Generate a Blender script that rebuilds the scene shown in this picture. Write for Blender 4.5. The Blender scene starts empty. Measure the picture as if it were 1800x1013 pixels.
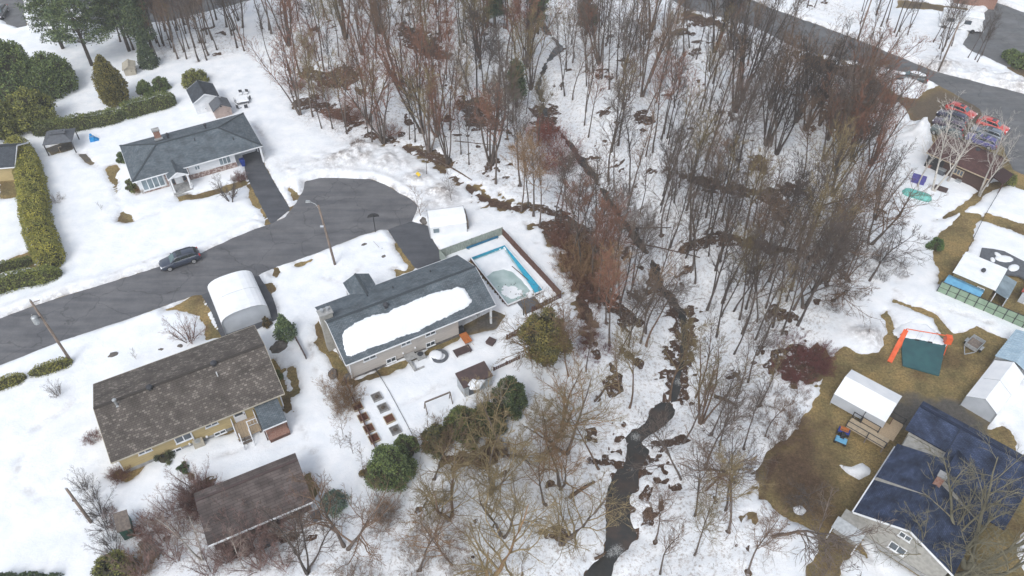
import bpy, math, random
import numpy as np
from mathutils import Vector, Matrix
R = math.radians
sc = bpy.context.scene
COL = sc.collection
# ---------------------------------------------------------------- camera
CAM_H, PITCH, FPX = 64.0, R(44.45), 1361.0
cd = bpy.data.cameras.new('camera'); cam = bpy.data.objects.new('camera', cd); COL.objects.link(cam)
cd.sensor_width = 36; cd.lens = FPX / 1800 * 36; cd.clip_start = 1; cd.clip_end = 3000
cam.location = (0, 0, CAM_H); cam.rotation_euler = (math.pi / 2 - PITCH, 0, 0)
sc.camera = cam
# ---------------------------------------------------------------- overcast sky, soft sun, exposure
SUN_EL, SUN_AZ = R(48), R(205)
w = bpy.data.worlds.new('World'); sc.world = w; w.use_nodes = True
nt = w.node_tree; nt.nodes.clear()
sky = nt.nodes.new('ShaderNodeTexSky'); sky.sky_type = 'NISHITA'; sky.sun_disc = False
sky.sun_elevation = SUN_EL; sky.sun_rotation = SUN_AZ; sky.dust_density = 1.5; sky.air_density = 1.0; sky.ozone_density = 1.0
hs = nt.nodes.new('ShaderNodeHueSaturation'); hs.inputs['Saturation'].default_value = 0.38
bg = nt.nodes.new('ShaderNodeBackground'); bg.inputs['Strength'].default_value = 0.15
ow = nt.nodes.new('ShaderNodeOutputWorld')
nt.links.new(sky.outputs[0], hs.inputs['Color']); nt.links.new(hs.outputs[0], bg.inputs['Color']); nt.links.new(bg.outputs[0], ow.inputs[0])
sl = bpy.data.lights.new('sun', 'SUN'); sl.energy = 0.9; sl.angle = R(25); sl.color = (1, 0.99, 0.97)
so = bpy.data.objects.new('sun', sl); COL.objects.link(so)
so.rotation_euler = (math.pi / 2 - SUN_EL, 0, math.pi - SUN_AZ)
vs = sc.view_settings; vs.view_transform = 'Standard'; vs.look = 'None'; vs.gamma = 1; vs.use_curve_mapping = False
vs.exposure = 0.78
sc.render.engine = 'CYCLES'
sc.cycles.max_bounces = 6; sc.cycles.diffuse_bounces = 3; sc.cycles.glossy_bounces = 2; sc.cycles.transparent_max_bounces = 8
sc.cycles.volume_bounces = 1
sc.cycles.use_denoising = True; sc.cycles.denoiser = 'OPENIMAGEDENOISE'; sc.cycles.denoising_input_passes = 'RGB_ALBEDO_NORMAL'; sc.cycles.denoising_prefilter = 'ACCURATE'

# ---------------------------------------------------------------- where a pixel of the photograph meets the place
CP, SP = math.cos(PITCH), math.sin(PITCH)
def ray(px, py):
    x = np.asarray(px, float) - 900; y = -(np.asarray(py, float) - 506.5)
    return np.stack([x, FPX * CP + y * SP, -FPX * SP + y * CP], -1)
def atz(px, py, z=0.0):
    d = ray(px, py); t = (CAM_H - z) / -d[..., 2]
    return np.stack([d[..., 0] * t, d[..., 1] * t], -1)

_tab = {}
def vnoise(x, y, seed=0):
    if seed not in _tab: _tab[seed] = np.random.default_rng(seed + 11).random((256, 256))
    T = _tab[seed]; xi = np.floor(x).astype(int); yi = np.floor(y).astype(int)
    fx = x - xi; fy = y - yi; fx = fx * fx * (3 - 2 * fx); fy = fy * fy * (3 - 2 * fy)
    a = T[xi & 255, yi & 255]; b = T[(xi + 1) & 255, yi & 255]; c = T[xi & 255, (yi + 1) & 255]; d = T[(xi + 1) & 255, (yi + 1) & 255]
    return (a * (1 - fx) + b * fx) * (1 - fy) + (c * (1 - fx) + d * fx) * fy * 1.0
def fbm(x, y, seed=0, o=3):
    s = 0; a = 0.5; t = 0
    for i in range(o):
        s = s + a * vnoise(x * 2 ** i + 7.3 * i, y * 2 ** i + 3.1 * i, seed + i); t += a; a *= 0.5
    return s / t - 0.5
def sstep(a, b, x):
    t = np.clip((x - a) / (b - a), 0, 1); return t * t * (3 - 2 * t)

CREEK_PX = [(955,-40),(955,45),(985,80),(960,110),(945,150),(960,200),(1000,250),(1030,290),(1058,330),(1090,380),(1125,425),(1145,455),
            (1160,500),(1200,550),(1205,600),(1195,650),(1185,700),(1160,735),(1120,775),(1110,820),(1095,850),(1085,900),(1080,960),(1050,1010),(1000,1080),(980,1160)]
BED = -3.0
CREEK = atz([p[0] for p in CREEK_PX], [p[1] for p in CREEK_PX], BED)
def dline(P, L):
    P = np.asarray(P, float); d = np.full(P.shape[:-1], 1e9)
    for a, b in zip(L[:-1], L[1:]):
        ab = b - a; t = np.clip(((P - a) @ ab) / (ab @ ab), 0, 1)
        d = np.minimum(d, np.linalg.norm(P - (a + t[..., None] * ab), axis=-1))
    return d
def hgt(P):
    """height of the bare terrain: a shallow ravine along the creek, level gardens on both sides"""
    P = np.asarray(P, float); d = dline(P, CREEK)
    w_ = 1 - sstep(7, 13, d)
    h = BED * (1 - sstep(2.0, 11.5, d))
    return h + w_ * 0.55 * fbm(P[..., 0] / 3.5, P[..., 1] / 3.5, 5, 3)
def gnd(px, py):
    """world points where pixels meet the terrain"""
    z = np.zeros(np.shape(px))
    for _ in range(14):
        P = atz(px, py, z); z = 0.5 * z + 0.5 * hgt(P)
    return P
def g1(px, py):
    p = gnd(np.array([px]), np.array([py]))[0]; return Vector((p[0], p[1], float(hgt(p))))
def gpoly(pts):
    a = np.array(pts, float); return gnd(a[:, 0], a[:, 1])
def top_h(bx, by, tx, ty):
    """height of an upright whose foot shows at (bx,by) and whose top shows at (tx,ty)"""
    b = g1(bx, by); d = ray(tx, ty); t = (b.y) / d[1]
    return CAM_H + d[2] * t - b.z

# ---------------------------------------------------------------- materials
MATS = {}
def _out(m):
    nt = m.node_tree; return nt, nt.nodes['Principled BSDF']
def mat(name, c1, c2=None, scale=3.0, rough=0.8, bump=0.0, bscale=None, metal=0.0, detail=4, coord='Object', stretch=None, spec=0.3, contrast=(0.35, 0.65)):
    if name in MATS: return MATS[name]
    m = bpy.data.materials.new(name); m.use_nodes = True; nt, p = _out(m)
    p.inputs['Roughness'].default_value = rough; p.inputs['Metallic'].default_value = metal
    p.inputs['Specular IOR Level'].default_value = spec
    tc = nt.nodes.new('ShaderNodeTexCoord'); src = tc.outputs[coord]
    if stretch:
        mp = nt.nodes.new('ShaderNodeMapping'); mp.inputs['Scale'].default_value = stretch
        nt.links.new(src, mp.inputs[0]); src = mp.outputs[0]
    if c2 is None: c2 = tuple(v * 0.8 for v in c1)
    n = nt.nodes.new('ShaderNodeTexNoise'); n.inputs['Scale'].default_value = scale; n.inputs['Detail'].default_value = detail
    nt.links.new(src, n.inputs['Vector'])
    r = nt.nodes.new('ShaderNodeValToRGB'); r.color_ramp.elements[0].position = contrast[0]; r.color_ramp.elements[1].position = contrast[1]
    r.color_ramp.elements[0].color = (*c1, 1); r.color_ramp.elements[1].color = (*c2, 1)
    nt.links.new(n.outputs[0], r.inputs[0]); nt.links.new(r.outputs[0], p.inputs['Base Color'])
    if bump:
        n2 = nt.nodes.new('ShaderNodeTexNoise'); n2.inputs['Scale'].default_value = bscale or scale * 4; n2.inputs['Detail'].default_value = 3
        nt.links.new(src, n2.inputs['Vector'])
        b = nt.nodes.new('ShaderNodeBump'); b.inputs['Strength'].default_value = bump; b.inputs['Distance'].default_value = 0.05
        nt.links.new(n2.outputs[0], b.inputs['Height']); nt.links.new(b.outputs[0], p.inputs['Normal'])
    MATS[name] = m; return m
def shingle(name, c1, c2, mortar, bw=0.33, rh=0.14, bias=0.0, blotch=0.25):
    """asphalt shingles laid in courses; uv is in metres along and up the slope"""
    m = bpy.data.materials.new(name); m.use_nodes = True; nt, p = _out(m); p.inputs['Roughness'].default_value = 0.9; p.inputs['Specular IOR Level'].default_value = 0.2
    uv = nt.nodes.new('ShaderNodeUVMap')
    b = nt.nodes.new('ShaderNodeTexBrick'); b.inputs['Scale'].default_value = 1.0; b.offset = 0.37
    b.inputs['Brick Width'].default_value = bw; b.inputs['Row Height'].default_value = rh; b.inputs['Mortar Size'].default_value = 0.018; b.inputs['Bias'].default_value = bias
    b.inputs['Color1'].default_value = (*c1, 1); b.inputs['Color2'].default_value = (*c2, 1); b.inputs['Mortar'].default_value = (*mortar, 1)
    nt.links.new(uv.outputs[0], b.inputs['Vector'])
    n = nt.nodes.new('ShaderNodeTexNoise'); n.inputs['Scale'].default_value = 0.7; n.inputs['Detail'].default_value = 6
    nt.links.new(uv.outputs[0], n.inputs['Vector'])
    mx = nt.nodes.new('ShaderNodeMix'); mx.data_type = 'RGBA'; mx.blend_type = 'MULTIPLY'; mx.inputs['Factor'].default_value = 1
    rp = nt.nodes.new('ShaderNodeMapRange'); rp.inputs['From Min'].default_value = 0.3; rp.inputs['From Max'].default_value = 0.7
    rp.inputs['To Min'].default_value = 1 - blotch; rp.inputs['To Max'].default_value = 1 + blotch
    nt.links.new(n.outputs[0], rp.inputs[0]); nt.links.new(b.outputs[0], mx.inputs['A']); nt.links.new(rp.outputs[0], mx.inputs['B'])
    nt.links.new(mx.outputs['Result'], p.inputs['Base Color'])
    bp = nt.nodes.new('ShaderNodeBump'); bp.inputs['Strength'].default_value = 0.4; bp.inputs['Distance'].default_value = 0.02
    nt.links.new(b.outputs['Fac'], bp.inputs['Height']); bp.invert = True; nt.links.new(bp.outputs[0], p.inputs['Normal'])
    MATS[name] = m; return m
def bark(name, k=1.0):
    """bark and twigs: the colour is the tree's own (object colour), mottled"""
    m = bpy.data.materials.new(name); m.use_nodes = True; nt, p = _out(m); p.inputs['Roughness'].default_value = 0.9; p.inputs['Specular IOR Level'].default_value = 0.2
    oi = nt.nodes.new('ShaderNodeObjectInfo'); tc = nt.nodes.new('ShaderNodeTexCoord')
    n = nt.nodes.new('ShaderNodeTexNoise'); n.inputs['Scale'].default_value = 1.6; n.inputs['Detail'].default_value = 5
    nt.links.new(tc.outputs['Object'], n.inputs['Vector'])
    rp = nt.nodes.new('ShaderNodeMapRange'); rp.inputs['From Min'].default_value = 0.3; rp.inputs['From Max'].default_value = 0.7; rp.inputs['To Min'].default_value = 0.65 * k; rp.inputs['To Max'].default_value = 1.35 * k
    mx = nt.nodes.new('ShaderNodeVectorMath'); mx.operation = 'SCALE'
    nt.links.new(n.outputs[0], rp.inputs[0]); nt.links.new(oi.outputs['Color'], mx.inputs[0]); nt.links.new(rp.outputs[0], mx.inputs['Scale']); nt.links.new(mx.outputs[0], p.inputs['Base Color'])
    MATS[name] = m; return m
def leafmat(name):
    """evergreen sprays: object colour, each spray a little different, some yellowed"""
    m = bpy.data.materials.new(name); m.use_nodes = True; nt, p = _out(m); p.inputs['Roughness'].default_value = 0.7; p.inputs['Specular IOR Level'].default_value = 0.2
    oi = nt.nodes.new('ShaderNodeObjectInfo'); ge = nt.nodes.new('ShaderNodeNewGeometry'); tc = nt.nodes.new('ShaderNodeTexCoord')
    n = nt.nodes.new('ShaderNodeTexNoise'); n.inputs['Scale'].default_value = 0.9; n.inputs['Detail'].default_value = 4
    nt.links.new(tc.outputs['Object'], n.inputs['Vector'])
    ad = nt.nodes.new('ShaderNodeMath'); ad.operation = 'MULTIPLY_ADD'; ad.inputs[1].default_value = 0.5
    nt.links.new(ge.outputs['Random Per Island'], ad.inputs[0]); nt.links.new(n.outputs[0], ad.inputs[2])
    rp = nt.nodes.new('ShaderNodeValToRGB'); e = rp.color_ramp.elements
    e[0].position = 0.4; e[0].color = (0.45, 0.55, 0.55, 1); e[1].position = 1.0; e[1].color = (2.1, 1.95, 1.25, 1)
    k = e.new(0.75); k.color = (1.25, 1.25, 1.2, 1)
    nt.links.new(ad.outputs[0], rp.inputs[0])
    mx = nt.nodes.new('ShaderNodeMix'); mx.data_type = 'RGBA'; mx.blend_type = 'MULTIPLY'; mx.inputs['Factor'].default_value = 1
    nt.links.new(oi.outputs['Color'], mx.inputs['A']); nt.links.new(rp.outputs[0], mx.inputs['B']); nt.links.new(mx.outputs['Result'], p.inputs['Base Color'])
    MATS[name] = m; return m
M = MATS
mat('white_siding', (0.72,0.73,0.74), (0.62,0.64,0.66), 1.5, 0.6, stretch=(1,1,6))
mat('white_trim', (0.78,0.79,0.80), (0.66,0.68,0.70), 2, 0.5)
mat('yellow_siding', (0.46,0.36,0.18), (0.38,0.30,0.155), 1.2, 0.7, stretch=(1,1,8))
mat('beige_siding', (0.50,0.46,0.42), (0.42,0.39,0.36), 1.2, 0.7, stretch=(1,1,8))
mat('stucco', (0.36,0.35,0.32), (0.27,0.265,0.245), 2.5, 0.9, 0.3)
mat('stone_veneer', (0.20,0.13,0.11), (0.42,0.36,0.33), 3.2, 0.85, 0.5, 6, contrast=(0.47,0.55))
mat('brick_red', (0.23,0.10,0.07), (0.30,0.20,0.16), 8, 0.9)
mat('brown_siding', (0.085,0.05,0.04), (0.055,0.035,0.03), 2, 0.8, stretch=(1,1,8))
mat('concrete', (0.36,0.36,0.35), (0.24,0.24,0.235), 3, 0.9, 0.2)
mat('concrete_dark', (0.17,0.16,0.15), (0.10,0.095,0.09), 3, 0.9, 0.2)
mat('glass_dark', (0.035,0.045,0.055), (0.09,0.11,0.13), 0.8, 0.12, spec=0.6)
mat('glass_pale', (0.22,0.28,0.31), (0.12,0.16,0.18), 0.9, 0.15, spec=0.6)
mat('black_metal', (0.025,0.025,0.028), (0.04,0.04,0.042), 4, 0.5)
mat('dark_plastic', (0.03,0.033,0.04), (0.05,0.052,0.06), 4, 0.55)
mat('galvanised', (0.45,0.47,0.48), (0.33,0.35,0.36), 4, 0.4, metal=0.4)
mat('wood_weathered', (0.22,0.18,0.15), (0.13,0.11,0.095), 5, 0.9, stretch=(1,1,0.3))
mat('pole_wood', (0.27,0.21,0.17), (0.15,0.12,0.10), 3, 0.9, stretch=(3,3,0.4))
mat('wood_brown', (0.13,0.065,0.05), (0.085,0.045,0.035), 4, 0.85)
mat('wood_deck', (0.42,0.32,0.21), (0.31,0.24,0.16), 4, 0.8, stretch=(6,1,1))
mat('wood_pale', (0.45,0.36,0.25), (0.34,0.28,0.2), 4, 0.8)
mat('shelter_vinyl', (0.80,0.81,0.82), (0.72,0.74,0.76), 0.8, 0.45)
mat('shelter_vinyl_grey', (0.50,0.53,0.57), (0.42,0.45,0.49), 0.8, 0.45)
mat('roof_metal_blue', (0.42,0.53,0.60), (0.33,0.44,0.52), 1.5, 0.4, metal=0.2)
mat('tarp_blue', (0.14,0.36,0.52), (0.10,0.28,0.44), 2, 0.5)
mat('pool_liner', (0.02,0.33,0.47), (0.03,0.25,0.38), 2, 0.4)
mat('cover_roll', (0.01,0.10,0.19), (0.02,0.14,0.25), 5, 0.5)
mat('pool_ice', (0.30,0.40,0.385), (0.44,0.53,0.52), 0.8, 0.35, 0.15)
mat('green_board', (0.26,0.35,0.25), (0.20,0.28,0.20), 1.5, 0.6)
mat('grey_board', (0.33,0.37,0.33), (0.22,0.26,0.23), 2, 0.8, stretch=(3,3,1))
mat('soil_red', (0.12,0.045,0.025), (0.07,0.03,0.02), 6, 0.95, 0.4)
mat('soil_dark', (0.06,0.045,0.035), (0.09,0.075,0.06), 6, 0.95, 0.4)
mat('orange_plastic', (0.72,0.13,0.045), (0.60,0.10,0.035), 2, 0.5)
mat('rust_orange', (0.45,0.15,0.04), (0.32,0.10,0.03), 4, 0.7)
mat('mat_green', (0.035,0.11,0.115), (0.028,0.085,0.095), 1.2, 0.6)
mat('bin_blue', (0.015,0.045,0.25), (0.012,0.035,0.2), 3, 0.45)
mat('toy_blue', (0.01,0.28,0.60), (0.01,0.2,0.5), 3, 0.4)
mat('canoe_turquoise', (0.16,0.48,0.42), (0.12,0.38,0.35), 2, 0.45)
mat('purple_tarp', (0.10,0.09,0.32), (0.07,0.065,0.24), 3, 0.6)
mat('rubber', (0.018,0.018,0.02), (0.03,0.03,0.032), 5, 0.85)
mat('sign_yellow', (0.75,0.52,0.03), (0.65,0.45,0.03), 4, 0.5)
mat('rock', (0.16,0.145,0.13), (0.08,0.07,0.065), 2, 0.9, 0.5)
mat('roof_snow', (0.80,0.815,0.83), (0.71,0.735,0.76), 1.2, 0.75, 0.6, 3)
mat('slate_sheet', (0.11,0.12,0.135), (0.085,0.09,0.1), 3, 0.7)
mat('pink_beige', (0.42,0.33,0.29), (0.35,0.28,0.25), 2, 0.8)
mat('tan_board', (0.45,0.41,0.33), (0.36,0.33,0.27), 2, 0.8)
mat('barn_brown', (0.085,0.055,0.052), (0.06,0.042,0.04), 2, 0.7)
mat('olive_board', (0.20,0.16,0.08), (0.15,0.12,0.06), 3, 0.8)
mat('roof_red', (0.40,0.08,0.06), (0.30,0.06,0.05), 3, 0.6)
mat('dark_green_paint', (0.02,0.09,0.06), (0.015,0.06,0.045), 3, 0.6)
shingle('shingle_slate', (0.085,0.108,0.125), (0.15,0.172,0.19), (0.05,0.06,0.068))
shingle('shingle_brown', (0.095,0.082,0.072), (0.36,0.32,0.28), (0.05,0.043,0.038), 0.30, 0.22, -0.62, 0.3)
shingle('shingle_blue', (0.026,0.038,0.074), (0.050,0.068,0.118), (0.016,0.023,0.046), blotch=0.6)
shingle('shingle_maroon', (0.085,0.045,0.042), (0.12,0.065,0.06), (0.05,0.03,0.03))
shingle('shingle_dark', (0.05,0.057,0.07), (0.075,0.085,0.1), (0.03,0.035,0.04))
shingle('roof_brown_metal', (0.085,0.068,0.063), (0.115,0.095,0.088), (0.05,0.038,0.035), 1.1, 0.3, 0.0, 0.45)
bark('bark'); bark('twig'); leafmat('sprays')

# ---------------------------------------------------------------- mesh helpers
class MB:
    def __init__(s): s.v = []; s.f = []; s.uv = {}
    def poly(s, pts, uv=None):
        i = len(s.v); s.v += [tuple(p) for p in pts]; s.f.append(tuple(range(i, i + len(pts))))
        if uv: s.uv[len(s.f) - 1] = uv
        return s
    def hexa(s, b, t):
        """a solid between two equal rings of points (bottom b, top t)"""
        n = len(b); i = len(s.v); s.v += [tuple(p) for p in b] + [tuple(p) for p in t]
        s.f.append(tuple(i + k for k in reversed(range(n)))); s.f.append(tuple(i + n + k for k in range(n)))
        for k in range(n): s.f.append((i + k, i + (k + 1) % n, i + n + (k + 1) % n, i + n + k))
        return s
    def box(s, x0, x1, y0, y1, z0, z1, ch=0.0):
        b = [(x0, y0, z0), (x1, y0, z0), (x1, y1, z0), (x0, y1, z0)]
        t = [(x0 + ch, y0 + ch, z1), (x1 - ch, y0 + ch, z1), (x1 - ch, y1 - ch, z1), (x0 + ch, y1 - ch, z1)]
        return s.hexa(b, t)
    def prism(s, pts, z0, z1): return s.hexa([(p[0], p[1], z0) for p in pts], [(p[0], p[1], z1) for p in pts])
    def tube(s, path, rad, n=6, cap=True):
        path = [Vector(p) for p in path]; rs = rad if isinstance(rad, (list, tuple)) else [rad] * len(path); i0 = len(s.v)
        for k, p in enumerate(path):
            t = (path[min(k + 1, len(path) - 1)] - path[max(k - 1, 0)]).normalized()
            a = t.cross(Vector((0, 0, 1)) if abs(t.z) < 0.95 else Vector((1, 0, 0))).normalized(); b = t.cross(a)
            for j in range(n):
                q = 2 * math.pi * j / n; s.v.append(tuple(p + (a * math.cos(q) + b * math.sin(q)) * rs[k]))
        for k in range(len(path) - 1):
            for j in range(n):
                s.f.append((i0 + k * n + j, i0 + k * n + (j + 1) % n, i0 + (k + 1) * n + (j + 1) % n, i0 + (k + 1) * n + j))
        if cap:
            s.f.append(tuple(i0 + j for j in reversed(range(n)))); e = i0 + (len(path) - 1) * n; s.f.append(tuple(e + j for j in range(n)))
        return s
    def bar(s, p0, p1, wx, wz):
        """a squared bar from p0 to p1"""
        p0, p1 = Vector(p0), Vector(p1); t = (p1 - p0).normalized()
        a = t.cross(Vector((0, 0, 1)) if abs(t.z) < 0.95 else Vector((1, 0, 0))).normalized() * wx / 2; b = t.cross(a.normalized()) * wz / 2
        return s.hexa([p0 - a - b, p0 + a - b, p0 + a + b, p0 - a + b], [p1 - a - b, p1 + a - b, p1 + a + b, p1 - a + b])
    def lathe(s, prof, n=14, c=(0, 0, 0)):
        i0 = len(s.v); m = len(prof)
        for r, z in prof:
            for j in range(n):
                q = 2 * math.pi * j / n; s.v.append((c[0] + r * math.cos(q), c[1] + r * math.sin(q), c[2] + z))
        for k in range(m - 1):
            for j in range(n): s.f.append((i0 + k * n + j, i0 + k * n + (j + 1) % n, i0 + (k + 1) * n + (j + 1) % n, i0 + (k + 1) * n + j))
        s.f.append(tuple(i0 + j for j in reversed(range(n)))); s.f.append(tuple(i0 + (m - 1) * n + j for j in range(n)))
        return s
    def mesh(s, name, m, smooth=False):
        me = bpy.data.meshes.new(name); me.from_pydata(s.v, [], s.f)
        if s.uv:
            ul = me.uv_layers.new(name='UVMap')
            for fi, uv in s.uv.items():
                for k, li in enumerate(me.polygons[fi].loop_indices): ul.data[li].uv = uv[k]
        me.materials.append(M[m] if isinstance(m, str) else m)
        if smooth: me.polygons.foreach_set('use_smooth', [True] * len(me.polygons))
        return me
    def build(s, name, m, parent=None, loc=(0, 0, 0), rz=0.0, smooth=False):
        return link(name, s.mesh(name, m, smooth), parent, loc, rz)
def link(name, me, parent=None, loc=(0, 0, 0), rz=0.0):
    o = bpy.data.objects.new(name, me); COL.objects.link(o); o.parent = parent; o.location = loc; o.rotation_euler = (0, 0, rz); return o
def tag(o, label, cat=None, group=None):
    o['label'] = label
    if cat: o['category'] = cat
    if group: o['group'] = group
    return o
def thing(name, label, cat, loc=(0, 0, 0), rz=0.0, group=None):
    o = bpy.data.objects.new(name, None); COL.objects.link(o); o.location = loc; o.rotation_euler = (0, 0, rz); o.empty_display_size = 0.3
    return tag(o, label, cat, group)
def struct(o, kind='structure'): o['kind'] = kind; return o
def np_mesh(name, V, F, m):
    """big meshes from arrays: F is (n,3) or (n,4)"""
    me = bpy.data.meshes.new(name); V = np.asarray(V, np.float32); F = np.asarray(F, np.int32); k = F.shape[1]
    me.vertices.add(len(V)); me.vertices.foreach_set('co', V.ravel())
    me.loops.add(F.size); me.loops.foreach_set('vertex_index', F.ravel())
    me.polygons.add(len(F)); me.polygons.foreach_set('loop_start', np.arange(0, F.size, k, dtype=np.int32))
    me.polygons.foreach_set('loop_total', np.full(len(F), k, np.int32))
    me.update(calc_edges=True)
    if m: me.materials.append(M[m] if isinstance(m, str) else m)
    return me
def shade_smooth(me): me.polygons.foreach_set('use_smooth', np.ones(len(me.polygons), bool)); me.update()
# ---------------------------------------------------------------- polygons traced over the place
def sdf(P, poly):
    """signed distance, positive inside"""
    out = np.full(len(P), -1e3); lo = poly.min(0) - 4; hi = poly.max(0) + 4
    k = np.where(((P > lo) & (P < hi)).all(1))[0]; Q = P[k]
    if not len(k): return out
    d = np.full(len(Q), 1e9); ins = np.zeros(len(Q), bool)
    for a, b in zip(poly, np.roll(poly, -1, 0)):
        ab = b - a; t = np.clip(((Q - a) @ ab) / max(ab @ ab, 1e-9), 0, 1)
        d = np.minimum(d, np.linalg.norm(Q - (a + t[:, None] * ab), axis=1))
        c = ((a[1] > Q[:, 1]) != (b[1] > Q[:, 1])); xx = (b[0] - a[0]) * (Q[:, 1] - a[1]) / (b[1] - a[1] + 1e-12) + a[0]
        ins ^= c & (Q[:, 0] < xx)
    out[k] = np.where(ins, d, -d); return out
def union(P, polys):
    s = np.full(len(P), -1e3)
    for p in polys: s = np.maximum(s, sdf(P, gpoly(p)))
    return s
ROAD = [[(-90,594),(0,560),(60,538),(150,509),(218,489),(283,468),(355,444),(408,419),(437,407),(477,393),(500,383),(513,367),(523,351),(532,337),(535,319),(561,313),
         (607,313),(649,315),(676,323),(703,340),(727,353),(736,362),(731,374),(724,391),(680,405),(668,404),(633,415),(601,428),(564,443),(489,469),(453,485),
         (400,504),(355,519),(339,521),(283,540),(213,565),(144,588),(75,613),(0,643),(-90,680)]]
ROAD2 = [[(1080,-60),(1200,13),(1290,38),(1320,47),(1400,85),(1536,117),(1581,128),(1648,149),(1720,190),(1760,250),(1780,300),(1860,330),(1900,330),(1900,190),(1800,165),(1736,149),(1640,125),(1507,69),(1395,29),(1320,0),(1230,-60)],
         [(1745,2),(1705,58),(1690,78),(1715,95),(1770,118),(1860,110),(1900,60),(1850,40)],
         [(-60,-60),(38,-60),(41,0),(47,48),(32,51),(0,36),(-60,30)],
         [(150,38),(200,50),(300,38),(420,8),(490,-12),(600,-40),(560,-80),(100,-80)]]
DRIVE = [[(424,262),(458,256),(466,292),(511,368),(476,396),(432,308)],
         [(724,389),(680,403),(700,432),(730,472),(760,478),(790,470),(772,440),(757,415),(754,398)],
         [(353,518),(455,483),(480,522),(490,560),(400,606),(388,592),(372,552)]]
GRAVEL = [[(1520,690),(1580,700),(1650,700),(1690,710),(1740,745),(1720,775),(1640,760),(1600,760),(1540,745)],
          [(138,271),(150,271),(167,287),(160,291),(150,286)],
          [(80,262),(124,246),(130,262),(90,274)],
          [(805,590),(812,572),(868,544),(890,555),(870,580),(850,583),(820,593)]]
GRASS = [[(432,310),(478,394),(465,396),(460,376),(441,358),(438,345),(440,336),(428,322)],
         [(513,366),(525,350),(520,338),(508,330),(514,352)],
         [(313,346),(345,343),(395,328),(430,314),(438,322),(400,339),(370,346),(318,355)],
         [(211,370),(213,388),(222,391),(236,389),(228,378),(215,368)],
         [(185,298),(203,290),(214,297),(204,312),(207,338),(200,330),(194,315)],
         [(339,521),(355,517),(389,592),(360,601),(359,576),(349,557),(331,547),(293,545)],
         [(511,471),(527,461),(553,454),(550,459),(527,469)],
         [(479,470),(492,468),(495,478),(486,489),(476,486)],
         [(466,498),(480,495),(486,512),(478,523),(470,512)],
         [(694,430),(703,431),(731,470),(726,479),(694,489),(694,475),(712,474),(714,466),(704,450)],
         [(550,570),(562,561),(570,583),(583,606),(591,623),(614,655),(628,672),(604,680),(591,664),(585,637),(565,613),(553,594)],
         [(623,668),(700,638),(760,610),(812,588),(808,599),(760,622),(720,640),(700,650),(640,674),(618,682)],
         [(478,634),(490,645),(505,690),(518,722),(500,734),(490,700)],
         [(506,648),(514,641),(524,660),(528,690),(520,693),(510,675)],
         [(203,836),(208,826),(240,815),(300,785),(345,765),(380,755),(410,750),(408,757),(350,776),(302,792),(260,815),(240,835),(222,850)],
         [(532,835),(545,830),(560,860),(552,880),(540,868)],
         [(1485,606),(1512,622),(1547,617),(1560,587),(1557,571),(1548,553),(1560,548),(1576,581),(1600,590),(1640,585),(1653,587),(1640,560),(1613,547),(1566,533),(1571,526),(1640,549),(1661,571),
          (1677,587),(1693,584),(1704,576),(1717,573),(1736,584),(1775,597),(1800,600),(1760,660),(1739,744),(1733,756),(1763,746),(1784,765),(1789,796),(1798,825),(1850,860),(1850,920),(1792,938),(1786,975),(1830,1060),
          (1560,1060),(1535,990),(1505,968),(1495,980),(1478,985),(1462,1060),(1415,1060),(1420,1000),(1442,955),(1438,935),(1410,922),(1370,908),(1340,870),(1330,830),(1345,800),
          (1375,775),(1410,740),(1435,700),(1450,660),(1470,625)],
         [(1640,389),(1665,374),(1700,354),(1720,334),(1757,319),(1766,325),(1730,346),(1705,366),(1665,386)],
         [(1690,372),(1725,377),(1702,440),(1655,482),(1640,465),(1638,440),(1650,415),(1675,390)],
         [(1725,388),(1860,432),(1860,412),(1732,374)],
         [(1648,498),(1655,470),(1690,450),(1860,500),(1860,600),(1760,545),(1700,528)],
         [(1540,145),(1590,172),(1612,172),(1645,150),(1720,180),(1800,230),(1860,260),(1860,360),(1790,330),(1750,290),(1700,250),(1640,270),(1636,232),(1625,213),(1602,218),(1590,195),(1568,190),(1545,178)],
         [(1690,78),(1760,112),(1800,140),(1810,120),(1760,100),(1700,70)],
         [(1580,0),(1700,15),(1690,30),(1640,18),(1575,14)],
         [(0,300),(30,296),(38,345),(0,350)],
         [(0,460),(60,440),(62,470),(0,480)]]
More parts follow.
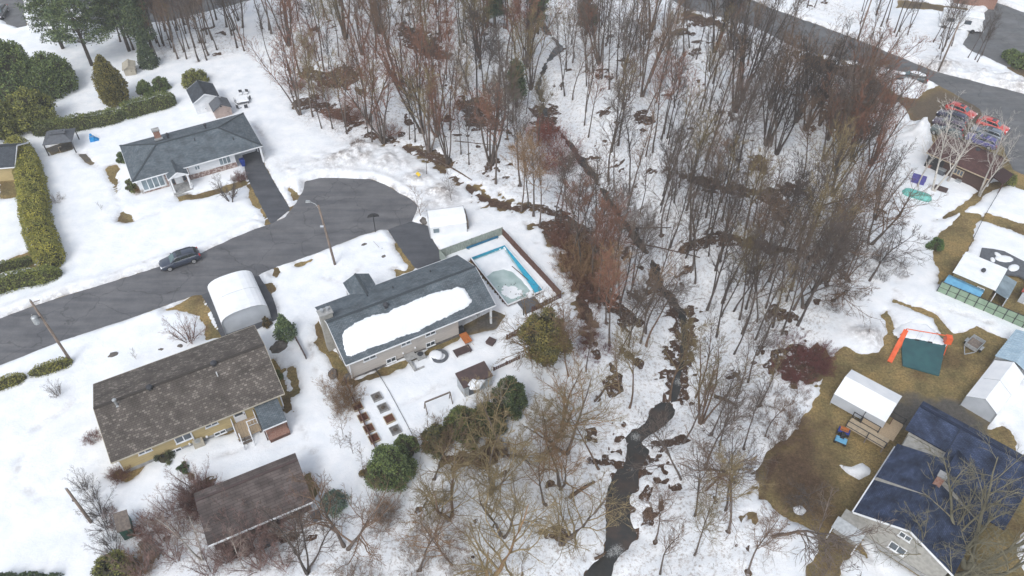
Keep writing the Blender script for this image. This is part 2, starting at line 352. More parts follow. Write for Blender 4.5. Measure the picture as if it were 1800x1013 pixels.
LITTER = [[(640,223),(700,248),(760,266),(802,290),(790,302),(745,280),(705,268),(640,242)],
          [(752,282),(800,305),(860,345),(910,355),(960,360),(1000,375),(1045,405),(1030,417),(990,400),(960,380),(935,372),(905,377),(840,362),(800,325),(760,295)],
          [(936,394),(960,383),(1000,398),(1045,430),(1050,470),(1062,500),(1042,560),(1062,610),(1072,642),(1040,632),(1018,590),(1010,540),(992,500),(985,450),(960,430)],
          [(1040,498),(1075,518),(1112,548),(1128,570),(1110,592),(1080,560),(1050,540)],
          [(1140,478),(1165,488),(1174,510),(1165,528),(1140,517),(1128,500)],
          [(1175,528),(1232,538),(1238,600),(1216,662),(1222,700),(1200,722),(1180,705),(1170,690),(1165,640),(1175,590)],
          [(530,113),(560,123),(600,116),(642,130),(612,160),(560,152),(525,140)],
          [(510,170),(550,165),(600,190),(640,222),(600,215),(560,200),(520,190)],
          [(1195,308),(1240,310),(1300,323),(1360,328),(1420,318),(1422,346),(1340,352),(1280,347),(1240,337),(1210,320)],
          [(1320,330),(1375,335),(1392,365),(1372,392),(1345,392),(1340,362),(1320,352)],
          [(1195,425),(1240,408),(1300,413),(1350,425),(1382,440),(1360,447),(1300,432),(1250,432),(1200,447),(1188,440)],
          [(1160,768),(1200,768),(1228,763),(1228,777),(1182,787),(1165,802),(1140,822),(1130,830),(1138,812)],
          [(1128,858),(1150,868),(1147,920),(1127,932),(1113,945),(1120,900)],
          [(1345,622),(1400,600),(1440,608),(1462,640),(1442,672),(1400,682),(1362,667),(1350,642)],
          [(1060,846),(1084,826),(1080,850),(1062,866)],
          [(900,585),(950,560),(985,575),(990,620),(960,640),(930,610)],
          [(760,800),(830,790),(880,770),(900,790),(860,815),(800,825)],
          [(330,850),(372,835),(395,870),(360,910),(335,900)],
          [(385,965),(470,925),(520,900),(545,885),(548,905),(480,945),(400,985)],
          [(1300,960),(1390,790),(1345,805),(1335,880)],
          [(690,30),(760,60),(800,110),(740,100),(700,70)], [(930,190),(985,185),(990,230),(940,235)], [(800,180),(860,170),(880,220),(820,230)],
          [(1050,195),(1078,198),(1080,210),(1056,208)], [(1210,85),(1230,82),(1232,95),(1213,97)], [(1190,20),(1290,35),(1270,50),(1210,45)],
          [(1400,90),(1545,125),(1540,150),(1430,130)], [(1440,160),(1530,170),(1545,230),(1480,240),(1440,210)]]
WATER = [[(1131,744),(1144,717),(1160,704),(1179,704),(1190,720),(1184,735),(1173,744),(1141,767),(1127,779),(1101,779),(1097,767),(1107,756)],
         [(1099,778),(1128,776),(1145,791),(1137,807),(1125,828),(1093,822),(1100,800)],
         [(1085,820),(1125,826),(1124,858),(1110,871),(1110,914),(1124,940),(1107,964),(1093,974),(1082,990),(1076,1020),(1030,1060),(1000,1060),(1025,1008),(1042,986),(1061,974),(1063,914),(1065,858)]]
SNOW_BACK = [[(1474,817),(1495,822),(1515,813),(1531,825),(1528,836),(1510,843),(1490,832)], [(1394,892),(1408,889),(1416,898),(1410,906),(1396,903)],
             [(1512,952),(1530,950),(1545,968),(1640,1030),(1560,1060),(1530,985)]]
MOUNDS = [(600,285,3.0,0.9,0.6),(640,270,3.5,1.1,0.8),(690,290,3.0,0.8,0.6),(740,318,2.6,0.7,0.7),(770,345,3.0,0.8,0.8),(560,290,2.5,0.5,0.3),(515,300,2.5,0.4,0.3),
          (1578,205,3.4,1.8,0.3),(1618,238,4.0,2.0,0.2),(1600,150,3.0,0.7,0.4),(1660,120,4,0.8,0.6),(1560,85,4,0.7,0.5),(1740,140,4,0.8,0.6),(1520,590,2.6,0.7,0.5),(725,372,1.6,0.5,0.7),(1605,560,2.5,0.4,0.1),
          (470,478,1.2,0.35,0.7),(1790,150,4,0.9,0.6)]

# ---------------------------------------------------------------- where the trees stand (their foot wells melt the snow)
rnd = random.Random(7); rng = np.random.default_rng(7)
REGIONS = {   # name: (outline, count, min spacing)
 'dense': ([(450,60),(470,150),(520,215),(600,255),(720,262),(860,335),(930,355),(965,330),(965,230),(930,120),(940,0),(900,-40),(470,-40)], 80, 1.8),
 'thin': ([(975,140),(1000,60),(1180,30),(1290,60),(1390,100),(1380,230),(1330,330),(1240,300),(1120,300),(1060,290),(1000,220)], 48, 2.0),
 'clump': ([(1330,170),(1450,150),(1540,190),(1560,270),(1530,330),(1450,400),(1390,395),(1330,330)], 24, 1.8),
 'creek': ([(1060,310),(1240,330),(1330,400),(1440,410),(1480,470),(1420,560),(1330,640),(1250,620),(1235,520),(1170,450),(1090,370)], 38, 2.0),
 'bank': ([(880,350),(960,372),(1060,440),(1130,520),(1140,600),(1080,640),(1045,600),(1035,500),(985,430),(930,388)], 20, 1.8),
 'low': ([(700,870),(790,830),(900,780),(1000,740),(1035,860),(1020,990),(960,1040),(700,1040),(560,1000)], 15, 2.4),
 'lowright': ([(1160,810),(1240,690),(1340,690),(1390,740),(1330,800),(1310,900),(1390,960),(1380,1030),(1150,1030),(1140,930)], 17, 2.4),
 'roadside': ([(1240,-30),(1330,-20),(1480,45),(1640,95),(1700,90),(1640,60),(1500,10),(1400,-40)], 16, 2.2),
 'corner': ([(200,70),(260,55),(330,42),(425,25),(440,95),(380,108),(300,112),(240,95)], 28, 1.6),
 'edge': ([(1440,440),(1480,360),(1560,330),(1590,380),(1580,440),(1540,500),(1480,560),(1420,610),(1400,560)], 9, 3.0)}
SPOTS = {}
for k, (pl, n, md) in REGIONS.items():
    W_ = gpoly(pl); lo, hi = W_.min(0), W_.max(0); got = []
    for _ in range(6000):
        if len(got) >= n: break
        q = lo + (hi - lo) * rng.random(2)
        if sdf(q[None], W_)[0] < 0: continue
        if dline(q, CREEK) < 1.3: continue
        if got and min(np.linalg.norm(q - g) for g in got) < md: continue
        got.append(q)
    SPOTS[k] = got
WELLS = [q for v in SPOTS.values() for q in v]

# ---------------------------------------------------------------- ground grid
GS = 0.30
gx = np.arange(-108, 108.01, GS); gy = np.arange(20, 156, GS); NX, NY = len(gx), len(gy)
GP = np.stack(np.meshgrid(gx, gy, indexing='xy'), -1).reshape(-1, 2)
GH = hgt(GP); DCR = dline(GP, CREEK)
keep = np.abs(GP[:, 0]) < 50 + np.maximum(GP[:, 1] - 30, 0) * 0.47
S_road = union(GP, ROAD); S_road2 = union(GP, ROAD2); S_drive = union(GP, DRIVE); S_grav = union(GP, GRAVEL); S_grass = union(GP, GRASS); S_lit = union(GP, LITTER)
S_water = union(GP, WATER)
n1 = fbm(GP[:, 0] / 1.6, GP[:, 1] / 1.6, 20, 3); n2 = fbm(GP[:, 0] / 0.55, GP[:, 1] / 0.55, 30, 2); n3 = fbm(GP[:, 0] / 5, GP[:, 1] / 5, 40, 3)
WOOD = [v[0] for v in REGIONS.values()] + [[(520,215),(600,255),(720,262),(930,370),(1050,560),(1000,740),(700,860),(560,1040),(1400,1040),(1310,900),(1400,720),(1480,560),(1570,400),(1570,230),(1400,90),(1180,15),(900,-40),(470,-40)],
        [(230,940),(330,830),(520,890),(640,860),(700,1040),(230,1040)]]
S_wood = union(GP, WOOD); wood = sstep(-1.0, 2.5, S_wood)
# upstream the creek is a narrow run between wider pools
upstream = (GP[:, 1] > gnd(np.array([1185.]), np.array([705.]))[0, 1])
S_run = np.where(upstream, 0.28 + 1.5 * n3 + 0.8 * n1 - DCR, -10)
S_water = np.maximum(S_water - 0.15, S_run) + 0.10 * n2
bare = np.maximum.reduce([S_grass + 0.9 * n1 + 0.4 * n2, S_lit * 0.75 - 0.2 + 2.2 * n1 + 2.2 * n2, S_grav + 0.5 * n1])
bare = np.maximum(bare, np.where(S_water > -1.5, S_water + 0.05 + 0.3 * n1 + 0.4 * n2, -10))
hard = np.maximum.reduce([S_road + 0.35 * n1, S_road2 + 0.8 * n1, S_drive + 0.25 * n1])
snow = -np.maximum(bare, hard)
holes = (0.24 - (n1 * 0.75 + n2 * 0.25 + n3 * 0.55)) * 3.2
snow = np.where(wood > 0.02, np.minimum(snow, holes + (1 - wood) * 3), snow)
for q in WELLS:
    k = (np.abs(GP[:, 0] - q[0]) < 2) & (np.abs(GP[:, 1] - q[1]) < 2)
    snow[k] = np.minimum(snow[k], np.linalg.norm(GP[k] - q, axis=1) - (-0.12 + 0.42 * ((q[0] * 7.7 + q[1] * 3.1) % 1.0)) + 0.6 * n2[k])
back = union(GP, SNOW_BACK) + 0.3 * n1
snow = np.maximum(snow, back)
mound = np.zeros(len(GP)); grime = np.zeros(len(GP))
for px, py, r_, a_, d_ in MOUNDS:
    c = g1(px, py); d = np.hypot(GP[:, 0] - c.x, GP[:, 1] - c.y); g_ = np.exp(-(d / r_ * 1.5) ** 2)
    mound += a_ * g_ * (0.8 + 1.5 * n1 + 0.9 * n2); grime = np.maximum(grime, d_ * np.exp(-(d / r_) ** 2))
edge = np.exp(-((snow - 0.9) / 0.7) ** 2) * ((np.maximum(S_road, S_road2) > -2.2) & (hard > bare - 0.3))
grime = np.maximum(grime, np.exp(-np.maximum(-np.maximum(S_road, S_road2), 0) / 0.55) * 0.55)
GH = GH - 0.30 * sstep(-0.9, 0.5, S_water)
def grid_mesh(name, Z, sel, m, cols=None):
    idx = np.full(NX * NY, -1); c = np.arange(NX * NY).reshape(NY, NX)
    q = np.stack([c[:-1, :-1], c[:-1, 1:], c[1:, 1:], c[1:, :-1]], -1).reshape(-1, 4)
    q = q[keep[q].all(1) & sel[q].any(1)]; u = np.unique(q); idx[u] = np.arange(len(u))
    me = np_mesh(name, np.c_[GP[u], Z[u]], idx[q], m)
    for nm, arr in (cols or {}).items():
        at = me.attributes.new(nm, 'FLOAT', 'POINT'); at.data.foreach_set('value', arr[u].astype(np.float32))
    shade_smooth(me); return me
# --- ground material: dormant lawn, leaf litter, gravel told apart by where they lie
m = bpy.data.materials.new('bare_ground'); m.use_nodes = True; nt, p = _out(m); M['bare_ground'] = m
p.inputs['Roughness'].default_value = 0.95; p.inputs['Specular IOR Level'].default_value = 0.15
def nn(t, **kw):
    n = nt.nodes.new(t)
    for k, v in kw.items(): n.inputs[k].default_value = v
    return n
def noise(scale, det=5, ro=0.6):
    n = nn('ShaderNodeTexNoise', Scale=scale, Detail=det, Roughness=ro); nt.links.new(tc.outputs['Object'], n.inputs['Vector']); return n.outputs[0]
def ramp(src, stops):
    r = nt.nodes.new('ShaderNodeValToRGB'); e = r.color_ramp.elements
    while len(e) < len(stops): e.new(0.5)
    for k, (a, c) in enumerate(stops): e[k].position = a; e[k].color = (*c, 1)
    nt.links.new(src, r.inputs[0]); return r.outputs[0]
def mixc(f, a, b, bl='MIX'):
    x = nt.nodes.new('ShaderNodeMix'); x.data_type = 'RGBA'; x.blend_type = bl
    if isinstance(f, float): x.inputs['Factor'].default_value = f
    else: nt.links.new(f, x.inputs['Factor'])
    for s, v in (('A', a), ('B', b)):
        if isinstance(v, tuple): x.inputs[s].default_value = (*v, 1)
        else: nt.links.new(v, x.inputs[s])
    return x.outputs['Result']
def attr(n_):
    a = nt.nodes.new('ShaderNodeAttribute'); a.attribute_name = n_; return a.outputs['Fac']
def bumpy(h, st, dist=0.05):
    b = nn('ShaderNodeBump', Strength=st, Distance=dist); nt.links.new(h, b.inputs['Height']); nt.links.new(b.outputs[0], p.inputs['Normal'])
def mth(op, a, b=None):
    x = nt.nodes.new('ShaderNodeMath'); x.operation = op
    for k, v in enumerate((a, b)):
        if v is None: continue
        if isinstance(v, (int, float)): x.inputs[k].default_value = v
        else: nt.links.new(v, x.inputs[k])
    return x.outputs[0]
tc = nt.nodes.new('ShaderNodeTexCoord')
lawn = ramp(noise(0.35, 9, 0.75), [(0.3, (0.13,0.113,0.06)), (0.45, (0.205,0.163,0.083)), (0.58, (0.275,0.207,0.105)), (0.72, (0.15,0.112,0.07))])
lawn = mixc(0.9, lawn, ramp(noise(4, 7, 0.8), [(0.34, (0.45,0.45,0.45)), (0.66, (1.5,1.45,1.35))]), 'MULTIPLY')
lawn = mixc(0.9, lawn, ramp(noise(0.16, 4, 0.6), [(0.38, (0.6,0.56,0.56)), (0.5, (1, 1.02, 0.95)), (0.62, (1.3,1.22,1.05))]), 'MULTIPLY')
litter = ramp(noise(2.2, 8, 0.75), [(0.3, (0.035,0.024,0.018)), (0.5, (0.085,0.052,0.036)), (0.7, (0.15,0.095,0.065))])
litter = mixc(0.8, litter, ramp(noise(14, 2), [(0.35, (0.5,0.5,0.5)), (0.65, (1.5,1.45,1.4))]), 'MULTIPLY')
grav = ramp(noise(3.0, 8, 0.7), [(0.3, (0.075,0.068,0.06)), (0.7, (0.15,0.14,0.125))])
rem = ramp(noise(1.7, 7, 0.8), [(0.56, (0, 0, 0)), (0.61, (1, 1, 1))])
litter = mixc(mth('MULTIPLY', rem, attr('remnant')), litter, (0.72,0.74,0.77))
col = mixc(attr('litter'), lawn, litter); col = mixc(attr('gravel'), col, grav)
nt.links.new(col, p.inputs['Base Color']); bumpy(noise(6, 8, 0.75), 1.0, 0.18)
lit_w = np.clip(np.maximum(sstep(-0.5, 0.8, S_lit), wood * (S_grass < 0.3)) + 0.0, 0, 1)
# the strip of the right-hand garden under the trees is litter too
c0 = gnd(np.array([1440., 1560.]), np.array([760., 760.]))
lit_w = np.maximum(lit_w, 0.8 * (1 - sstep(c0[0, 0] - 3 + 3 * n1, c0[0, 0] + 2 + 3 * n1, GP[:, 0])) * sstep(0, 2, S_grass) * (GP[:, 0] > 15))
far_dirt = sstep(-1, 2, S_grass) * (GP[:, 1] > 95) * (GP[:, 0] > 40); lit_w = np.maximum(lit_w, 0.7 * far_dirt)
grav_w = np.clip(sstep(-0.8, 0.8, S_grav + 2.5 * n1) + 0.5 * far_dirt, 0, 1)
POOL = np.array([atz(*q_, 0.5) for q_ in ((893,535),(825,454),(885,433),(953,511))]); S_pool = sdf(GP, POOL); snow = np.where(S_pool > 0.0, -6.0, snow)
gz = GH + 0.05 * n2 * (hard < 0.2)
ground = struct(link('ground', grid_mesh('ground', gz, snow < 0.42, 'bare_ground', {'litter': lit_w, 'gravel': grav_w, 'remnant': wood * (S_grass < -0.3)})))
# --- the land goes on past the part in view
b = MB()
ring = [(-1500,-1200), (1500,-1200), (1500,2200), (-1500,2200)]
b.poly([(x, y, -3.6) for x, y in ring]); me = b.mesh('distant_ground', 'bare_ground'); struct(link('distant_ground', me))

# --- snow lying over it
m = bpy.data.materials.new('snow'); m.use_nodes = True; nt, p = _out(m); M['snow'] = m
p.inputs['Roughness'].default_value = 0.75; p.inputs['Specular IOR Level'].default_value = 0.2
tc = nt.nodes.new('ShaderNodeTexCoord')
base = ramp(noise(0.5, 5), [(0.35, (0.72,0.75,0.78)), (0.65, (0.83,0.84,0.85))])
sp = ramp(noise(9, 4, 0.7), [(0.30, (0.22,0.17,0.14)), (0.40, (1, 1, 1))])
sp2 = ramp(noise(2.6, 6, 0.75), [(0.34, (0.45,0.38,0.33)), (0.5, (1, 1, 1))])
dirty = mixc(1.0, base, mixc(1.0, sp, sp2, 'MULTIPLY'), 'MULTIPLY')
gr = ramp(noise(1.4, 8, 0.75), [(0.36, (0.13,0.11,0.10)), (0.5, (0.40,0.37,0.35)), (0.62, (0.8,0.8,0.8))])
col = mixc(attr('woods'), base, dirty); col = mixc(attr('grime'), col, gr)
nt.links.new(col, p.inputs['Base Color']); bumpy(noise(1.8, 9, 0.75), 0.4, 0.25)
thick = (0.26 - 0.10 * wood) * (1 - np.exp(-np.maximum(snow, 0) / 0.35)) + np.minimum(snow, 0) * 0.5
SZ = gz + np.where(snow > 0, thick + mound * sstep(0, 0.8, snow) + 0.28 * edge * sstep(0, 0.5, snow) + sstep(0, 1, snow) * (0.14 * n3 + (0.04 + 0.08 * wood) * n1 + (0.01 + 0.03 * wood) * n2 + 0.02), thick)
SZ = np.maximum(SZ, gz + np.minimum(snow, 0) * 0.5 - 0.05)
TRAILS = [[(545,800),(535,760),(520,720),(505,690),(497,655),(505,625),(520,600)], [(556,795),(562,830),(545,850)], [(160,288),(185,305),(205,340),(215,372),(240,388),(290,372),(315,352)],
          [(690,720),(760,690),(800,668)], [(380,805),(470,782),(540,792),(556,800)], [(120,512),(220,478),(330,440),(430,402)], [(330,250),(380,215),(420,190)], [(560,560),(545,600),(550,640),(575,690)], [(480,640),(500,700),(520,735)],
          [(1600,470),(1570,510),(1600,530),(1660,545),(1740,570)], [(1560,440),(1610,450),(1640,400)], [(60,760),(90,740),(120,720),(140,690)], [(40,800),(30,850),(70,880)], [(500,300),(470,250),(430,200)], [(545,480),(600,500),(640,470)]]
trod = np.zeros(len(GP))
for T_ in TRAILS: trod = np.maximum(trod, np.exp(-(dline(GP, gpoly(T_)) / 0.42) ** 2))
trod *= np.clip(0.6 + 2.2 * n2 + 1.0 * n1, 0, 1.3); SZ -= 0.13 * trod * (snow > 0.1); grime = np.maximum(grime, 0.30 * trod)
rim = np.exp(-np.maximum(snow, 0) / 0.22) * (wood < 0.5); grime = np.maximum(grime, 0.55 * rim)
snow_o = struct(link('snow_cover', grid_mesh('snow_cover', SZ, (snow > -0.15), 'snow', {'woods': np.clip(wood * 0.8 + wood * 1.2 * np.exp(-np.maximum(snow, 0) / 0.35), 0, 1), 'grime': np.clip(grime * (0.95 + 2.4 * n1 + 1.2 * n3), 0, 1)})))

# --- asphalt
def asphalt(name, c1, c2, crack=0.6):
    global nt, p, tc
    m = bpy.data.materials.new(name); m.use_nodes = True; nt, p = _out(m); M[name] = m
    p.inputs['Specular IOR Level'].default_value = 0.3
    tc = nt.nodes.new('ShaderNodeTexCoord')
    mp = nt.nodes.new('ShaderNodeMapping'); mp.inputs['Rotation'].default_value = (0, 0, R(-29.5)); mp.inputs['Scale'].default_value = (0.12, 1.0, 1)
    nt.links.new(tc.outputs['Object'], mp.inputs[0])
    st = nn('ShaderNodeTexNoise', Scale=1.1, Detail=6); nt.links.new(mp.outputs[0], st.inputs['Vector'])
    a = ramp(st.outputs[0], [(0.35, c1), (0.65, c2)])
    a = mixc(0.7, a, ramp(noise(0.35, 7, 0.7), [(0.35, (0.75,0.75,0.76)), (0.65, (1.2,1.19,1.17))]), 'MULTIPLY')
    a = mixc(0.6, a, ramp(noise(18, 2), [(0.3, (0.7,0.7,0.7)), (0.7, (1.3,1.3,1.3))]), 'MULTIPLY')
    dn = nn('ShaderNodeTexNoise', Scale=0.6, Detail=4); nt.links.new(tc.outputs['Object'], dn.inputs['Vector'])
    va = nt.nodes.new('ShaderNodeVectorMath'); va.operation = 'MULTIPLY_ADD'; va.inputs[1].default_value = (1.6, 1.6, 1.6)
    nt.links.new(dn.outputs['Color'], va.inputs[0]); nt.links.new(tc.outputs['Object'], va.inputs[2])
    vo = nn('ShaderNodeTexVoronoi', Scale=0.17); vo.feature = 'DISTANCE_TO_EDGE'; nt.links.new(va.outputs[0], vo.inputs['Vector'])
    ck = ramp(vo.outputs['Distance'], [(0.0, (0.35,0.35,0.35)), (0.012, (1, 1, 1))])
    a = mixc(crack, a, ck, 'MULTIPLY')
    nt.links.new(a, p.inputs['Base Color'])
    rr = nt.nodes.new('ShaderNodeMapRange'); rr.inputs['From Min'].default_value = 0.35; rr.inputs['From Max'].default_value = 0.65; rr.inputs['To Min'].default_value = 0.45; rr.inputs['To Max'].default_value = 0.85
    nt.links.new(noise(0.3, 4), rr.inputs[0]); nt.links.new(rr.outputs[0], p.inputs['Roughness'])
    bumpy(noise(40, 2), 0.25, 0.01)
asphalt('asphalt_road', (0.095,0.097,0.105), (0.138,0.138,0.143)); asphalt('asphalt_new', (0.060,0.064,0.074), (0.085,0.088,0.098), 0.3); asphalt('asphalt_far', (0.095,0.10,0.105), (0.13,0.13,0.132))
def sheet(name, S, z, m):
    Z = GH + np.clip(S * 0.25, -0.12, z); return struct(link(name, grid_mesh(name, Z, S > -0.3, m)))
sheet('road', S_road + 0.12 * n1, 0.035, 'asphalt_road'); sheet('far_road', S_road2 + 0.3 * n1, 0.05, 'asphalt_far')
for i, d in enumerate(DRIVE): sheet('driveway', union(GP, [d]) + 0.06 * n1, 0.045, 'asphalt_new')
# --- creek
m = bpy.data.materials.new('creek_water'); m.use_nodes = True; nt, p = _out(m); M['creek_water'] = m
tc = nt.nodes.new('ShaderNodeTexCoord')
a = ramp(noise(0.45, 6), [(0.35, (0.020,0.022,0.022)), (0.52, (0.036,0.034,0.031)), (0.66, (0.062,0.045,0.036))])
foam = ramp(mth('MULTIPLY', attr('riffle'), noise(7, 9, 0.85)), [(0.40, (0, 0, 0)), (0.56, (0.8, 0.8, 0.8))])
a = mixc(foam, a, (0.62,0.64,0.63)); nt.links.new(a, p.inputs['Base Color'])
p.inputs['Roughness'].default_value = 0.12; p.inputs['Specular IOR Level'].default_value = 0.5; bumpy(noise(2.5, 6, 0.7), 0.5, 0.06)
riff = np.zeros(len(GP))
for px, py, r_ in ((1118,766,1.3), (1085,965,1.5), (1110,824,0.7), (1072,972,1.0), (1195,670,1.4)):
    c = g1(px, py); riff = np.maximum(riff, np.exp(-(np.hypot(GP[:, 0] - c.x, GP[:, 1] - c.y) / r_) ** 2))
wz = GH + 0.30 * sstep(-0.9, 0.5, S_water) - 0.20
struct(link('creek', grid_mesh('creek', wz, S_water > -0.35, 'creek_water', {'riffle': riff * 0.95})))
def snow_z(x, y):
    i = int(round((x - gx[0]) / GS)); j = int(round((y - gy[0]) / GS))
    if not (0 <= i < NX and 0 <= j < NY): return 0.0
    k = j * NX + i; return float(max(SZ[k] if snow[k] > 0 else -9, gz[k]))
# ---------------------------------------------------------------- building helpers (local axes: x along the house, y away from the near side)
class Fr:
    """a thing's own axes; at() gives the local point where a pixel's line of sight meets one of its planes"""
    def __init__(s, x, y, ang, z=0.0): s.o = Vector((x, y, z)); s.a = R(ang); s.m = Matrix.Rotation(-s.a, 3, 'Z')
    def at(s, px, py, ax, val):
        d = s.m @ Vector(ray(px, py)); c = s.m @ (Vector((0, 0, CAM_H)) - s.o); t = (val - c[ax]) / d[ax]; return c + d * t
def fr_px(px, py, z, ang):
    q = atz(px, py, z); return Fr(q[0], q[1], ang)
def slope(mb, a, b, c, d, th=0.14):
    """one roof slope: a-b eave, c-d ridge; uv in metres"""
    a, b, c, d = map(Vector, (a, b, c, d)); u = (b - a).normalized(); n = (b - a).cross(d - a).normalized(); v = n.cross(u)
    dn = Vector((0, 0, -th)); k = len(mb.f)
    mb.hexa([p + dn for p in (a, b, c, d)], [a, b, c, d]); mb.uv[k + 1] = [((p - a) @ u, (p - a) @ v) for p in (a, b, c, d)]
def tri(mb, a, b, c, th=0.14):
    a, b, c = map(Vector, (a, b, c)); u = (b - a).normalized(); n = (b - a).cross(c - a).normalized(); v = n.cross(u); dn = Vector((0, 0, -th)); k = len(mb.f)
    mb.hexa([p + dn for p in (a, b, c)], [a, b, c]); mb.uv[k + 1] = [((p - a) @ u, (p - a) @ v) for p in (a, b, c)]
def gable_roof(parent, x0, x1, y0, y1, ze, rise, m, trim='white_trim', axis='x', name='roof'):
    mb = MB(); 
    if axis == 'x':
        ym = (y0 + y1) / 2; zr = ze + rise
        slope(mb, (x0, y0, ze), (x1, y0, ze), (x1, ym, zr), (x0, ym, zr)); slope(mb, (x1, y1, ze), (x0, y1, ze), (x0, ym + 0.004, zr), (x1, ym + 0.004, zr))
        ends = [((x, y0, ze), (x, ym, zr), (x, y1, ze)) for x in (x0 - 0.02, x1 + 0.02)]; ridge = ((x0, ym, zr + 0.02), (x1, ym, zr + 0.02)); ev = [((x0, y0 - 0.03, ze - 0.08), (x1, y0 - 0.03, ze - 0.08)), ((x0, y1 + 0.03, ze - 0.08), (x1, y1 + 0.03, ze - 0.08))]
    else:
        xm = (x0 + x1) / 2; zr = ze + rise
        slope(mb, (x0, y1, ze), (x0, y0, ze), (xm, y0, zr), (xm, y1, zr)); slope(mb, (x1, y0, ze), (x1, y1, ze), (xm + 0.004, y1, zr), (xm + 0.004, y0, zr))
        ends = [((x0, y, ze), (xm, y, zr), (x1, y, ze)) for y in (y0 - 0.02, y1 + 0.02)]; ridge = ((xm, y0, zr + 0.02), (xm, y1, zr + 0.02)); ev = [((x0 - 0.03, y0, ze - 0.08), (x0 - 0.03, y1, ze - 0.08)), ((x1 + 0.03, y0, ze - 0.08), (x1 + 0.03, y1, ze - 0.08))]
    ro = mb.build(name, m, parent)
    MB().bar(*ridge, 0.28, 0.05).build('ridge_cap', m, ro)
    if trim:
        t = MB()
        for a, b, c in ends:
            dz = Vector((0, 0, -0.09)); t.bar(Vector(a) + dz, Vector(b) + dz, 0.04, 0.17); t.bar(Vector(c) + dz, Vector(b) + dz, 0.04, 0.17)
        for a, b in ev: t.bar(a, b, 0.06, 0.14)
        t.build('fascia', trim, ro)
    return ro
def gable_wall(parent, x0, x1, y0, y1, ze, rise, m, axis='x', z0=-0.4, name='wall'):
    mb = MB()
    if axis == 'x':
        ym = (y0 + y1) / 2; pts = [(y0, z0), (y1, z0), (y1, ze), (ym, ze + rise), (y0, ze)]; mb.hexa([(x0, p[0], p[1]) for p in pts], [(x1, p[0], p[1]) for p in pts])
    else:
        xm = (x0 + x1) / 2; pts = [(x0, z0), (x1, z0), (x1, ze), (xm, ze + rise), (x0, ze)]; mb.hexa([(p[0], y1, p[1]) for p in pts], [(p[0], y0, p[1]) for p in pts])
    return mb.build(name, m, parent)
def window(parent, x0, x1, z0, z1, y, n=2, glass='glass_dark', frame='white_trim', bw=0.07, rows=1):
    f = MB(); f.box(x0, x1, y - 0.06, y + 0.02, z0, z0 + bw); f.box(x0, x1, y - 0.06, y + 0.02, z1 - bw, z1)
    xs = [x0 + (x1 - x0 - bw) * k / n for k in range(n + 1)]
    for x in xs: f.box(x, x + bw, y - 0.055, y + 0.02, z0 + bw, z1 - bw)
    w = f.build('window', frame, parent)
    MB().box(x0 - 0.06, x1 + 0.06, y - 0.11, y + 0.02, z0 - 0.06, z0 - 0.004).build('sill', frame, w)
    for k in range(n): MB().box(xs[k] + bw, xs[k + 1], y - 0.03, y - 0.005, z0 + bw, z1 - bw).build('pane', glass, w)
    return w
def vent_box(parent, x, y, z, s=0.35):
    v = MB(); v.box(x - s * 0.3, x + s * 0.3, y - s * 0.3, y + s * 0.3, z - 0.3, z + 0.12); v.lathe([(s * 0.55, 0.12), (s * 0.62, 0.2), (s * 0.6, 0.36), (s * 0.42, 0.48), (0.02, 0.53)], 10, (x, y, z)); return v.build('roof_vent', 'dark_plastic', parent)
def pipe(parent, x, y, z, h=0.5, r=0.06, m='dark_plastic'): return MB().lathe([(r, -0.2), (r, h)], 8, (x, y, z)).build('vent_pipe', m, parent)
def railing(parent, path, h, m, posts=True, r=0.035, bal=0.0):
    mb = MB()
    for a, b in zip(path[:-1], path[1:]):
        a, b = Vector(a), Vector(b); up = Vector((0, 0, h)); mb.bar(a + up, b + up, 0.07, 0.05); mb.bar(a + up * 0.15, b + up * 0.15, 0.05, 0.05)
        if bal:
            n = max(1, int((b - a).length / bal))
            for k in range(1, n): q = a.lerp(b, k / n); mb.bar(q + up * 0.16, q + up * 0.98, 0.03, 0.03)
    for q in path: q = Vector(q); mb.bar(q, q + Vector((0, 0, h + 0.04)), 0.09, 0.09)
    return mb.build('railing', m, parent)

# ================================================================ grey-roofed white bungalow beyond the street
F = Fr(-49.75, 82.1, 29.2); L, D, ZE = 17.3, 9.7, 2.85
h = thing('bungalow', 'white bungalow with slate grey hip roof, stone base and portico beyond the street', 'house', F.o, F.a)
mb = MB(); zr = ZE + 1.6; i = 4.5; A0, A1, B1, B0 = (0,0,ZE), (L,0,ZE), (L,D,ZE), (0,D,ZE); C0, C1 = (i,D/2,zr), (L-i,D/2,zr)
slope(mb, A0, A1, C1, C0); slope(mb, B1, B0, C0, C1); tri(mb, B0, A0, C0); tri(mb, A1, B1, C1)
roof = mb.build('roof', 'shingle_slate', h)
t = MB()
for a, b in ((A0, A1), (A1, B1), (B1, B0), (B0, A0)): t.bar(Vector(a) + Vector((0,0,-0.08)), Vector(b) + Vector((0,0,-0.08)), 0.08, 0.15)
t.build('fascia', 'white_trim', roof)
t = MB(); t.bar((i,D/2,zr+0.02), (L-i,D/2,zr+0.02), 0.26, 0.05)
for a, b in ((A0, C0), (B0, C0), (A1, C1), (B1, C1)): t.bar(Vector(a) + Vector((0,0,0.02)), Vector(b) + Vector((0,0,0.02)), 0.24, 0.05)
t.build('ridge_cap', 'shingle_slate', roof)
XC = 13.4; YW = 0.75
MB().box(0.5, XC, YW, D-0.5, -0.4, ZE-0.1).build('wall', 'white_siding', h)
MB().box(XC+0.01, L-0.5, 3.6, D-0.5, -0.4, ZE-0.1).build('carport_wall', 'white_siding', h)
MB().box(XC+0.3, L-0.7, 3.54, 3.6, 0.0, 2.2).build('garage_door', 'white_trim', h)
q = F.at(288, 309, 1, YW); xs0 = q.x
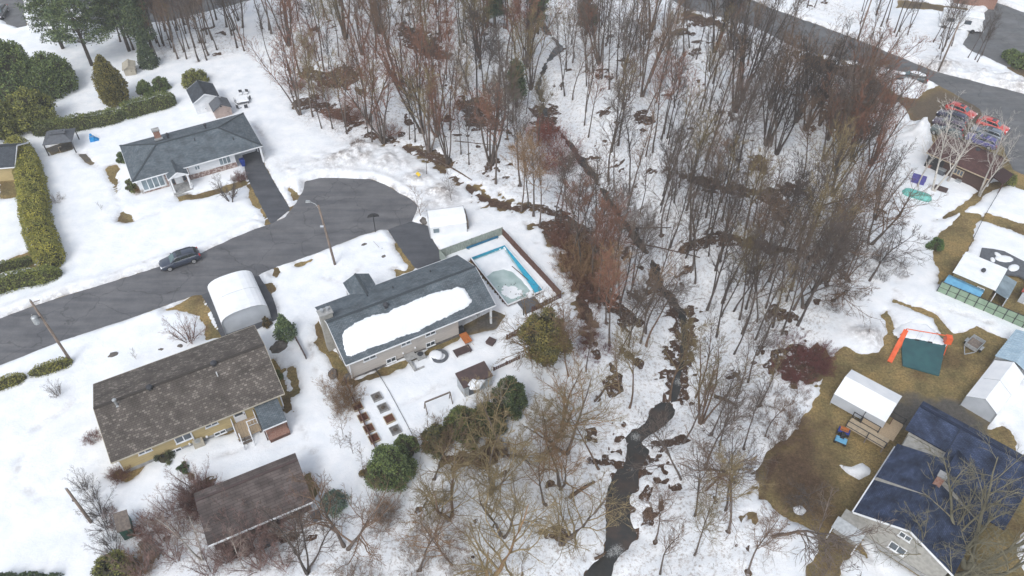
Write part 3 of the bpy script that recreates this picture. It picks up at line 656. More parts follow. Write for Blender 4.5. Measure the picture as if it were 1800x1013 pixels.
q2 = F.at(*(190+845/5.96, 180+760/5.96), 1, YW-0.1); xp1 = q2.x + 0.2
MB().box(xp1, XC+0.03, YW-0.1, YW+0.3, -0.4, 1.0).build('stone_base', 'stone_veneer', h)
MB().box(0.9, xs0-0.02, YW-0.07, YW+0.3, -0.4, 0.55).build('stone_base', 'stone_veneer', h)
MB().box(xs0, xp1-0.02, YW-0.08, YW+0.3, -0.4, ZE-0.15).build('stone_panel', 'stone_veneer', h)
window(h, 0.9, xs0-0.12, 0.62, 2.35, YW-0.05, 4, 'glass_pale', bw=0.11)
a = F.at(190+1160/5.96, 180+620/5.96, 1, YW).x; b_ = F.at(190+1285/5.96, 180+600/5.96, 1, YW).x
window(h, a, b_, 1.15, 2.3, YW, 3, 'glass_pale', bw=0.08)
a = F.at(190+905/5.96, 180+690/5.96, 1, YW).x; b_ = F.at(190+960/5.96, 180+670/5.96, 1, YW).x
window(h, a, b_, 1.5, 2.2, YW, 2, 'glass_pale', bw=0.08)
# portico
px0 = F.at(190+628/5.96, 180+815/5.96, 2, 2.6).x; px1 = F.at(190+845/5.96, 180+755/5.96, 2, 2.6).x; py0 = F.at(190+628/5.96, 180+815/5.96, 2, 2.6).y
pr = gable_roof(h, px0, px1, py0, 2.6, 2.62, 0.75, 'shingle_slate', axis='y', name='portico_roof')
MB().hexa([(px0+0.1, py0+0.12, 2.5), (px1-0.1, py0+0.12, 2.5), ((px0+px1)/2, py0+0.12, 3.2)], [(px0+0.1, py0+0.2, 2.5), (px1-0.1, py0+0.2, 2.5), ((px0+px1)/2, py0+0.2, 3.2)]).build('pediment', 'white_trim', pr)
for x in (px0+0.25, px1-0.25):
    c = MB(); c.box(x-0.1, x+0.1, py0+0.15, py0+0.35, 0.3, 2.5); c.box(x-0.15, x+0.15, py0+0.1, py0+0.4, 0.28, 0.5); c.box(x-0.15, x+0.15, py0+0.1, py0+0.4, 2.35, 2.48); c.build('column', 'white_trim', h)
MB().box(px0+0.05, px1-0.05, py0-0.2, YW, -0.3, 0.28).build('porch_floor', 'concrete', h)
MB().box(px0+0.2, px1-0.2, py0-0.55, py0-0.2, -0.3, 0.12).build('porch_step', 'concrete', h)
xm = (px0+px1)/2
dr = MB().box(xm-0.5, xm+0.5, YW-0.13, YW+0.1, 0.3, 2.35).build('door', 'white_trim', h)
for dx in (-0.28, 0.08): MB().box(xm+dx, xm+dx+0.2, YW-0.15, YW-0.1, 1.8, 2.1).build('door_pane', 'glass_dark', dr)
MB().box(xm+0.36, xm+0.42, YW-0.2, YW-0.13, 1.2, 1.3).build('door_handle', 'black_metal', dr)
for s_ in (-1, 1): MB().box(xm+s_*0.75-0.16, xm+s_*0.75+0.16, YW-0.14, YW, 0.5, 2.3).build('side_light', 'glass_dark', h)
for x in (px0+0.05, px1-0.05): railing(h, [(x, py0+0.2, 0.28), (x, YW-0.2, 0.28)], 0.85, 'white_trim', bal=0.14)
c = MB(); c.box(L-0.45, L-0.22, 0.25, 0.48, -0.2, ZE-0.15); c.build('carport_post', 'white_trim', h)
c = MB(); c.box(L-0.4, L-0.25, 3.2, 3.35, -0.2, ZE-0.15); c.build('carport_post', 'white_trim', h)
ch = MB(); cxy = F.at(190+522/5.96, 180+365/5.96, 2, 4.2); ch.box(cxy.x-0.42, cxy.x+0.42, cxy.y-0.35, cxy.y+0.35, 3.0, 5.3); chm = ch.build('chimney', 'brick_red', roof)
MB().box(cxy.x-0.5, cxy.x+0.5, cxy.y-0.43, cxy.y+0.43, 5.3, 5.45).build('chimney_cap', 'concrete', chm)
MB().box(cxy.x-0.55, cxy.x+0.55, cxy.y-0.75, cxy.y-0.36, 4.12, 4.28).build('flashing', 'galvanised', chm)
for u, v in ((620,345), (1015,245)):
    q = F.at(190+u/5.96, 180+v/5.96, 2, 4.4); vent_box(roof, q.x, q.y, 4.25)
for u, v in ((912,408), (1308,368)):
    q = F.at(190+u/5.96, 180+v/5.96, 2, 4.0); pipe(roof, q.x, q.y, ZE + 1.6*min(q.y, D-q.y)/(D/2), 0.45)

# ================================================================ long yellow house with brown shingles, foreground left
F = Fr(-36.73, 39.4, 29.4); L, D, ZE, RISE = 16.3, 10.5, 2.9, 2.1; FY = F
h = thing('yellow_house', 'long yellow-sided house with mottled brown shingle roof in the left foreground', 'house', F.o, F.a)
YW = 0.6
gable_wall(h, 0.45, L-0.45, YW, D-0.6, ZE-0.02, RISE*0.88, 'yellow_siding')
MB().box(0.43, L-0.43, YW-0.03, D-0.57, -0.45, 0.45).build('foundation', 'concrete', h)
roof = gable_roof(h, 0, L, 0, D, ZE, RISE, 'shingle_brown', 'tan_board')
for x in (0.42, L-0.42): MB().box(x-0.06, x+0.06, YW-0.05, YW+0.07, 0.45, ZE-0.2).build('corner_board', 'white_trim', h)
S = 5.63; X = lambda u, v, val=YW: F.at(150+u/S, 660+v/S, 1, val)
a, b_ = X(530, 790), X(665, 740); window(h, a.x, b_.x, 1.75, 2.65, YW, 2, 'glass_dark')
a, b_ = X(890, 660), X(1060, 600); window(h, a.x, b_.x, 1.2, 2.55, YW, 2, 'glass_dark', bw=0.09)
a, b_ = X(845, 790), X(965, 745); window(h, a.x, b_.x, 0.12, 0.62, YW-0.04, 2, 'glass_dark')
S3 = 6.33; X3 = lambda u, v, val=YW: F.at(330+u/S3, 640+v/S3, 1, val)
a, b_ = X3(195, 705), X3(335, 650); window(h, a.x, b_.x, 1.75, 2.65, YW, 2, 'glass_dark')
a, b_ = X3(300, 800), X3(430, 750); window(h, a.x, b_.x, 0.12, 0.6, YW-0.04, 2, 'glass_dark')
q = X3(75, 850); MB().box(q.x-0.06, q.x+0.06, YW-0.1, YW, 0.1, ZE-0.2).build('downspout', 'white_trim', h)
q = X3(110, 860, YW-0.5); hp = MB().box(q.x-0.5, q.x+0.5, YW-0.75, YW-0.12, 0.15, 0.95, 0.03).build('heat_pump', 'tan_board', h); MB().lathe([(0.3,-0.02),(0.3,0.02)], 12, (q.x, YW-0.43, 0.96)).build('fan_grille', 'galvanised', hp)
for u, v in ((210, 805), (18, 885)): q = X3(u, v); MB().box(q.x-0.09, q.x+0.09, YW-0.16, YW, q.z-0.08, q.z+0.1).build('dryer_vent', 'white_trim', h)
# back door, stoop and steps
a, b_ = X3(530, 640), X3(660, 600); dr = MB().box(a.x, b_.x, YW-0.07, YW+0.05, 0.85, 2.75).build('door', 'white_trim', h)
MB().box(a.x+0.14, b_.x-0.2, YW-0.1, YW-0.05, 1.75, 2.6).build('door_pane', 'glass_dark', dr); MB().box(b_.x-0.13, b_.x-0.07, YW-0.15, YW-0.07, 1.6, 1.72).build('door_handle', 'black_metal', dr)
dx0 = F.at(330+505/S3, 640+700/S3, 2, 0.8).x; dx1 = F.at(330+800/S3, 640+690/S3, 2, 0.8).x; dy0 = F.at(330+620/S3, 640+815/S3, 2, 0.8).y
dk = MB().box(dx0, dx1, dy0, YW-0.04, 0.7, 0.82).build('deck', 'wood_deck', h)
for k in range(8): x = dx0 + 0.1 + (dx1-dx0-0.2)*k/7; MB().box(x-0.01, x+0.01, dy0+0.02, YW-0.05, 0.822, 0.828).build('board_joint', 'wood_weathered', dk)
for x in (dx0+0.1, dx1-0.1): MB().box(x-0.07, x+0.07, dy0+0.05, dy0+0.19, -0.3, 0.7).build('deck_post', 'wood_weathered', h)
railing(h, [(dx0+0.05, YW-0.1, 0.82), (dx0+0.05, dy0+0.06, 0.82)], 0.9, 'white_trim', bal=0.25)
railing(h, [(dx1-0.06, YW-0.1, 0.82), (dx1-0.06, dy0+0.9, 0.82), (dx1-1.0, dy0+0.9, 0.82), (dx1-1.0, dy0+0.05, 0.82)], 0.9, 'white_trim', bal=0.25)
for k in range(4): MB().box(dx0+0.3, dx1-1.05, dy0-0.28*(k+1), dy0-0.28*k, 0.62-0.2*k-0.05, 0.62-0.2*k).build('step', 'wood_weathered', h)
for x in (dx0+0.28, dx1-1.05): railing(h, [(x, dy0, 0.7), (x, dy0-1.1, 0.0)], 0.85, 'white_trim')
# grey sheet canopy over the spa
P = [F.at(447.7, 719.8, 2, 2.45), F.at(488.8, 703, 2, 2.45), F.at(503.8, 738.7, 2, 2.15), F.at(463.5, 756, 2, 2.15)]
cx0, cx1 = P[0].x, P[1].x; cy1 = P[0].y; cy0 = P[3].y
mb = MB(); slope(mb, (cx0, cy0, 2.15), (cx1, cy0, 2.15), (cx1, YW, 2.55), (cx0, YW, 2.55), 0.08); cn = mb.build('canopy', 'shingle_slate', h)
MB().bar((cx0, cy0-0.03, 2.08), (cx1, cy0-0.03, 2.08), 0.05, 0.14).build('gutter', 'white_trim', cn)
for x in (cx0+0.1, cx1-0.1): MB().box(x-0.06, x+0.06, cy0+0.1, cy0+0.22, 0, 2.1).build('canopy_post', 'wood_brown', h)
sp = thing('spa_tub', 'dark red-brown boarded tub under the grey canopy of the yellow house', 'hot tub', F.o, F.a)
MB().box(cx0+0.25, cx1-0.1, cy0-0.35, cy0+1.7, -0.1, 0.75).build('cabinet', 'wood_brown', sp); MB().box(cx0+0.2, cx1-0.05, cy0-0.4, cy0+1.75, 0.75, 0.87, 0.04).build('lid', 'brick_red', sp)
S = 5.63
q = F.at(150+645/S, 660+165/S, 2, 5.2); vent_box(roof, q.x, D/2-0.15, ZE+RISE-0.05, 0.5)
q = F.at(330+300/S3, 640+25/S3, 2, 5.2); vent_box(roof, q.x, D/2-0.15, ZE+RISE-0.05, 0.5)
q = F.at(330+322/S3, 640+105/S3, 2, 4.9); pipe(roof, q.x, q.y, 4.6, 0.5, 0.05, 'white_trim')
q = F.at(150+310/S, 660+290/S, 2, 4.9); mt = MB(); mt.lathe([(0.22,-0.2),(0.2,0.05),(0.11,0.08),(0.11,0.8),(0.19,0.82),(0.19,0.98),(0.05,1.05)], 10, (q.x, q.y, 4.7)); mt.build('flue', 'galvanised', roof)
rl = MB(); qa = F.at(165, 690, 2, 0.4)
for k in range(3): rl.bar((0.1, D-2.6, 0.25+0.35*k), (0.1, D-0.8, 0.25+0.35*k), 0.05, 0.05)
for y in (D-2.6, D-0.8): rl.bar((0.1, y, -0.1), (0.1, y, 1.05), 0.08, 0.08)
rl.build('stair_rail', 'wood_weathered', h)
for u0, v0, u1, v1, nm in ((750, 690, 800, 790, 'climbing_vine'), (420, 820, 490, 900, 'climbing_vine')):
    pass

# ================================================================ beige house with snow on its roof, centre
F = Fr(-16.92, 50.75, 29.5); L, D, ZE, RISE = 17.4, 9.45, 3.2, 1.95; FM = F; XC = 13.0; YW = 0.55
h = thing('beige_house', 'beige-sided house with slate grey gable roof and stone chimney beside the pool', 'house', F.o, F.a)
gable_wall(h, 0.45, XC, YW, D-0.55, ZE-0.02, RISE*0.88, 'beige_siding')
MB().box(0.42, XC+0.02, YW-0.04, D-0.52, -0.5, 0.35).build('foundation', 'concrete_dark', h)
MB().box(XC+0.03, L-0.5, D-3.0, D-0.55, -0.4, ZE-0.15).build('carport_store', 'beige_siding', h)
MB().hexa([(L-0.35, 0.6, ZE-0.05), (L-0.35, D-0.6, ZE-0.05), (L-0.35, D/2, ZE+RISE-0.25)], [(L-0.25, 0.6, ZE-0.05), (L-0.25, D-0.6, ZE-0.05), (L-0.25, D/2, ZE+RISE-0.25)]).build('carport_gable', 'beige_siding', h)
roof = gable_roof(h, 0, L, 0, D, ZE, RISE, 'shingle_slate', 'white_trim')
for y in (0.4, 3.4, 6.3): MB().box(L-0.5, L-0.3, y, y+0.2, -0.2, ZE-0.1).build('carport_post', 'white_trim', h)
MB().box(0.38, 0.5, YW-0.07, YW+0.06, 0.3, ZE-0.15).build('corner_board', 'white_trim', h)
S6 = 3.75; X6 = lambda u, v, val=YW: F.at(420+u/S6, 450+v/S6, 1, val)
for (u0, v0, u1, v1, z0, z1) in ((820, 690, 905, 660, 2.0, 2.95), (1068, 585, 1132, 560, 2.0, 2.95), (1228, 520, 1295, 495, 2.0, 2.95), (972, 705, 1035, 680, 0.35, 1.0), (1232, 590, 1292, 570, 0.35, 1.0)):
    a, b_ = X6(u0, v0), X6(u1, v1); window(h, a.x, b_.x, z0, z1, YW - (0.045 if z0 < 0.5 else 0), 2, 'glass_dark')
for u, v in ((1080, 640), (1160, 605)): q = X6(u, v); MB().box(q.x-0.08, q.x+0.08, YW-0.14, YW, q.z-0.07, q.z+0.1).build('dryer_vent', 'white_trim', h)
# porch roof on the street side
gr_ = gable_roof(h, F.at(608, 507, 2, 3.1).x, F.at(660, 500, 2, 3.1).x, D-2.2, F.at(613, 500, 2, 3.2).y + 0.6, ZE-0.05, 0.7, 'shingle_slate', axis='y', name='porch_roof')
x0p, x1p = F.at(608, 507, 2, 3.1).x, F.at(660, 500, 2, 3.1).x; yp = F.at(613, 500, 2, 3.2).y + 0.6
for x in (x0p+0.2, x1p-0.2): MB().box(x-0.08, x+0.08, yp-0.3, yp-0.14, -0.2, ZE-0.15).build('porch_post', 'white_trim', h)
# chimney on the left end wall
ch = MB(); ch.box(-0.35, 0.95, D-4.0, D-3.15, -0.3, ZE+RISE+0.35); chm = ch.build('chimney', 'stucco', roof)
MB().box(-0.45, 1.05, D-4.1, D-3.05, ZE+RISE+0.35, ZE+RISE+0.5).build('chimney_cap', 'concrete', chm)
for x in (0.0, 0.6): MB().lathe([(0.17, 0.5), (0.17, 0.85), (0.2, 0.86), (0.2, 0.92)], 10, (x, D-3.58, ZE+RISE)).build('flue', 'galvanised', chm)
q = F.at(420+968/S6, 450+325/S6, 2, 5.2); vent_box(roof, q.x, q.y, 5.0, 0.5)
for u, v in ((845, 255), (1015, 210), (1260, 95)): q = F.at(420+u/S6, 450+v/S6, 2, 4.3); pipe(roof, q.x, q.y, ZE + RISE*(D-q.y)/(D/2), 0.3)
MB().box(XC+0.05, XC+0.75, YW+0.1, YW+0.6, -0.1, 0.9, 0.04).build('propane_box', 'dark_plastic', h)
# the snow slab left on the near slope
out = [(601,589),(607,581),(623,567),(652,555),(684,550),(697,541),(740,525),(769,513),(804,505),(817,507),(829,530),(820,541),(801,550),(751,573),(737,581),(687,599),(649,613),(617,627),(609,625),(604,615)]
d_ = Vector((0, D/2, RISE)).normalized(); nrm = Vector((0, -RISE, D/2)).normalized()
def on_slope(px, py):
    d = F.m @ Vector(ray(px, py)); c = F.m @ (Vector((0, 0, CAM_H)) - F.o); p0 = Vector((0, 0, ZE)); t = ((p0 - c) @ nrm) / (d @ nrm); w_ = c + d * t
    return (w_.x, (w_ - p0) @ d_)
pol = np.array([on_slope(*p_) for p_ in out]); g = 0.11
us = np.arange(pol[:, 0].min()-0.4, pol[:, 0].max()+0.4, g); vs_ = np.arange(pol[:, 1].min()-0.4, pol[:, 1].max()+0.4, g)
Q = np.stack(np.meshgrid(us, vs_), -1).reshape(-1, 2); s_ = sdf(Q, pol) + 0.35*fbm(Q[:, 0]/1.6, Q[:, 1]/1.6, 61, 3) + 0.22*fbm(Q[:, 0]/0.2, Q[:, 1]/0.2, 66, 2)
hh = np.where(s_ > 0, 0.16*(1-np.exp(-s_/0.14)) + 0.07*fbm(Q[:, 0]/1.2, Q[:, 1]/1.2, 71, 3), s_*0.6)
V3 = np.c_[Q[:, 0], d_.y*Q[:, 1] + nrm.y*hh, ZE + d_.z*Q[:, 1] + nrm.z*hh]; nx, ny = len(us), len(vs_); c = np.arange(nx*ny).reshape(ny, nx)
q4 = np.stack([c[:-1, :-1], c[:-1, 1:], c[1:, 1:], c[1:, :-1]], -1).reshape(-1, 4); q4 = q4[(s_ > -0.12)[q4].any(1)]; uq, inv = np.unique(q4, return_inverse=True)
me = np_mesh('roof_snow', V3[uq], inv.reshape(-1, 4), 'roof_snow'); shade_smooth(me)
o = link('snow_slab', me, None, F.o, F.a); tag(o, 'long slab of melting snow on the near roof slope of the beige house', 'snow')

# ================================================================ two white car shelters of the left street
def shelter(name, label, fr, wd, ln, wall_h, hgt_, m='shelter_vinyl', rib=5, end='shelter_vinyl_grey', round_=True):
    """arched vinyl garage: x across, y along"""
    t = thing(name, label, 'car shelter', fr.o, fr.a)
    N = 12; prof = []
    for k in range(N + 1):
        q = k / N
        if round_: a = math.pi * (1 - q); prof.append((wd/2 + wd/2 * math.copysign(abs(math.cos(a)) ** 0.75, math.cos(a)), wall_h + (hgt_ - wall_h) * math.sin(a) ** 0.85))
        else: prof.append((wd * q, wall_h + (hgt_ - wall_h) * (1 - abs(2*q - 1))))
    prof = [(0, 0)] + prof + [(wd, 0)]
    mb = MB(); n = 9
    for j in range(n):
        y0, y1 = ln*j/n, ln*(j+1)/n; s0 = 1.0 - 0.018*math.sin(math.pi*((j*rib/n) % 1)); s1 = 1.0 - 0.018*math.sin(math.pi*(((j+1)*rib/n) % 1))
        for (xa, za), (xb, zb) in zip(prof[:-1], prof[1:]): mb.poly([(xa, y0, za*s0), (xb, y0, zb*s0), (xb, y1, zb*s1), (xa, y1, za*s1)])
    mb.build('cover', m, t, smooth=True)
    for y in (0.12, ln-0.12): MB().poly([(x, y, z*0.985) for x, z in prof]).build('end_panel', end, t)
    for y in (0.02, ln*0.5, ln-0.02): MB().tube([(x*0.99+wd*0.005, y, z*0.98+0.01) for x, z in prof], 0.035, 5).build('hoop', 'galvanised', t)
    return t
f = fr_px(397, 590, 0.0, 29.0)
ts = shelter('car_shelter', 'arched white vinyl car shelter on the driveway behind the yellow house', f, 5.2, 6.4, 1.7, 2.9)
f = fr_px(757, 420, 0.0, 11.5)
t2 = thing('storage_shelter', 'low white vinyl shelter with small window beside the pool fence', 'car shelter', f.o, f.a)
mb = MB(); pr = [(0,0),(0.25,1.6),(1.2,2.35),(2.6,2.45),(3.7,1.7),(3.9,0)]
mb.hexa([(0.0, y, z) for y, z in pr], [(4.7, y, z) for y, z in pr]); mb.build('cover', 'shelter_vinyl', t2)
MB().box(0.45, 1.15, 0.0, 0.2, 0.85, 1.35).build('window', 'glass_pale', t2)
for x in (0.02, 4.68): MB().tube([(x, y, z + 0.02) for y, z in pr], 0.04, 5).build('hoop', 'galvanised', t2)
MB().box(4.72, 5.0, 0.6, 3.3, -0.1, 1.5).build('end_stack', 'wood_weathered', t2)

# ================================================================ sheds, pergola and small buildings
def shed(name, label, fr, w_, l_, wall, rise, roofm, wallm, axis='y', trim='white_trim', door=None, cat='shed', over=0.18):
    t = thing(name, label, cat, fr.o, fr.a)
    gable_wall(t, 0, w_, 0, l_, wall, rise*0.95, wallm, axis, -0.3)
    gable_roof(t, -over, w_+over, -over, l_+over, wall - 0.02, rise*(1+2*over/(w_ if axis == 'y' else l_)), roofm, trim, axis)
    if door:
        dr = MB().box(door[0], door[1], -0.06, 0.02, 0.05, door[2]).build('door', door[3], t); MB().box(door[1]-0.15, door[1]-0.09, -0.1, -0.06, 0.9, 1.05).build('handle', 'black_metal', dr)
    return t
f = fr_px(300+405/11.25, 130+600/11.25, 2.3, 29); o_ = fr_px(345, 202, 0, 29)
q0 = atz(336.5, 182.5, 2.3); f = Fr(q0[0]+0.3, q0[1]+0.2, 29)
sh = shed('garden_shed', 'white garden shed with dark grey gable roof behind the bungalow', f, 3.7, 4.2, 2.35, 1.0, 'shingle_dark', 'white_siding', door=(0.6, 1.5, 1.95, 'white_trim'))
q0 = atz(300+850/11.25, 130+725/11.25, 1.7); f = Fr(q0[0], q0[1], 29)
sh = shed('barrel_roof_shed', 'small pinkish beige plastic shed with grey roof beside the white shed', f, 2.5, 2.6, 1.65, 0.75, 'slate_sheet', 'pink_beige', trim=None, door=(0.45, 2.05, 1.6, 'pink_beige'))
MB().box(1.05, 1.3, -0.05, 0.0, 1.95, 2.15).build('vent', 'dark_plastic', sh)
f = fr_px(222, 137, 0, 20)
sh = shed('storage_shed', 'little cream storage shed half hidden behind the cone-shaped cedar', f, 1.7, 2.2, 1.5, 0.4, 'tan_board', 'tan_board', trim=None, door=(0.3, 1.2, 1.35, 'tan_board'))
q0 = atz(74, 255.5, 2.1); f = Fr(q0[0], q0[1], 14)
g_ = thing('gazebo', 'dark steel gazebo with vented grey roof at the hedge corner', 'gazebo', f.o, f.a)
mb = MB(); W_, D_ = 3.9, 3.6; zt = 2.9
P4 = [(0,0,2.1),(W_,0,2.1),(W_,D_,2.1),(0,D_,2.1)]; c4 = [(W_*0.32,D_*0.42,zt-0.2),(W_*0.68,D_*0.42,zt-0.2),(W_*0.68,D_*0.58,zt-0.2),(W_*0.32,D_*0.58,zt-0.2)]
for k in range(4): slope(mb, P4[k], P4[(k+1) % 4], c4[(k+1) % 4], c4[k], 0.06)
rf = mb.build('roof', 'slate_sheet', g_); mb = MB(); mb.box(W_*0.22, W_*0.78, D_*0.36, D_*0.64, zt-0.1, zt+0.02); mb.box(W_*0.3, W_*0.7, D_*0.45, D_*0.55, zt+0.02, zt+0.12); mb.build('roof_vent', 'slate_sheet', rf)
for x in (0.15, W_-0.15):
    for y in (0.15, D_-0.15): MB().box(x-0.06, x+0.06, y-0.06, y+0.06, -0.1, 2.1).build('post', 'black_metal', g_)
for (a, b_) in (((0.15,0.15),(W_-0.15,0.15)), ((W_-0.15,0.15),(W_-0.15,D_-0.15)), ((W_-0.15,D_-0.15),(0.15,D_-0.15)), ((0.15,D_-0.15),(0.15,0.15))): MB().bar((*a, 2.0), (*b_, 2.0), 0.1, 0.12).build('beam', 'black_metal', g_)
MB().tube([(1.5,0.9,0.0),(1.5,0.9,0.9),(2.0,0.7,1.1)], 0.04, 5).build('hanging_hook', 'wood_pale', g_)
# barn, bottom left
q0 = atz(366, 961, 2.2); f = Fr(q0[0], q0[1], 27.3)
bt = thing('brown_barn', 'long low outbuilding with dull brown roof under the birches', 'outbuilding', f.o, f.a)
BL, BD = 9.2, 5.3
gable_wall(bt, 0.3, BL-0.3, 0.6, BD-0.3, 2.25, 0.45, 'barn_brown', 'x')
rf = MB(); slope(rf, (0,0,2.3), (BL,0,2.3), (BL,BD*0.8,3.15), (0,BD*0.8,3.15)); slope(rf, (BL,BD,2.85), (0,BD,2.85), (0,BD*0.8+0.004,3.15), (BL,BD*0.8+0.004,3.15)); ro = rf.build('roof', 'roof_brown_metal', bt)
MB().bar((0,-0.05,2.24), (BL,-0.05,2.24), 0.1, 0.16).build('gutter', 'white_trim', ro); MB().bar((0, BD*0.8, 3.17), (BL, BD*0.8, 3.17), 0.2, 0.05).build('ridge_cap', 'barn_brown', ro)
dr = MB().box(2.6, 4.0, 0.52, 0.62, 0.0, 2.05).build('door', 'wood_weathered', bt); MB().box(3.75, 3.83, 0.47, 0.52, 1.0, 1.15).build('handle', 'black_metal', dr)
window(bt, 6.0, 7.2, 1.0, 1.7, 0.6, 2)
# dark shed in the middle garden
q0 = atz(821, 681, 1.9); f = Fr(q0[0], q0[1], 29.5)
ms = thing('flat_roof_shed', 'dark brown flat-roofed shed with grey side in the snowy middle garden', 'shed', f.o, f.a)
q1 = f.at(800, 658, 2, 2.2); q2 = f.at(852, 636, 2, 2.3)
SW, SDp = q2.x - q1.x, q1.y
MB().box(q1.x+0.1, q2.x-0.1, 0.1, SDp-0.1, -0.3, 2.0).build('wall', 'galvanised', ms)
mb = MB(); slope(mb, (q1.x, 0, 2.0), (q2.x, 0, 2.0), (q2.x, SDp, 2.35), (q1.x, SDp, 2.35), 0.12); mb.build('roof', 'barn_brown', ms)
MB().box(q1.x+0.6, q1.x+1.4, 0.06, 0.12, 0, 1.8).build('door', 'slate_sheet', ms)
sq = f.at(838, 675, 2, 2.2); cl = MB()
cl.lathe([(0.6,0),(0.74,0.08),(0.62,0.2),(0.36,0.27),(0.05,0.3)], 15)
cl.v = [(x*(1+0.5*math.sin(3.1*x+7*y)*0.4), y*(1+0.3*math.cos(5*x+1)), z*(1+0.4*math.sin(9*x+4*y))) for x, y, z in cl.v]; o = cl.build('snow_clump', 'roof_snow', None, f.o + Matrix.Rotation(f.a, 3, 'Z') @ Vector((sq.x, sq.y, 2.1)), f.a, True); o.scale = (1.25, 0.85, 1); tag(o, 'rounded clump of snow left on the dark garden shed roof', 'snow')
# green shed and grey stack, bottom left
f = fr_px(240, 945, 0, 120)
gs = thing('green_lean_to', 'small dark green lean-to with weathered top beside the round red-brown bush', 'shed', f.o, f.a)
MB().box(0, 1.9, 0, 0.9, -0.2, 1.7).build('wall', 'dark_green_paint', gs); mb = MB(); slope(mb, (-0.1,-0.1,1.72), (2.0,-0.1,1.72), (2.0,1.0,1.95), (-0.1,1.0,1.95), 0.06); mb.build('roof', 'wood_weathered', gs)
f = fr_px(243, 960, 0, -42)
wp = thing('lumber_stack', 'stack of weathered grey lumber lying near the green lean-to', 'lumber')
wp.location = f.o; wp.rotation_euler = (0, 0, f.a)
for k in range(7): MB().box(0, 2.6-0.15*(k % 3), 0.16*k, 0.16*k+0.14, 0.05, 0.35+0.05*(k % 2)).build('board', 'wood_weathered', wp)
for x in (0.3, 2.0): MB().box(x, x+0.12, -0.05, 1.15, -0.1, 0.05).build('bearer', 'wood_brown', wp)

# neighbour's roof at the left edge
f = fr_px(-40, 322, 0, 8)
nb = shed('cottage', 'dark-roofed cottage with tan wall cut by the left edge behind the tall hedge', f, 5.6, 5.2, 2.4, 1.3, 'shingle_dark', 'yellow_siding', axis='x', cat='house', over=0.4)
# ---------------------------------------------------------------- bare trees: grown level by level, twigs and all
def nrmz(v): return v / np.maximum(np.linalg.norm(v, axis=-1, keepdims=True), 1e-9)
def run(g, P0, D0, Ln, R0, k, wob, up, tip=0.35):
    B = len(P0); P = np.zeros((B, k, 3)); P[:, 0] = P0; d = nrmz(D0)
    for i in range(1, k):
        d = nrmz(d + wob * g.normal(size=(B, 3)) + np.array([0, 0, 1.0]) * up); P[:, i] = P[:, i-1] + d * (Ln / (k - 1))[:, None]
    t = np.linspace(0, 1, k)[None]; return P, R0[:, None] * (1 - (1 - tip) * t)
def sprout(g, P, Rr, m, t0, t1, ang, lf, rf, even=True):
    """m children on every branch between t0 and t1 of its length"""
    B, k, _ = P.shape
    t = t0 + (t1 - t0) * ((np.arange(m)[None] + g.random((B, m))) / m if even else g.random((B, m)))
    x = t * (k - 1); i = np.minimum(x.astype(int), k - 2); f = x - i; b = np.arange(B)[:, None]
    p = P[b, i] * (1 - f)[..., None] + P[b, i+1] * f[..., None]; d = nrmz(P[b, i+1] - P[b, i]); r = Rr[b, i] * (1 - f) + Rr[b, i+1] * f
    n = g.normal(size=d.shape); n = nrmz(n - (n * d).sum(-1, keepdims=True) * d); a = ang * (0.75 + 0.5 * g.random((B, m)))
    D = d * np.cos(a)[..., None] + n * np.sin(a)[..., None]
    tot = np.linalg.norm(np.diff(P, axis=1), axis=2).sum(1)[:, None]
    Ln = tot * lf * (1.12 - 0.62 * (t - t0) / max(t1 - t0, 1e-6)) * (0.7 + 0.6 * g.random((B, m)))
    return p.reshape(-1, 3), D.reshape(-1, 3), Ln.ravel(), np.minimum(r * rf, r).ravel()
def tubes(P, Rr, n):
    B, k, _ = P.shape; T = np.gradient(P, axis=1); T = nrmz(T); ref = np.where(np.abs(T[..., 2:]) < 0.9, np.array([0, 0, 1.0]), np.array([1.0, 0, 0]))
    a = nrmz(np.cross(T, ref)); b = np.cross(T, a); q = 2 * np.pi * np.arange(n) / n
    V = P[:, :, None] + Rr[:, :, None, None] * (a[:, :, None] * np.cos(q)[:, None] + b[:, :, None] * np.sin(q)[:, None])
    idx = np.arange(B * k * n).reshape(B, k, n); r = np.roll(idx, -1, 2)
    F = np.stack([idx[:, :-1], r[:, :-1], r[:, 1:], idx[:, 1:]], -1).reshape(-1, 4); return V.reshape(-1, 3), F
def cat(parts):
    V, F, o = [], [], 0
    for v, f in parts: V.append(v); F.append(f + o); o += len(v)
    return np.concatenate(V), np.concatenate(F)
TREES = {}
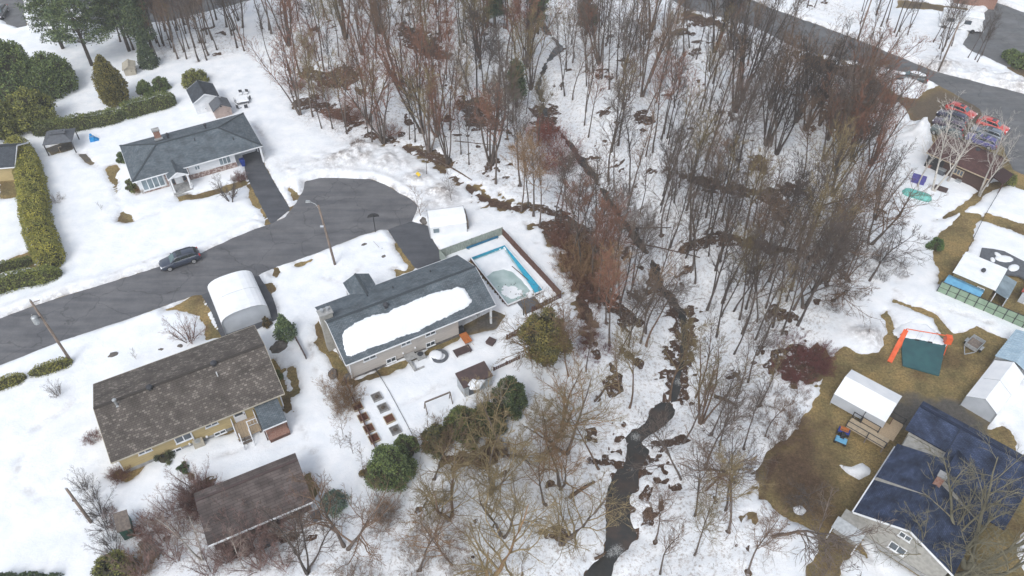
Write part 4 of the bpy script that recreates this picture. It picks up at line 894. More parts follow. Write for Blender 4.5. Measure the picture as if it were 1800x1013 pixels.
def tree_kind(key, seed, H, stems=1, stem_ang=0.06, r=0.13, k0=9, wob=0.05, cs=0.42, n1=20, a1=0.65, l1=0.28, up1=0.10, n2=8, l2=0.42, n3=7, l3=0.45, n4=0, rt=0.010, w1=0.12, lean=(0, 0), w2=0.16, k3=3):
    g = np.random.default_rng(seed)
    az = 2*np.pi*(np.arange(stems) + g.random(stems)*0.6)/stems; sa = stem_ang*(0.5 + g.random(stems))
    D0 = np.stack([np.cos(az)*np.sin(sa) + lean[0], np.sin(az)*np.sin(sa) + lean[1], np.cos(sa)], -1); P0 = np.zeros((stems, 3)); P0[:, :2] = D0[:, :2]*0.3*(stems > 1); P0[:, 2] = -0.3
    P, Rr = run(g, P0, D0, np.full(stems, H)*(0.85 + 0.3*g.random(stems)*(stems > 1)), np.full(stems, r)*(0.8 + 0.4*g.random(stems)*(stems > 1)), k0, wob, 0.03, 0.16)
    Rr[:, 0] *= 1.5
    trunk = tubes(P, Rr, 7); L = []
    p, d, ln, rr = sprout(g, P, Rr, n1, cs, 0.99, a1, l1, 0.62); P1, R1 = run(g, p, d, ln, rr, 6, w1, up1, 0.25); L.append(tubes(P1, R1, 4))
    p, d, ln, rr = sprout(g, P1, R1, n2, 0.15, 1.0, 0.7, l2, 0.6); P2, R2 = run(g, p, d, ln, np.maximum(rr, rt*1.3), 4, w2, up1*0.8, 0.5); L.append(tubes(P2, R2, 3))
    p, d, ln, rr = sprout(g, P2, R2, n3, 0.1, 1.0, 0.65, l3, 0.6); P3, R3 = run(g, p, d, ln, np.full(len(p), rt), k3, 0.18, up1*0.8, 0.5); L.append(tubes(P3, R3, 3))
    if n4: p, d, ln, rr = sprout(g, P3, R3, n4, 0.1, 1.0, 0.6, 0.6, 0.7); P4, R4 = run(g, p, d, ln, np.full(len(p), rt*0.8), 2, 0.18, 0.05, 0.5); L.append(tubes(P4, R4, 3))
    tm = np_mesh(key + '_trunk', *trunk, 'bark'); shade_smooth(tm); cm = np_mesh(key + '_crown', *cat(L), 'twig'); TREES[key] = (tm, cm)
for k in range(5): tree_kind('slender%d' % k, 100+k, 15, r=0.16, n1=22, n2=8, n3=8, cs=0.38+0.06*(k % 3), wob=0.045, a1=0.6+0.06*(k % 3), l1=0.28+0.02*(k % 3), rt=0.0125)
for k in range(3): tree_kind('thin%d' % k, 120+k, 13.5, r=0.13, n1=15, n2=6, n3=5, cs=0.36, wob=0.055, a1=0.55, l1=0.24, rt=0.012)
for k in range(3): tree_kind('multi%d' % k, 140+k, 11, stems=5, stem_ang=0.17, r=0.12, n1=11, n2=6, n3=6, cs=0.34, a1=0.5, l1=0.24, wob=0.06, rt=0.012)
for k in range(3): tree_kind('spread%d' % k, 160+k, 9.5, r=0.22, stems=2, stem_ang=0.3, n1=12, n2=8, n3=6, n4=1, cs=0.22, a1=0.9, l1=0.55, up1=0.05, wob=0.13, w1=0.2, w2=0.22, rt=0.014)
for k in range(2): tree_kind('crooked%d' % k, 175+k, 9.0, r=0.16, stems=1, n1=14, n2=8, n3=6, cs=0.3, a1=0.95, l1=0.5, up1=0.03, wob=0.14, w1=0.22, w2=0.24, rt=0.014)
for k in range(2): tree_kind('birch%d' % k, 180+k, 12, r=0.15, stems=1+k, stem_ang=0.15, n1=12, n2=6, n3=6, cs=0.35, a1=0.6, l1=0.34, up1=0.04, wob=0.06, w1=0.14, rt=0.008)
for k in range(3): tree_kind('shrub%d' % k, 190+k, 1.7, stems=16, stem_ang=0.62, r=0.016, k0=5, n1=6, n2=4, n3=4, cs=0.2, a1=0.5, l1=0.45, wob=0.1, rt=0.006)
for k in range(3): tree_kind('sapling%d' % k, 200+k, 5, r=0.045, n1=12, n2=6, n3=5, cs=0.22, a1=0.65, l1=0.36, rt=0.007)
tree_kind('grand', 211, 10, stems=5, stem_ang=0.42, r=0.17, n1=9, n2=7, n3=6, cs=0.3, a1=0.7, l1=0.42, up1=0.05, wob=0.1, w1=0.18, w2=0.2, rt=0.012)
tree_kind('round_tree', 215, 3.6, r=0.09, n1=10, n2=7, n3=6, stems=4, stem_ang=0.45, cs=0.2, a1=0.6, l1=0.5, wob=0.1, rt=0.007)
tree_kind('fan_tree', 217, 4.2, r=0.05, n1=9, n2=5, n3=5, stems=9, stem_ang=0.38, cs=0.15, a1=0.45, l1=0.36, wob=0.05, rt=0.006)
GREY, RED, OLIVE, DARK, BROWN, TAN = (0.135,0.108,0.092), (0.225,0.112,0.075), (0.22,0.17,0.09), (0.088,0.072,0.064), (0.185,0.122,0.083), (0.26,0.165,0.09)
CNAME = {GREY: 'grey-brown', RED: 'russet-twigged', OLIVE: 'olive-twigged', DARK: 'dark', BROWN: 'brown', TAN: 'tan-twigged'}
def bare_tree(kind, pos, h, label, group=None, tc_=GREY, cc=GREY, name=None, rz=None, cat_='tree', sink=0.0, lean=None):
    name = name or {'fa': 'twiggy_bush', 'bi': 'birch_tree', 'sa': 'sapling', 'sh': 'shrub'}.get(kind[:2], 'bare_tree')
    tm, cm = TREES[kind]; H0 = {'sl': 15, 'th': 13.5, 'mu': 11, 'sp': 9.5, 'cr': 9, 'bi': 12, 'sh': 1.7, 'sa': 5, 'ro': 3.6, 'fa': 4.2, 'gr': 10}[kind[:2]]
    z = pos[2] if len(pos) > 2 else float(hgt(np.array(pos[:2])))
    t = thing(name, label, cat_, (pos[0], pos[1], z - sink), rnd.uniform(0, 6.28) if rz is None else rz, group); s = h / H0; t.scale = (s * rnd.uniform(0.9, 1.12),) * 2 + (s,)
    if lean: t.rotation_euler = (lean[0], lean[1], t.rotation_euler[2])
    a = link('trunk', tm, t); b = link('crown', cm, t); j = rnd.uniform(0.8, 1.2); a.color = (*[c * j * 0.85 for c in tc_], 1); b.color = (*[c * j for c in cc], 1); return t
RSPEC = {  # region: (kinds, height range, colours, where)
 'dense': (['slender0','slender1','slender2','slender3','slender4','multi0','multi2'], (13, 19), [RED, OLIVE, DARK, BROWN, RED, GREY], 'in the %s dense wood above the cul-de-sac'),
 'thin': (['thin0','thin1','thin2','slender1','thin0','multi1'], (13, 18), [GREY, GREY, DARK, BROWN], 'in the %s open wood by the far road'),
 'clump': (['multi0','multi1','multi2','slender3'], (11, 15), [BROWN, GREY, RED, DARK], 'in the %s thicket left of the maroon-roofed house'),
 'creek': (['thin0','slender1','thin2','slender0','slender4'], (14, 19), [GREY, DARK, OLIVE, BROWN], 'on the %s slope across the upper creek'),
 'bank': (['slender1','slender2','slender4','thin1'], (12, 17), [TAN, BROWN, RED, GREY], 'on the %s bank between pool and creek'),
 'low': (['spread0','spread1','spread2','crooked0','thin2'], (6.5, 9.5), [OLIVE, TAN, OLIVE, BROWN], 'among the crooked trees left of the lower creek'),
 'lowright': (['thin0','thin1','thin2','crooked1','slender4','slender1'], (9, 13), [GREY, BROWN, OLIVE], 'in the %s snow right of the lower creek'),
 'roadside': (['thin0','thin1','slender2','thin2'], (10, 15), [DARK, GREY], 'on the verge beyond the far road'),
 'edge': (['crooked0','crooked1','spread0','multi1'], (8, 11), [GREY, BROWN, DARK], 'in the clearing right of the wood'),
 'corner': (['slender0','slender3','slender1','thin0'], (13, 19), [DARK, GREY, BROWN], 'in the wood behind the bungalow sheds')}
def to_px(p_):
    v = Vector((p_[0], p_[1], p_[2] - CAM_H)); c = v.y*CP - v.z*SP; return 900 + FPX*v.x/c, 506.5 - FPX*(v.y*SP + v.z*CP)/c
for k, pts in SPOTS.items():
    kinds, (h0, h1), cols, where = RSPEC[k]; ys = sorted(q[1] for q in pts)
    for q in pts:
        c = rnd.choice(cols); kd = rnd.choice(kinds); row = 'lower' if q[1] < ys[len(ys)//3] else 'middle' if q[1] < ys[2*len(ys)//3] else 'upper'
        lab = ('many-stemmed %s tree ' if kd.startswith('multi') else 'bare %s tree ') % CNAME[c] + (where % row if '%' in where else where)
        bare_tree(kd, q, rnd.uniform(h0, h1), lab, 'trees ' + (where % 'whole' if '%' in where else where), GREY if c != DARK else DARK, c, lean=(rnd.gauss(0, 0.04), rnd.gauss(0, 0.04)))
# the rest of the wood, past what one could count
g = np.random.default_rng(77); BG = {}
for k in range(3):
    tree_kind('bgd%d' % k, 300+k, 15, r=0.14, n1=17, n2=5, n3=4, cs=0.45, wob=0.045, a1=0.55, l1=0.24, rt=0.016, k3=2)
    tm, cm = TREES['bgd%d' % k]; parts = []
    for me in (tm, cm):
        v = np.zeros(len(me.vertices)*3, np.float32); me.vertices.foreach_get('co', v); f_ = np.zeros(len(me.loops), np.int32); me.loops.foreach_get('vertex_index', f_); parts.append((v.reshape(-1, 3), f_.reshape(-1, 4)))
    BG[k] = parts
for k in range(2):
    tree_kind('bgt%d' % k, 320+k, 14, r=0.12, n1=15, n2=5, n3=4, cs=0.34, wob=0.06, a1=0.58, l1=0.27, rt=0.014, k3=2)
    tm, cm = TREES['bgt%d' % k]; parts = []
    for me in (tm, cm):
        v = np.zeros(len(me.vertices)*3, np.float32); me.vertices.foreach_get('co', v); f_ = np.zeros(len(me.loops), np.int32); me.loops.foreach_get('vertex_index', f_); parts.append((v.reshape(-1, 3), f_.reshape(-1, 4)))
    BG[3+k] = parts
allp = []; alt = []
for rg_, num in (('creek', 40), ('lowright', 3), ('bank', 14), ('thin', 36), ('roadside', 14), ('corner', 12)):
    W_ = gpoly(REGIONS[rg_][0]); lo, hi = W_.min(0), W_.max(0); c = 0
    seen_ = list(SPOTS[rg_])
    for _ in range(20000):
        if c >= num: break
        q = lo + (hi-lo)*g.random(2)
        if sdf(q[None], W_)[0] < 0 or dline(q, CREEK) < 1.2 or min(np.linalg.norm(q - e) for e in seen_) < 1.3: continue
        seen_.append(q)
        two = BG[3+int(g.integers(2))]; a = g.random()*6.28; s_ = 0.85+0.5*g.random(); rm = np.array([[math.cos(a), -math.sin(a), 0], [math.sin(a), math.cos(a), 0], [0, 0, 1]]); lx, ly = g.normal(size=2)*0.06; z0 = float(hgt(q)); c += 1
        for (v, f_), dst in zip(two, (alt, allp)): v = v@rm.T*s_; dst.append((np.c_[v[:, 0]+lx*v[:, 2], v[:, 1]+ly*v[:, 2], v[:, 2]] + np.array([q[0], q[1], z0]), f_))
o = struct(link('background_wood', np_mesh('background_wood', *cat(allp), 'twig')), 'stuff'); o.color = (0.15,0.115,0.092, 1); k = struct(link('trunks', np_mesh('trunks', *cat(alt), 'bark'), o), 'stuff'); k.color = (0.085,0.07,0.06,1); tag(o, 'mass of further slim grey trees on both sides of the creek', 'woodland')
for col_, share, nm in ((RED, 34, 'russet'), (OLIVE, 26, 'olive'), (DARK, 34, 'dark')):
    allp = []; alt = []
    for rg_, wgt in (('dense', 0.85), ('thin', 0.25), ('corner', 0.12)):
        W_ = gpoly(REGIONS[rg_][0]); lo, hi = W_.min(0), W_.max(0); c = 0
        while c < int(share*wgt*1.3):
            q = lo + (hi-lo)*g.random(2)
            if sdf(q[None], W_)[0] < 0: continue
            two = BG[int(g.integers(3))]; a = g.random()*6.28; s_ = 0.7+0.5*g.random(); rm = np.array([[math.cos(a), -math.sin(a), 0], [math.sin(a), math.cos(a), 0], [0, 0, 1]]); lx, ly = g.normal(size=2)*0.05; z0 = float(hgt(q)); c += 1
            for (v, f_), dst in zip(two, (alt, allp)): v = v@rm.T*s_; dst.append((np.c_[v[:, 0]+lx*v[:, 2], v[:, 1]+ly*v[:, 2], v[:, 2]] + np.array([q[0], q[1], z0]), f_))
    o = struct(link('background_wood', np_mesh('background_wood', *cat(allp), 'twig')), 'stuff'); o.color = (*col_, 1); k = struct(link('trunks', np_mesh('trunks', *cat(alt), 'bark'), o), 'stuff'); k.color = (0.09,0.074,0.063,1); tag(o, 'mass of further bare %s trees filling the wood' % nm, 'woodland')
# trees one can single out (foot pixel, kind, height, colours, label)
WHITE = (0.50,0.47,0.43)
for px, py, kd, h, tcol, ccol, lab in [
 (1106,718,'slender2',15,BROWN,OLIVE,'tall forked tree standing alone left of the creek pool'),
 (1030,657,'slender0',10,GREY,BROWN,'straight dark trunk beside the wine-red leaf patch on the bank'),
 (1232,745,'multi1',11,BROWN,OLIVE,'clump of moss-brown stems on the right bank of the creek pool'),
 (1237,866,'crooked1',8,BROWN,GREY,'thin bent tree below the fallen bank right of the creek'),
 (862,1025,'spread1',10,TAN,OLIVE,'big spreading tree with orange-brown trunk at the bottom edge'),
 (792,912,'spread0',9,BROWN,OLIVE,'spreading tree in front of the evergreen clump'),
 (540,1010,'multi2',9.5,DARK,GREY,'dark twin-trunked tree in front of the brown outbuilding'),
 (1315,674,'slender4',12,GREY,GREY,'tall grey tree left of the red shrub patch on the right bank'),
 (1457,495,'slender0',11,BROWN,GREY,'forked tree above the snowy clearing right of the wood'),
 (1486,492,'multi0',10,BROWN,GREY,'wide many-stemmed tree above the round snow heap'),
 (1702,1002,'grand',11.5,(0.15,0.14,0.10),(0.17,0.155,0.105),'large mossy spreading tree in front of the blue-roofed house'),
 (1655,1010,'grand',8.5,(0.15,0.14,0.10),(0.17,0.155,0.105),'smaller mossy tree left of the large one before the blue-roofed house'),
 (405,357,'round_tree',3.6,DARK,GREY,'small round-headed bare tree on the bungalow front lawn'),
 (335,602,'fan_tree',4.0,DARK,RED,'fan-shaped bare tree with reddish tips on the yellow house front lawn'),
 (241,636,'sapling0',2.4,GREY,GREY,'thin little sapling in the snow behind the yellow house'),
 (180,373,'sapling1',1.9,DARK,DARK,'tiny dark sapling standing in the snow left of the bungalow'),
 (104,697,'fan_tree',2.2,GREY,GREY,'low grey bush below the clipped hedge by the pole'),
 (103,356,'shrub0',1.2,BROWN,BROWN,'small twiggy bush against the tall hedge'),
 (741,384,'sapling2',6.5,DARK,BROWN,'slim tree on the snowbank beside the middle driveway'),
 (793,358,'sapling0',6,DARK,GREY,'slim dark tree above the white storage shelter'),
 (750,312,'thin0',8,DARK,GREY,'slim dark tree on the dirty snow beyond the cul-de-sac'),
 (437,785,'sapling1',2.2,DARK,DARK,'small dark sapling right of the yellow house spa'),
 (840,585,'sapling0',3.5,GREY,GREY,'slender sapling by the orange barrow'),
 (1612,332,'birch0',12,WHITE,WHITE,'leftmost white birch by the blue barrels'),
 (1640,338,'birch1',12,WHITE,WHITE,'forked white birch second from the left before the maroon-roofed house'),
 (1664,322,'birch0',13,WHITE,WHITE,'tallest white birch before the maroon-roofed house'),
 (1722,345,'birch1',10,WHITE,WHITE,'white birch at the right end of the maroon-roofed house'),
 (356,985,'birch1',7.5,WHITE,(0.34,0.27,0.23),'pinkish white birch left of the brown outbuilding'),
 (432,1000,'birch0',6.5,WHITE,(0.34,0.27,0.23),'slim white birch in front of the brown outbuilding'),
 (880,735,'birch0',6.5,(0.40,0.35,0.29),(0.36,0.31,0.26),'pale dead birch rising out of the evergreen clump'),
 (1650,112,'thin1',11,DARK,GREY,'first of the dark roadside trees near the snowed-in camper'),
 (1700,104,'thin2',11,DARK,DARK,'dark roadside tree at the edge of the upper car park')]:
    bare_tree(kd, g1(px, py), h, lab, None, tcol, ccol)
for px, py, kd, h, ln_, c_, lab in ((1053,826,'slender1',13,(0.05,-0.30),OLIVE,'leaning brown tree whose trunk rises left of the creek bend'), (1000,665,'slender4',12,(0,-0.12),BROWN,'tall brown tree just right of the bronze evergreen'), (1178,702,'slender0',14,(0,0.05),OLIVE,'tall tree at the head of the creek pool'), (1222,700,'thin1',14,(0,0.12),GREY,'slim tree leaning right beside the creek pool'),
        (960,770,'slender3',11,(0.1,-0.1),OLIVE,'upright olive tree in the snow right of the evergreen clump'), (1135,610,'slender2',14,(0,0.06),GREY,'tall grey tree on the left bank of the upper creek'), (1090,690,'thin2',12,(0,-0.1),BROWN,'slim brown tree between the bank and the creek pool'), (1395,872,'crooked1',7,(0,0.2),DARK,'bent dark tree at the edge of the right-hand lawn')):
    bare_tree(kd, g1(px, py), h, lab, None, BROWN, c_, rz=0.0, lean=ln_)
for px, py in ((1640,75),(1652,66),(1666,72),(1712,108),(1716,112),(1724,104)):
    bare_tree('thin%d' % rnd.randrange(3), g1(px, py), rnd.uniform(9, 12), 'dark bare tree near the snowed-in camper and upper car park', 'trees by the upper car park', DARK, DARK)
# thin row between the two gardens, bushes of the bottom left
for px, py in ((575,700),(592,735),(604,765),(622,800),(640,835),(664,878),(650,850),(600,790)):
    bare_tree('sapling%d' % rnd.randrange(3), g1(px, py), rnd.uniform(3.2, 5), 'bare sapling in the thin row left of the garden boxes', 'row of saplings left of the garden boxes', GREY, BROWN)
for px, py in ((150,862),(165,880),(178,905),(188,930),(195,955),(203,975)):
    bare_tree('fan_tree', g1(px, py), rnd.uniform(2.2, 3.0), 'dark twiggy bush in the row left of the green lean-to', 'bush row left of the green lean-to', DARK, DARK)
for px, py in ((372,940),(405,965),(440,950),(485,940),(420,900),(395,925),(455,1000),(402,988),(445,972),(485,952),(522,932),(300,905),(318,940),(335,890),(352,870),(375,905),(310,985),(395,990),(290,960),(470,985),(500,1000),(370,1010),(250,1010)):
    bare_tree('fan_tree', g1(px, py), rnd.uniform(2.4, 4.4), 'pinkish twiggy bush in the thicket around the brown outbuilding', 'thicket around the brown outbuilding', (0.22,0.15,0.135), (0.24,0.155,0.135))
# shrubs
def shrubs(pts, n, label, group, col_, h0, h1):
    W_ = gpoly(pts); lo, hi = W_.min(0), W_.max(0); c = 0
    for _ in range(4000):
        if c >= n: break
        q = lo + (hi - lo) * rng.random(2)
        if sdf(q[None], W_)[0] < 0 or dline(q, CREEK) < 1.0: continue
        bare_tree('shrub%d' % rnd.randrange(3), q, rnd.uniform(h0, h1), label, group, col_, col_, 'shrub', cat_='shrub'); c += 1
shrubs([(510,150),(560,150),(640,200),(690,240),(640,240),(560,200),(515,185)], 16, 'russet shrub on the wood edge above the snow field', 'russet shrubs on the wood edge', RED, 1.6, 3.0)
shrubs([(940,392),(1000,395),(1050,440),(1055,520),(1035,600),(1000,520),(985,450)], 30, 'brown shrub on the bare bank right of the pool', 'brown shrubs on the bank', (0.17,0.085,0.06), 1.3, 2.4)
shrubs([(1010,600),(1050,580),(1072,630),(1050,650),(1020,630)], 9, 'wine-red low shrub on the bank above the creek', 'wine-red shrubs on the bank', (0.15,0.045,0.045), 0.9, 1.6)
shrubs([(1345,622),(1400,600),(1440,608),(1462,640),(1442,672),(1400,682),(1362,667)], 18, 'dark red shrub in the patch beside the white tent', 'dark red shrub patch', (0.17,0.065,0.06), 1.0, 1.8)
shrubs([(940,240),(1000,240),(1030,280),(990,320),(945,300)], 12, 'bright russet shrub near the middle of the wood', 'bright russet shrubs', (0.26,0.09,0.065), 2.0, 3.6)
shrubs([(1000,440),(1060,430),(1080,480),(1060,520),(1010,500)], 12, 'tan shrub on the bank above the brown slope', 'tan shrubs on the bank', TAN, 2.0, 3.6)
shrubs([(1420,130),(1540,150),(1560,210),(1480,200),(1420,170)], 16, 'russet shrub beside the far parking lot', 'russet shrubs by the far lot', RED, 1.6, 3.2)
shrubs([(1440,500),(1560,430),(1600,470),(1540,520),(1470,560)], 9, 'low grey shrub in the clearing above the round snow heap', 'grey shrubs in the clearing', GREY, 1.0, 2.2)
shrubs([(560,1000),(640,900),(760,900),(860,960),(840,1040),(560,1040)], 18, 'tan-grey shrub under the crooked trees at the bottom', 'tan-grey shrubs at the bottom', (0.22,0.16,0.12), 1.0, 2.4)
shrubs([(1330,700),(1400,690),(1420,740),(1370,800),(1330,800)], 12, 'brown shrub on the bank left of the white tent', 'brown shrubs left of the white tent', BROWN, 1.0, 2.2)
shrubs([(780,820),(880,780),(920,790),(880,830),(800,840)], 8, 'tan shrub at the foot of the evergreen clump', 'tan shrubs by the evergreens', TAN, 1.0, 1.8)
shrubs([(560,665),(600,655),(625,700),(610,740),(590,720)], 8, 'tan shrub at the corner of the beige house', 'tan shrubs at the house corner', TAN, 1.6, 2.6)
for px, py, h, c_, lab in [(265,935,1.9,(0.17,0.075,0.05),'round red-brown bush beside the green lean-to'), (250,1003,1.8,(0.23,0.14,0.08),'tan domed bush at the bottom left'), (212,840,1.4,(0.17,0.08,0.055),'red-brown bush at the corner of the yellow house'),
   (165,775,1.0,(0.19,0.085,0.07),'small red-brown bush at the end wall of the yellow house'), (352,880,2.2,(0.17,0.085,0.07),'tall dark red bush left of the brown outbuilding'), (345,905,2.2,(0.17,0.085,0.07),'second dark red bush left of the brown outbuilding'), (423,318,1.3,(0.16,0.075,0.06),'brown bush by the blue bin'),
   (630,262,1.5,BROWN,'twiggy brown bush on the snowbank beyond the cul-de-sac'), (195,905,0.8,RED,'small red bush in the dark bush row, upper'), (205,925,0.8,RED,'small red bush in the dark bush row, lower'), (250,338,1.2,(0.24,0.15,0.07),'tan bush at the front corner of the bungalow')]:
    t = bare_tree('shrub%d' % rnd.randrange(3), g1(px, py), h, lab, None, c_, c_, 'shrub', cat_='shrub'); bare = t.children
    for z_ in (0.9, 2.2, 3.7):
        a = link('stems', TREES['shrub%d' % rnd.randrange(3)][1], t, rz=z_); a.color = (*c_, 1)
# undergrowth nobody could count: seedlings and fallen twigs in the woods
W1 = [gpoly(v[0]) for v in REGIONS.values()]; g = np.random.default_rng(3); lo = np.array([-75., 28.]); hi = np.array([62., 140.])
Q = lo + (hi - lo) * g.random((60000, 2)); ins = np.zeros(len(Q), bool)
for k_, W_ in zip(REGIONS, W1): ins |= (sdf(Q, W_) > 0) & (g.random(len(Q)) < (0.75 if k_ in ('dense', 'clump', 'low') else 0.5))
Q = Q[ins & (dline(Q, CREEK) > 1.0)][:3000]; z = hgt(Q); B = len(Q); up = g.random(B) < 0.6
D0 = np.where(up[:, None], np.c_[g.normal(size=(B, 2))*0.25, np.ones(B)], np.c_[g.normal(size=(B, 2)), g.normal(size=B)*0.08])
P, Rr = run(g, np.c_[Q, z + np.where(up, 0, 0.16)], D0, np.where(up, 0.8 + 1.6*g.random(B), 0.5 + 1.4*g.random(B)), np.where(up, 0.010, 0.014), 4, 0.16, 0.0, 0.4)
p, d, ln, rr = sprout(g, P, Rr, 4, 0.3, 1.0, 0.7, 0.4, 0.7); P2, R2 = run(g, p, d, ln, np.full(len(p), 0.006), 2, 0.1, 0.0)
me = np_mesh('undergrowth', *cat([tubes(P, Rr, 3), tubes(P2, R2, 3)]), 'twig'); o = struct(link('undergrowth', me), 'stuff'); o.color = (0.13,0.09,0.07,1); tag(o, 'brown seedlings and fallen twigs scattered over the wood floor', 'undergrowth')
# fallen logs
for x0, y0, x1, y1, r_, lab in [(1045,708,1071,668,0.13,'short fallen log left of the creek bend'), (1255,700,1293,716,0.2,'dark fallen log right of the creek pool'), (1001,878,1045,850,0.2,'mossy log pointing at the lower creek'), (1045,985,1065,972,0.15,'log at the lower edge of the creek'),
   (1085,405,1180,402,0.1,'long thin log across the upper creek'), (1120,430,1230,455,0.1,'dark log lying in the brown gully'), (900,470,985,545,0.06,'thin pole lying on the bank beyond the fence'), (1440,365,1500,350,0.12,'dark log in the thicket clearing'), (1195,440,1255,412,0.1,'brown log beside the side gully'),
   (770,285,830,320,0.14,'log along the bare strip beyond the snowbank'), (1255,655,1240,690,0.12,'grey log leaning on the right creek bank'), (800,250,905,262,0.1,'long log in the dense wood')]:
    a, b = g1(x0, y0), g1(x1, y1); a.z += r_ + 0.1; b.z += r_ + 0.1; c = a.lerp(b, 0.5)
    l = thing('fallen_log', lab, 'log', c); mb = MB(); mid = Vector((rnd.uniform(-0.15, 0.15), rnd.uniform(-0.15, 0.15), 0))
    mb.tube([a-c, (a-c)*0.4+mid, (b-c)*0.4+mid, b-c], [r_, r_*0.95, r_*0.8, r_*0.6], 7); o = mb.build('stem', 'bark', l, smooth=True); o.color = (0.10,0.07,0.05,1)
    sb = MB(); m_ = (a-c)*0.1; sb.tube([m_, m_+Vector((rnd.uniform(-0.5, 0.5), rnd.uniform(-0.5, 0.5), 0.5))], [r_*0.4, r_*0.15], 5); o = sb.build('branch_stub', 'bark', l); o.color = (0.10,0.07,0.05,1)

# ---------------------------------------------------------------- evergreens: sprays over an uneven body
def sprays(g, C, N, size, flat=0.5, wd=0.34):
    """a small folded spray at every point C, turned roughly along N"""
    B = len(C); d = nrmz(0.45*N + 0.75*g.normal(size=(B, 3)) + np.array([0, 0, flat*0.5])); s = nrmz(np.cross(d, g.normal(size=(B, 3)))); n = np.cross(d, s); L_ = size*(0.6 + 0.8*g.random(B))[:, None]; w_ = L_*wd
    tip = C + d*L_; m1 = C + d*L_*0.5 + s*w_ + n*w_*0.35; m2 = C + d*L_*0.5 - s*w_ + n*w_*0.35
    V = np.stack([C, m1, tip, m2], 1).reshape(-1, 3); F = np.arange(B*4).reshape(-1, 4); return V, np.concatenate([F[:, [0, 1, 2]], F[:, [0, 2, 3]]])
def evergreen(name, label, pos, h, r, prof, col_, n=3500, size=0.2, seed=0, lump=0.25, layers=0, lobes=0, cat_='tree', group=None, sx=1.0, rz=0.0, flat=0.5, core=True):
    g = np.random.default_rng(seed+900); z = pos[2]
    t = thing(name, label, cat_, pos, rz, group)
    pz = np.array([p_[0] for p_ in prof]); pr = np.array([p_[1] for p_ in prof])
    def surf(th, u):
        q = np.interp(u, pz, pr)*r; l = 1 + lump*2*(fbm(th*1.9 + seed, u*5.0*max(1, h/5), 80, 3)) + lump*1.0*fbm(th*5 + 3, u*14, 84, 2)
        if layers: l = l*(0.72 + 0.42*(1 - (u*layers + 0.15*np.sin(3*th)) % 1.0))
        return q*l
    w_ = np.interp(np.linspace(0, 1, 200), pz, pr); cdf = np.cumsum(w_ + 0.02); cdf /= cdf[-1]
    u = np.interp(g.random(n), cdf, np.linspace(0, 1, 200)); th = g.random(n)*2*np.pi; q = surf(th, u)*(0.72 + 0.3*np.sqrt(g.random(n)))
    hull = []; C = np.c_[q*np.cos(th)*sx, q*np.sin(th), u*h]; dr = np.interp(u+0.03, pz, pr)-np.interp(u-0.03, pz, pr)
    N = nrmz(np.c_[np.cos(th), np.sin(th), np.clip(-dr/0.06*r/h, -0.5, 2)]); V, F = sprays(g, C, N, size, flat); parts = [(V, F)]
    if lobes:
        parts = []; uu = 0.1 + 0.82*(np.arange(lobes)+g.random(lobes))/lobes; tt = np.arange(lobes)*2.4 + g.random(lobes); pp = np.interp(uu, pz, pr); cr_ = r*(0.24+0.14*g.random(lobes))*(0.35+0.75*pp); rd = np.maximum(pp*r - cr_*0.9, 0)*(0.75+0.35*g.random(lobes))
        cc = np.c_[rd*np.cos(tt)*sx, rd*np.sin(tt), uu*h]; pk = g.choice(lobes, n, p=cr_**2/(cr_**2).sum()); dd = nrmz(g.normal(size=(n, 3)) + np.c_[np.cos(tt[pk])*0.5, np.sin(tt[pk])*0.5, np.full(n, 0.35)])
        C = cc[pk] + dd*(cr_[pk]*(0.66+0.46*g.random(n)))[:, None]*np.array([1, 1, 1.15]); C[:, 2] = np.maximum(C[:, 2], 0.05); parts.append(sprays(g, C, dd, size, flat))
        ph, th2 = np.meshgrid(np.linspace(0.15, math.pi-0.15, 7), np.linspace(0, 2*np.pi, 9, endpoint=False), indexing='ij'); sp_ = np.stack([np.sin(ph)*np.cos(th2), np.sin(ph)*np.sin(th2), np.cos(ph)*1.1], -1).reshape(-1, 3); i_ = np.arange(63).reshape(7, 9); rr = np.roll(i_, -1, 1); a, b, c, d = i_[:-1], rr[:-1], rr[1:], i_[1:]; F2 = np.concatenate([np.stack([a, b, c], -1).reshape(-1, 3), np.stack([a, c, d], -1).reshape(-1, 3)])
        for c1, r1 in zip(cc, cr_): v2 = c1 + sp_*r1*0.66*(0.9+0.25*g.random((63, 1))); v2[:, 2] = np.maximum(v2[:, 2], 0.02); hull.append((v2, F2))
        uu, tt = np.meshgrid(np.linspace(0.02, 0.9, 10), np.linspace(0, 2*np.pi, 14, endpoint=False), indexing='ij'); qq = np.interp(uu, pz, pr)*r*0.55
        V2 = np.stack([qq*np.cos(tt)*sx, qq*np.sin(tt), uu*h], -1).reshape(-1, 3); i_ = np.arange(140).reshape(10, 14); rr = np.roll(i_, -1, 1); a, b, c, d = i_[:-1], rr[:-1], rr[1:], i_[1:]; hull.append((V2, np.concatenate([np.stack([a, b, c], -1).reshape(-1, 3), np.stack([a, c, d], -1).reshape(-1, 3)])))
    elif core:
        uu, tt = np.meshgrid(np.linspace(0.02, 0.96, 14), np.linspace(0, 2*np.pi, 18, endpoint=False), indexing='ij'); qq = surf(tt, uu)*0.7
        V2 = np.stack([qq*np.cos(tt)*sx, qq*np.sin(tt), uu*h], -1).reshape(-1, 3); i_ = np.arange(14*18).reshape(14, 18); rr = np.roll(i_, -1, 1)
        a, b, c, d = i_[:-1], rr[:-1], rr[1:], i_[1:]; F2 = np.concatenate([np.stack([a, b, c], -1).reshape(-1, 3), np.stack([a, c, d], -1).reshape(-1, 3)]); hull.append((V2, F2))
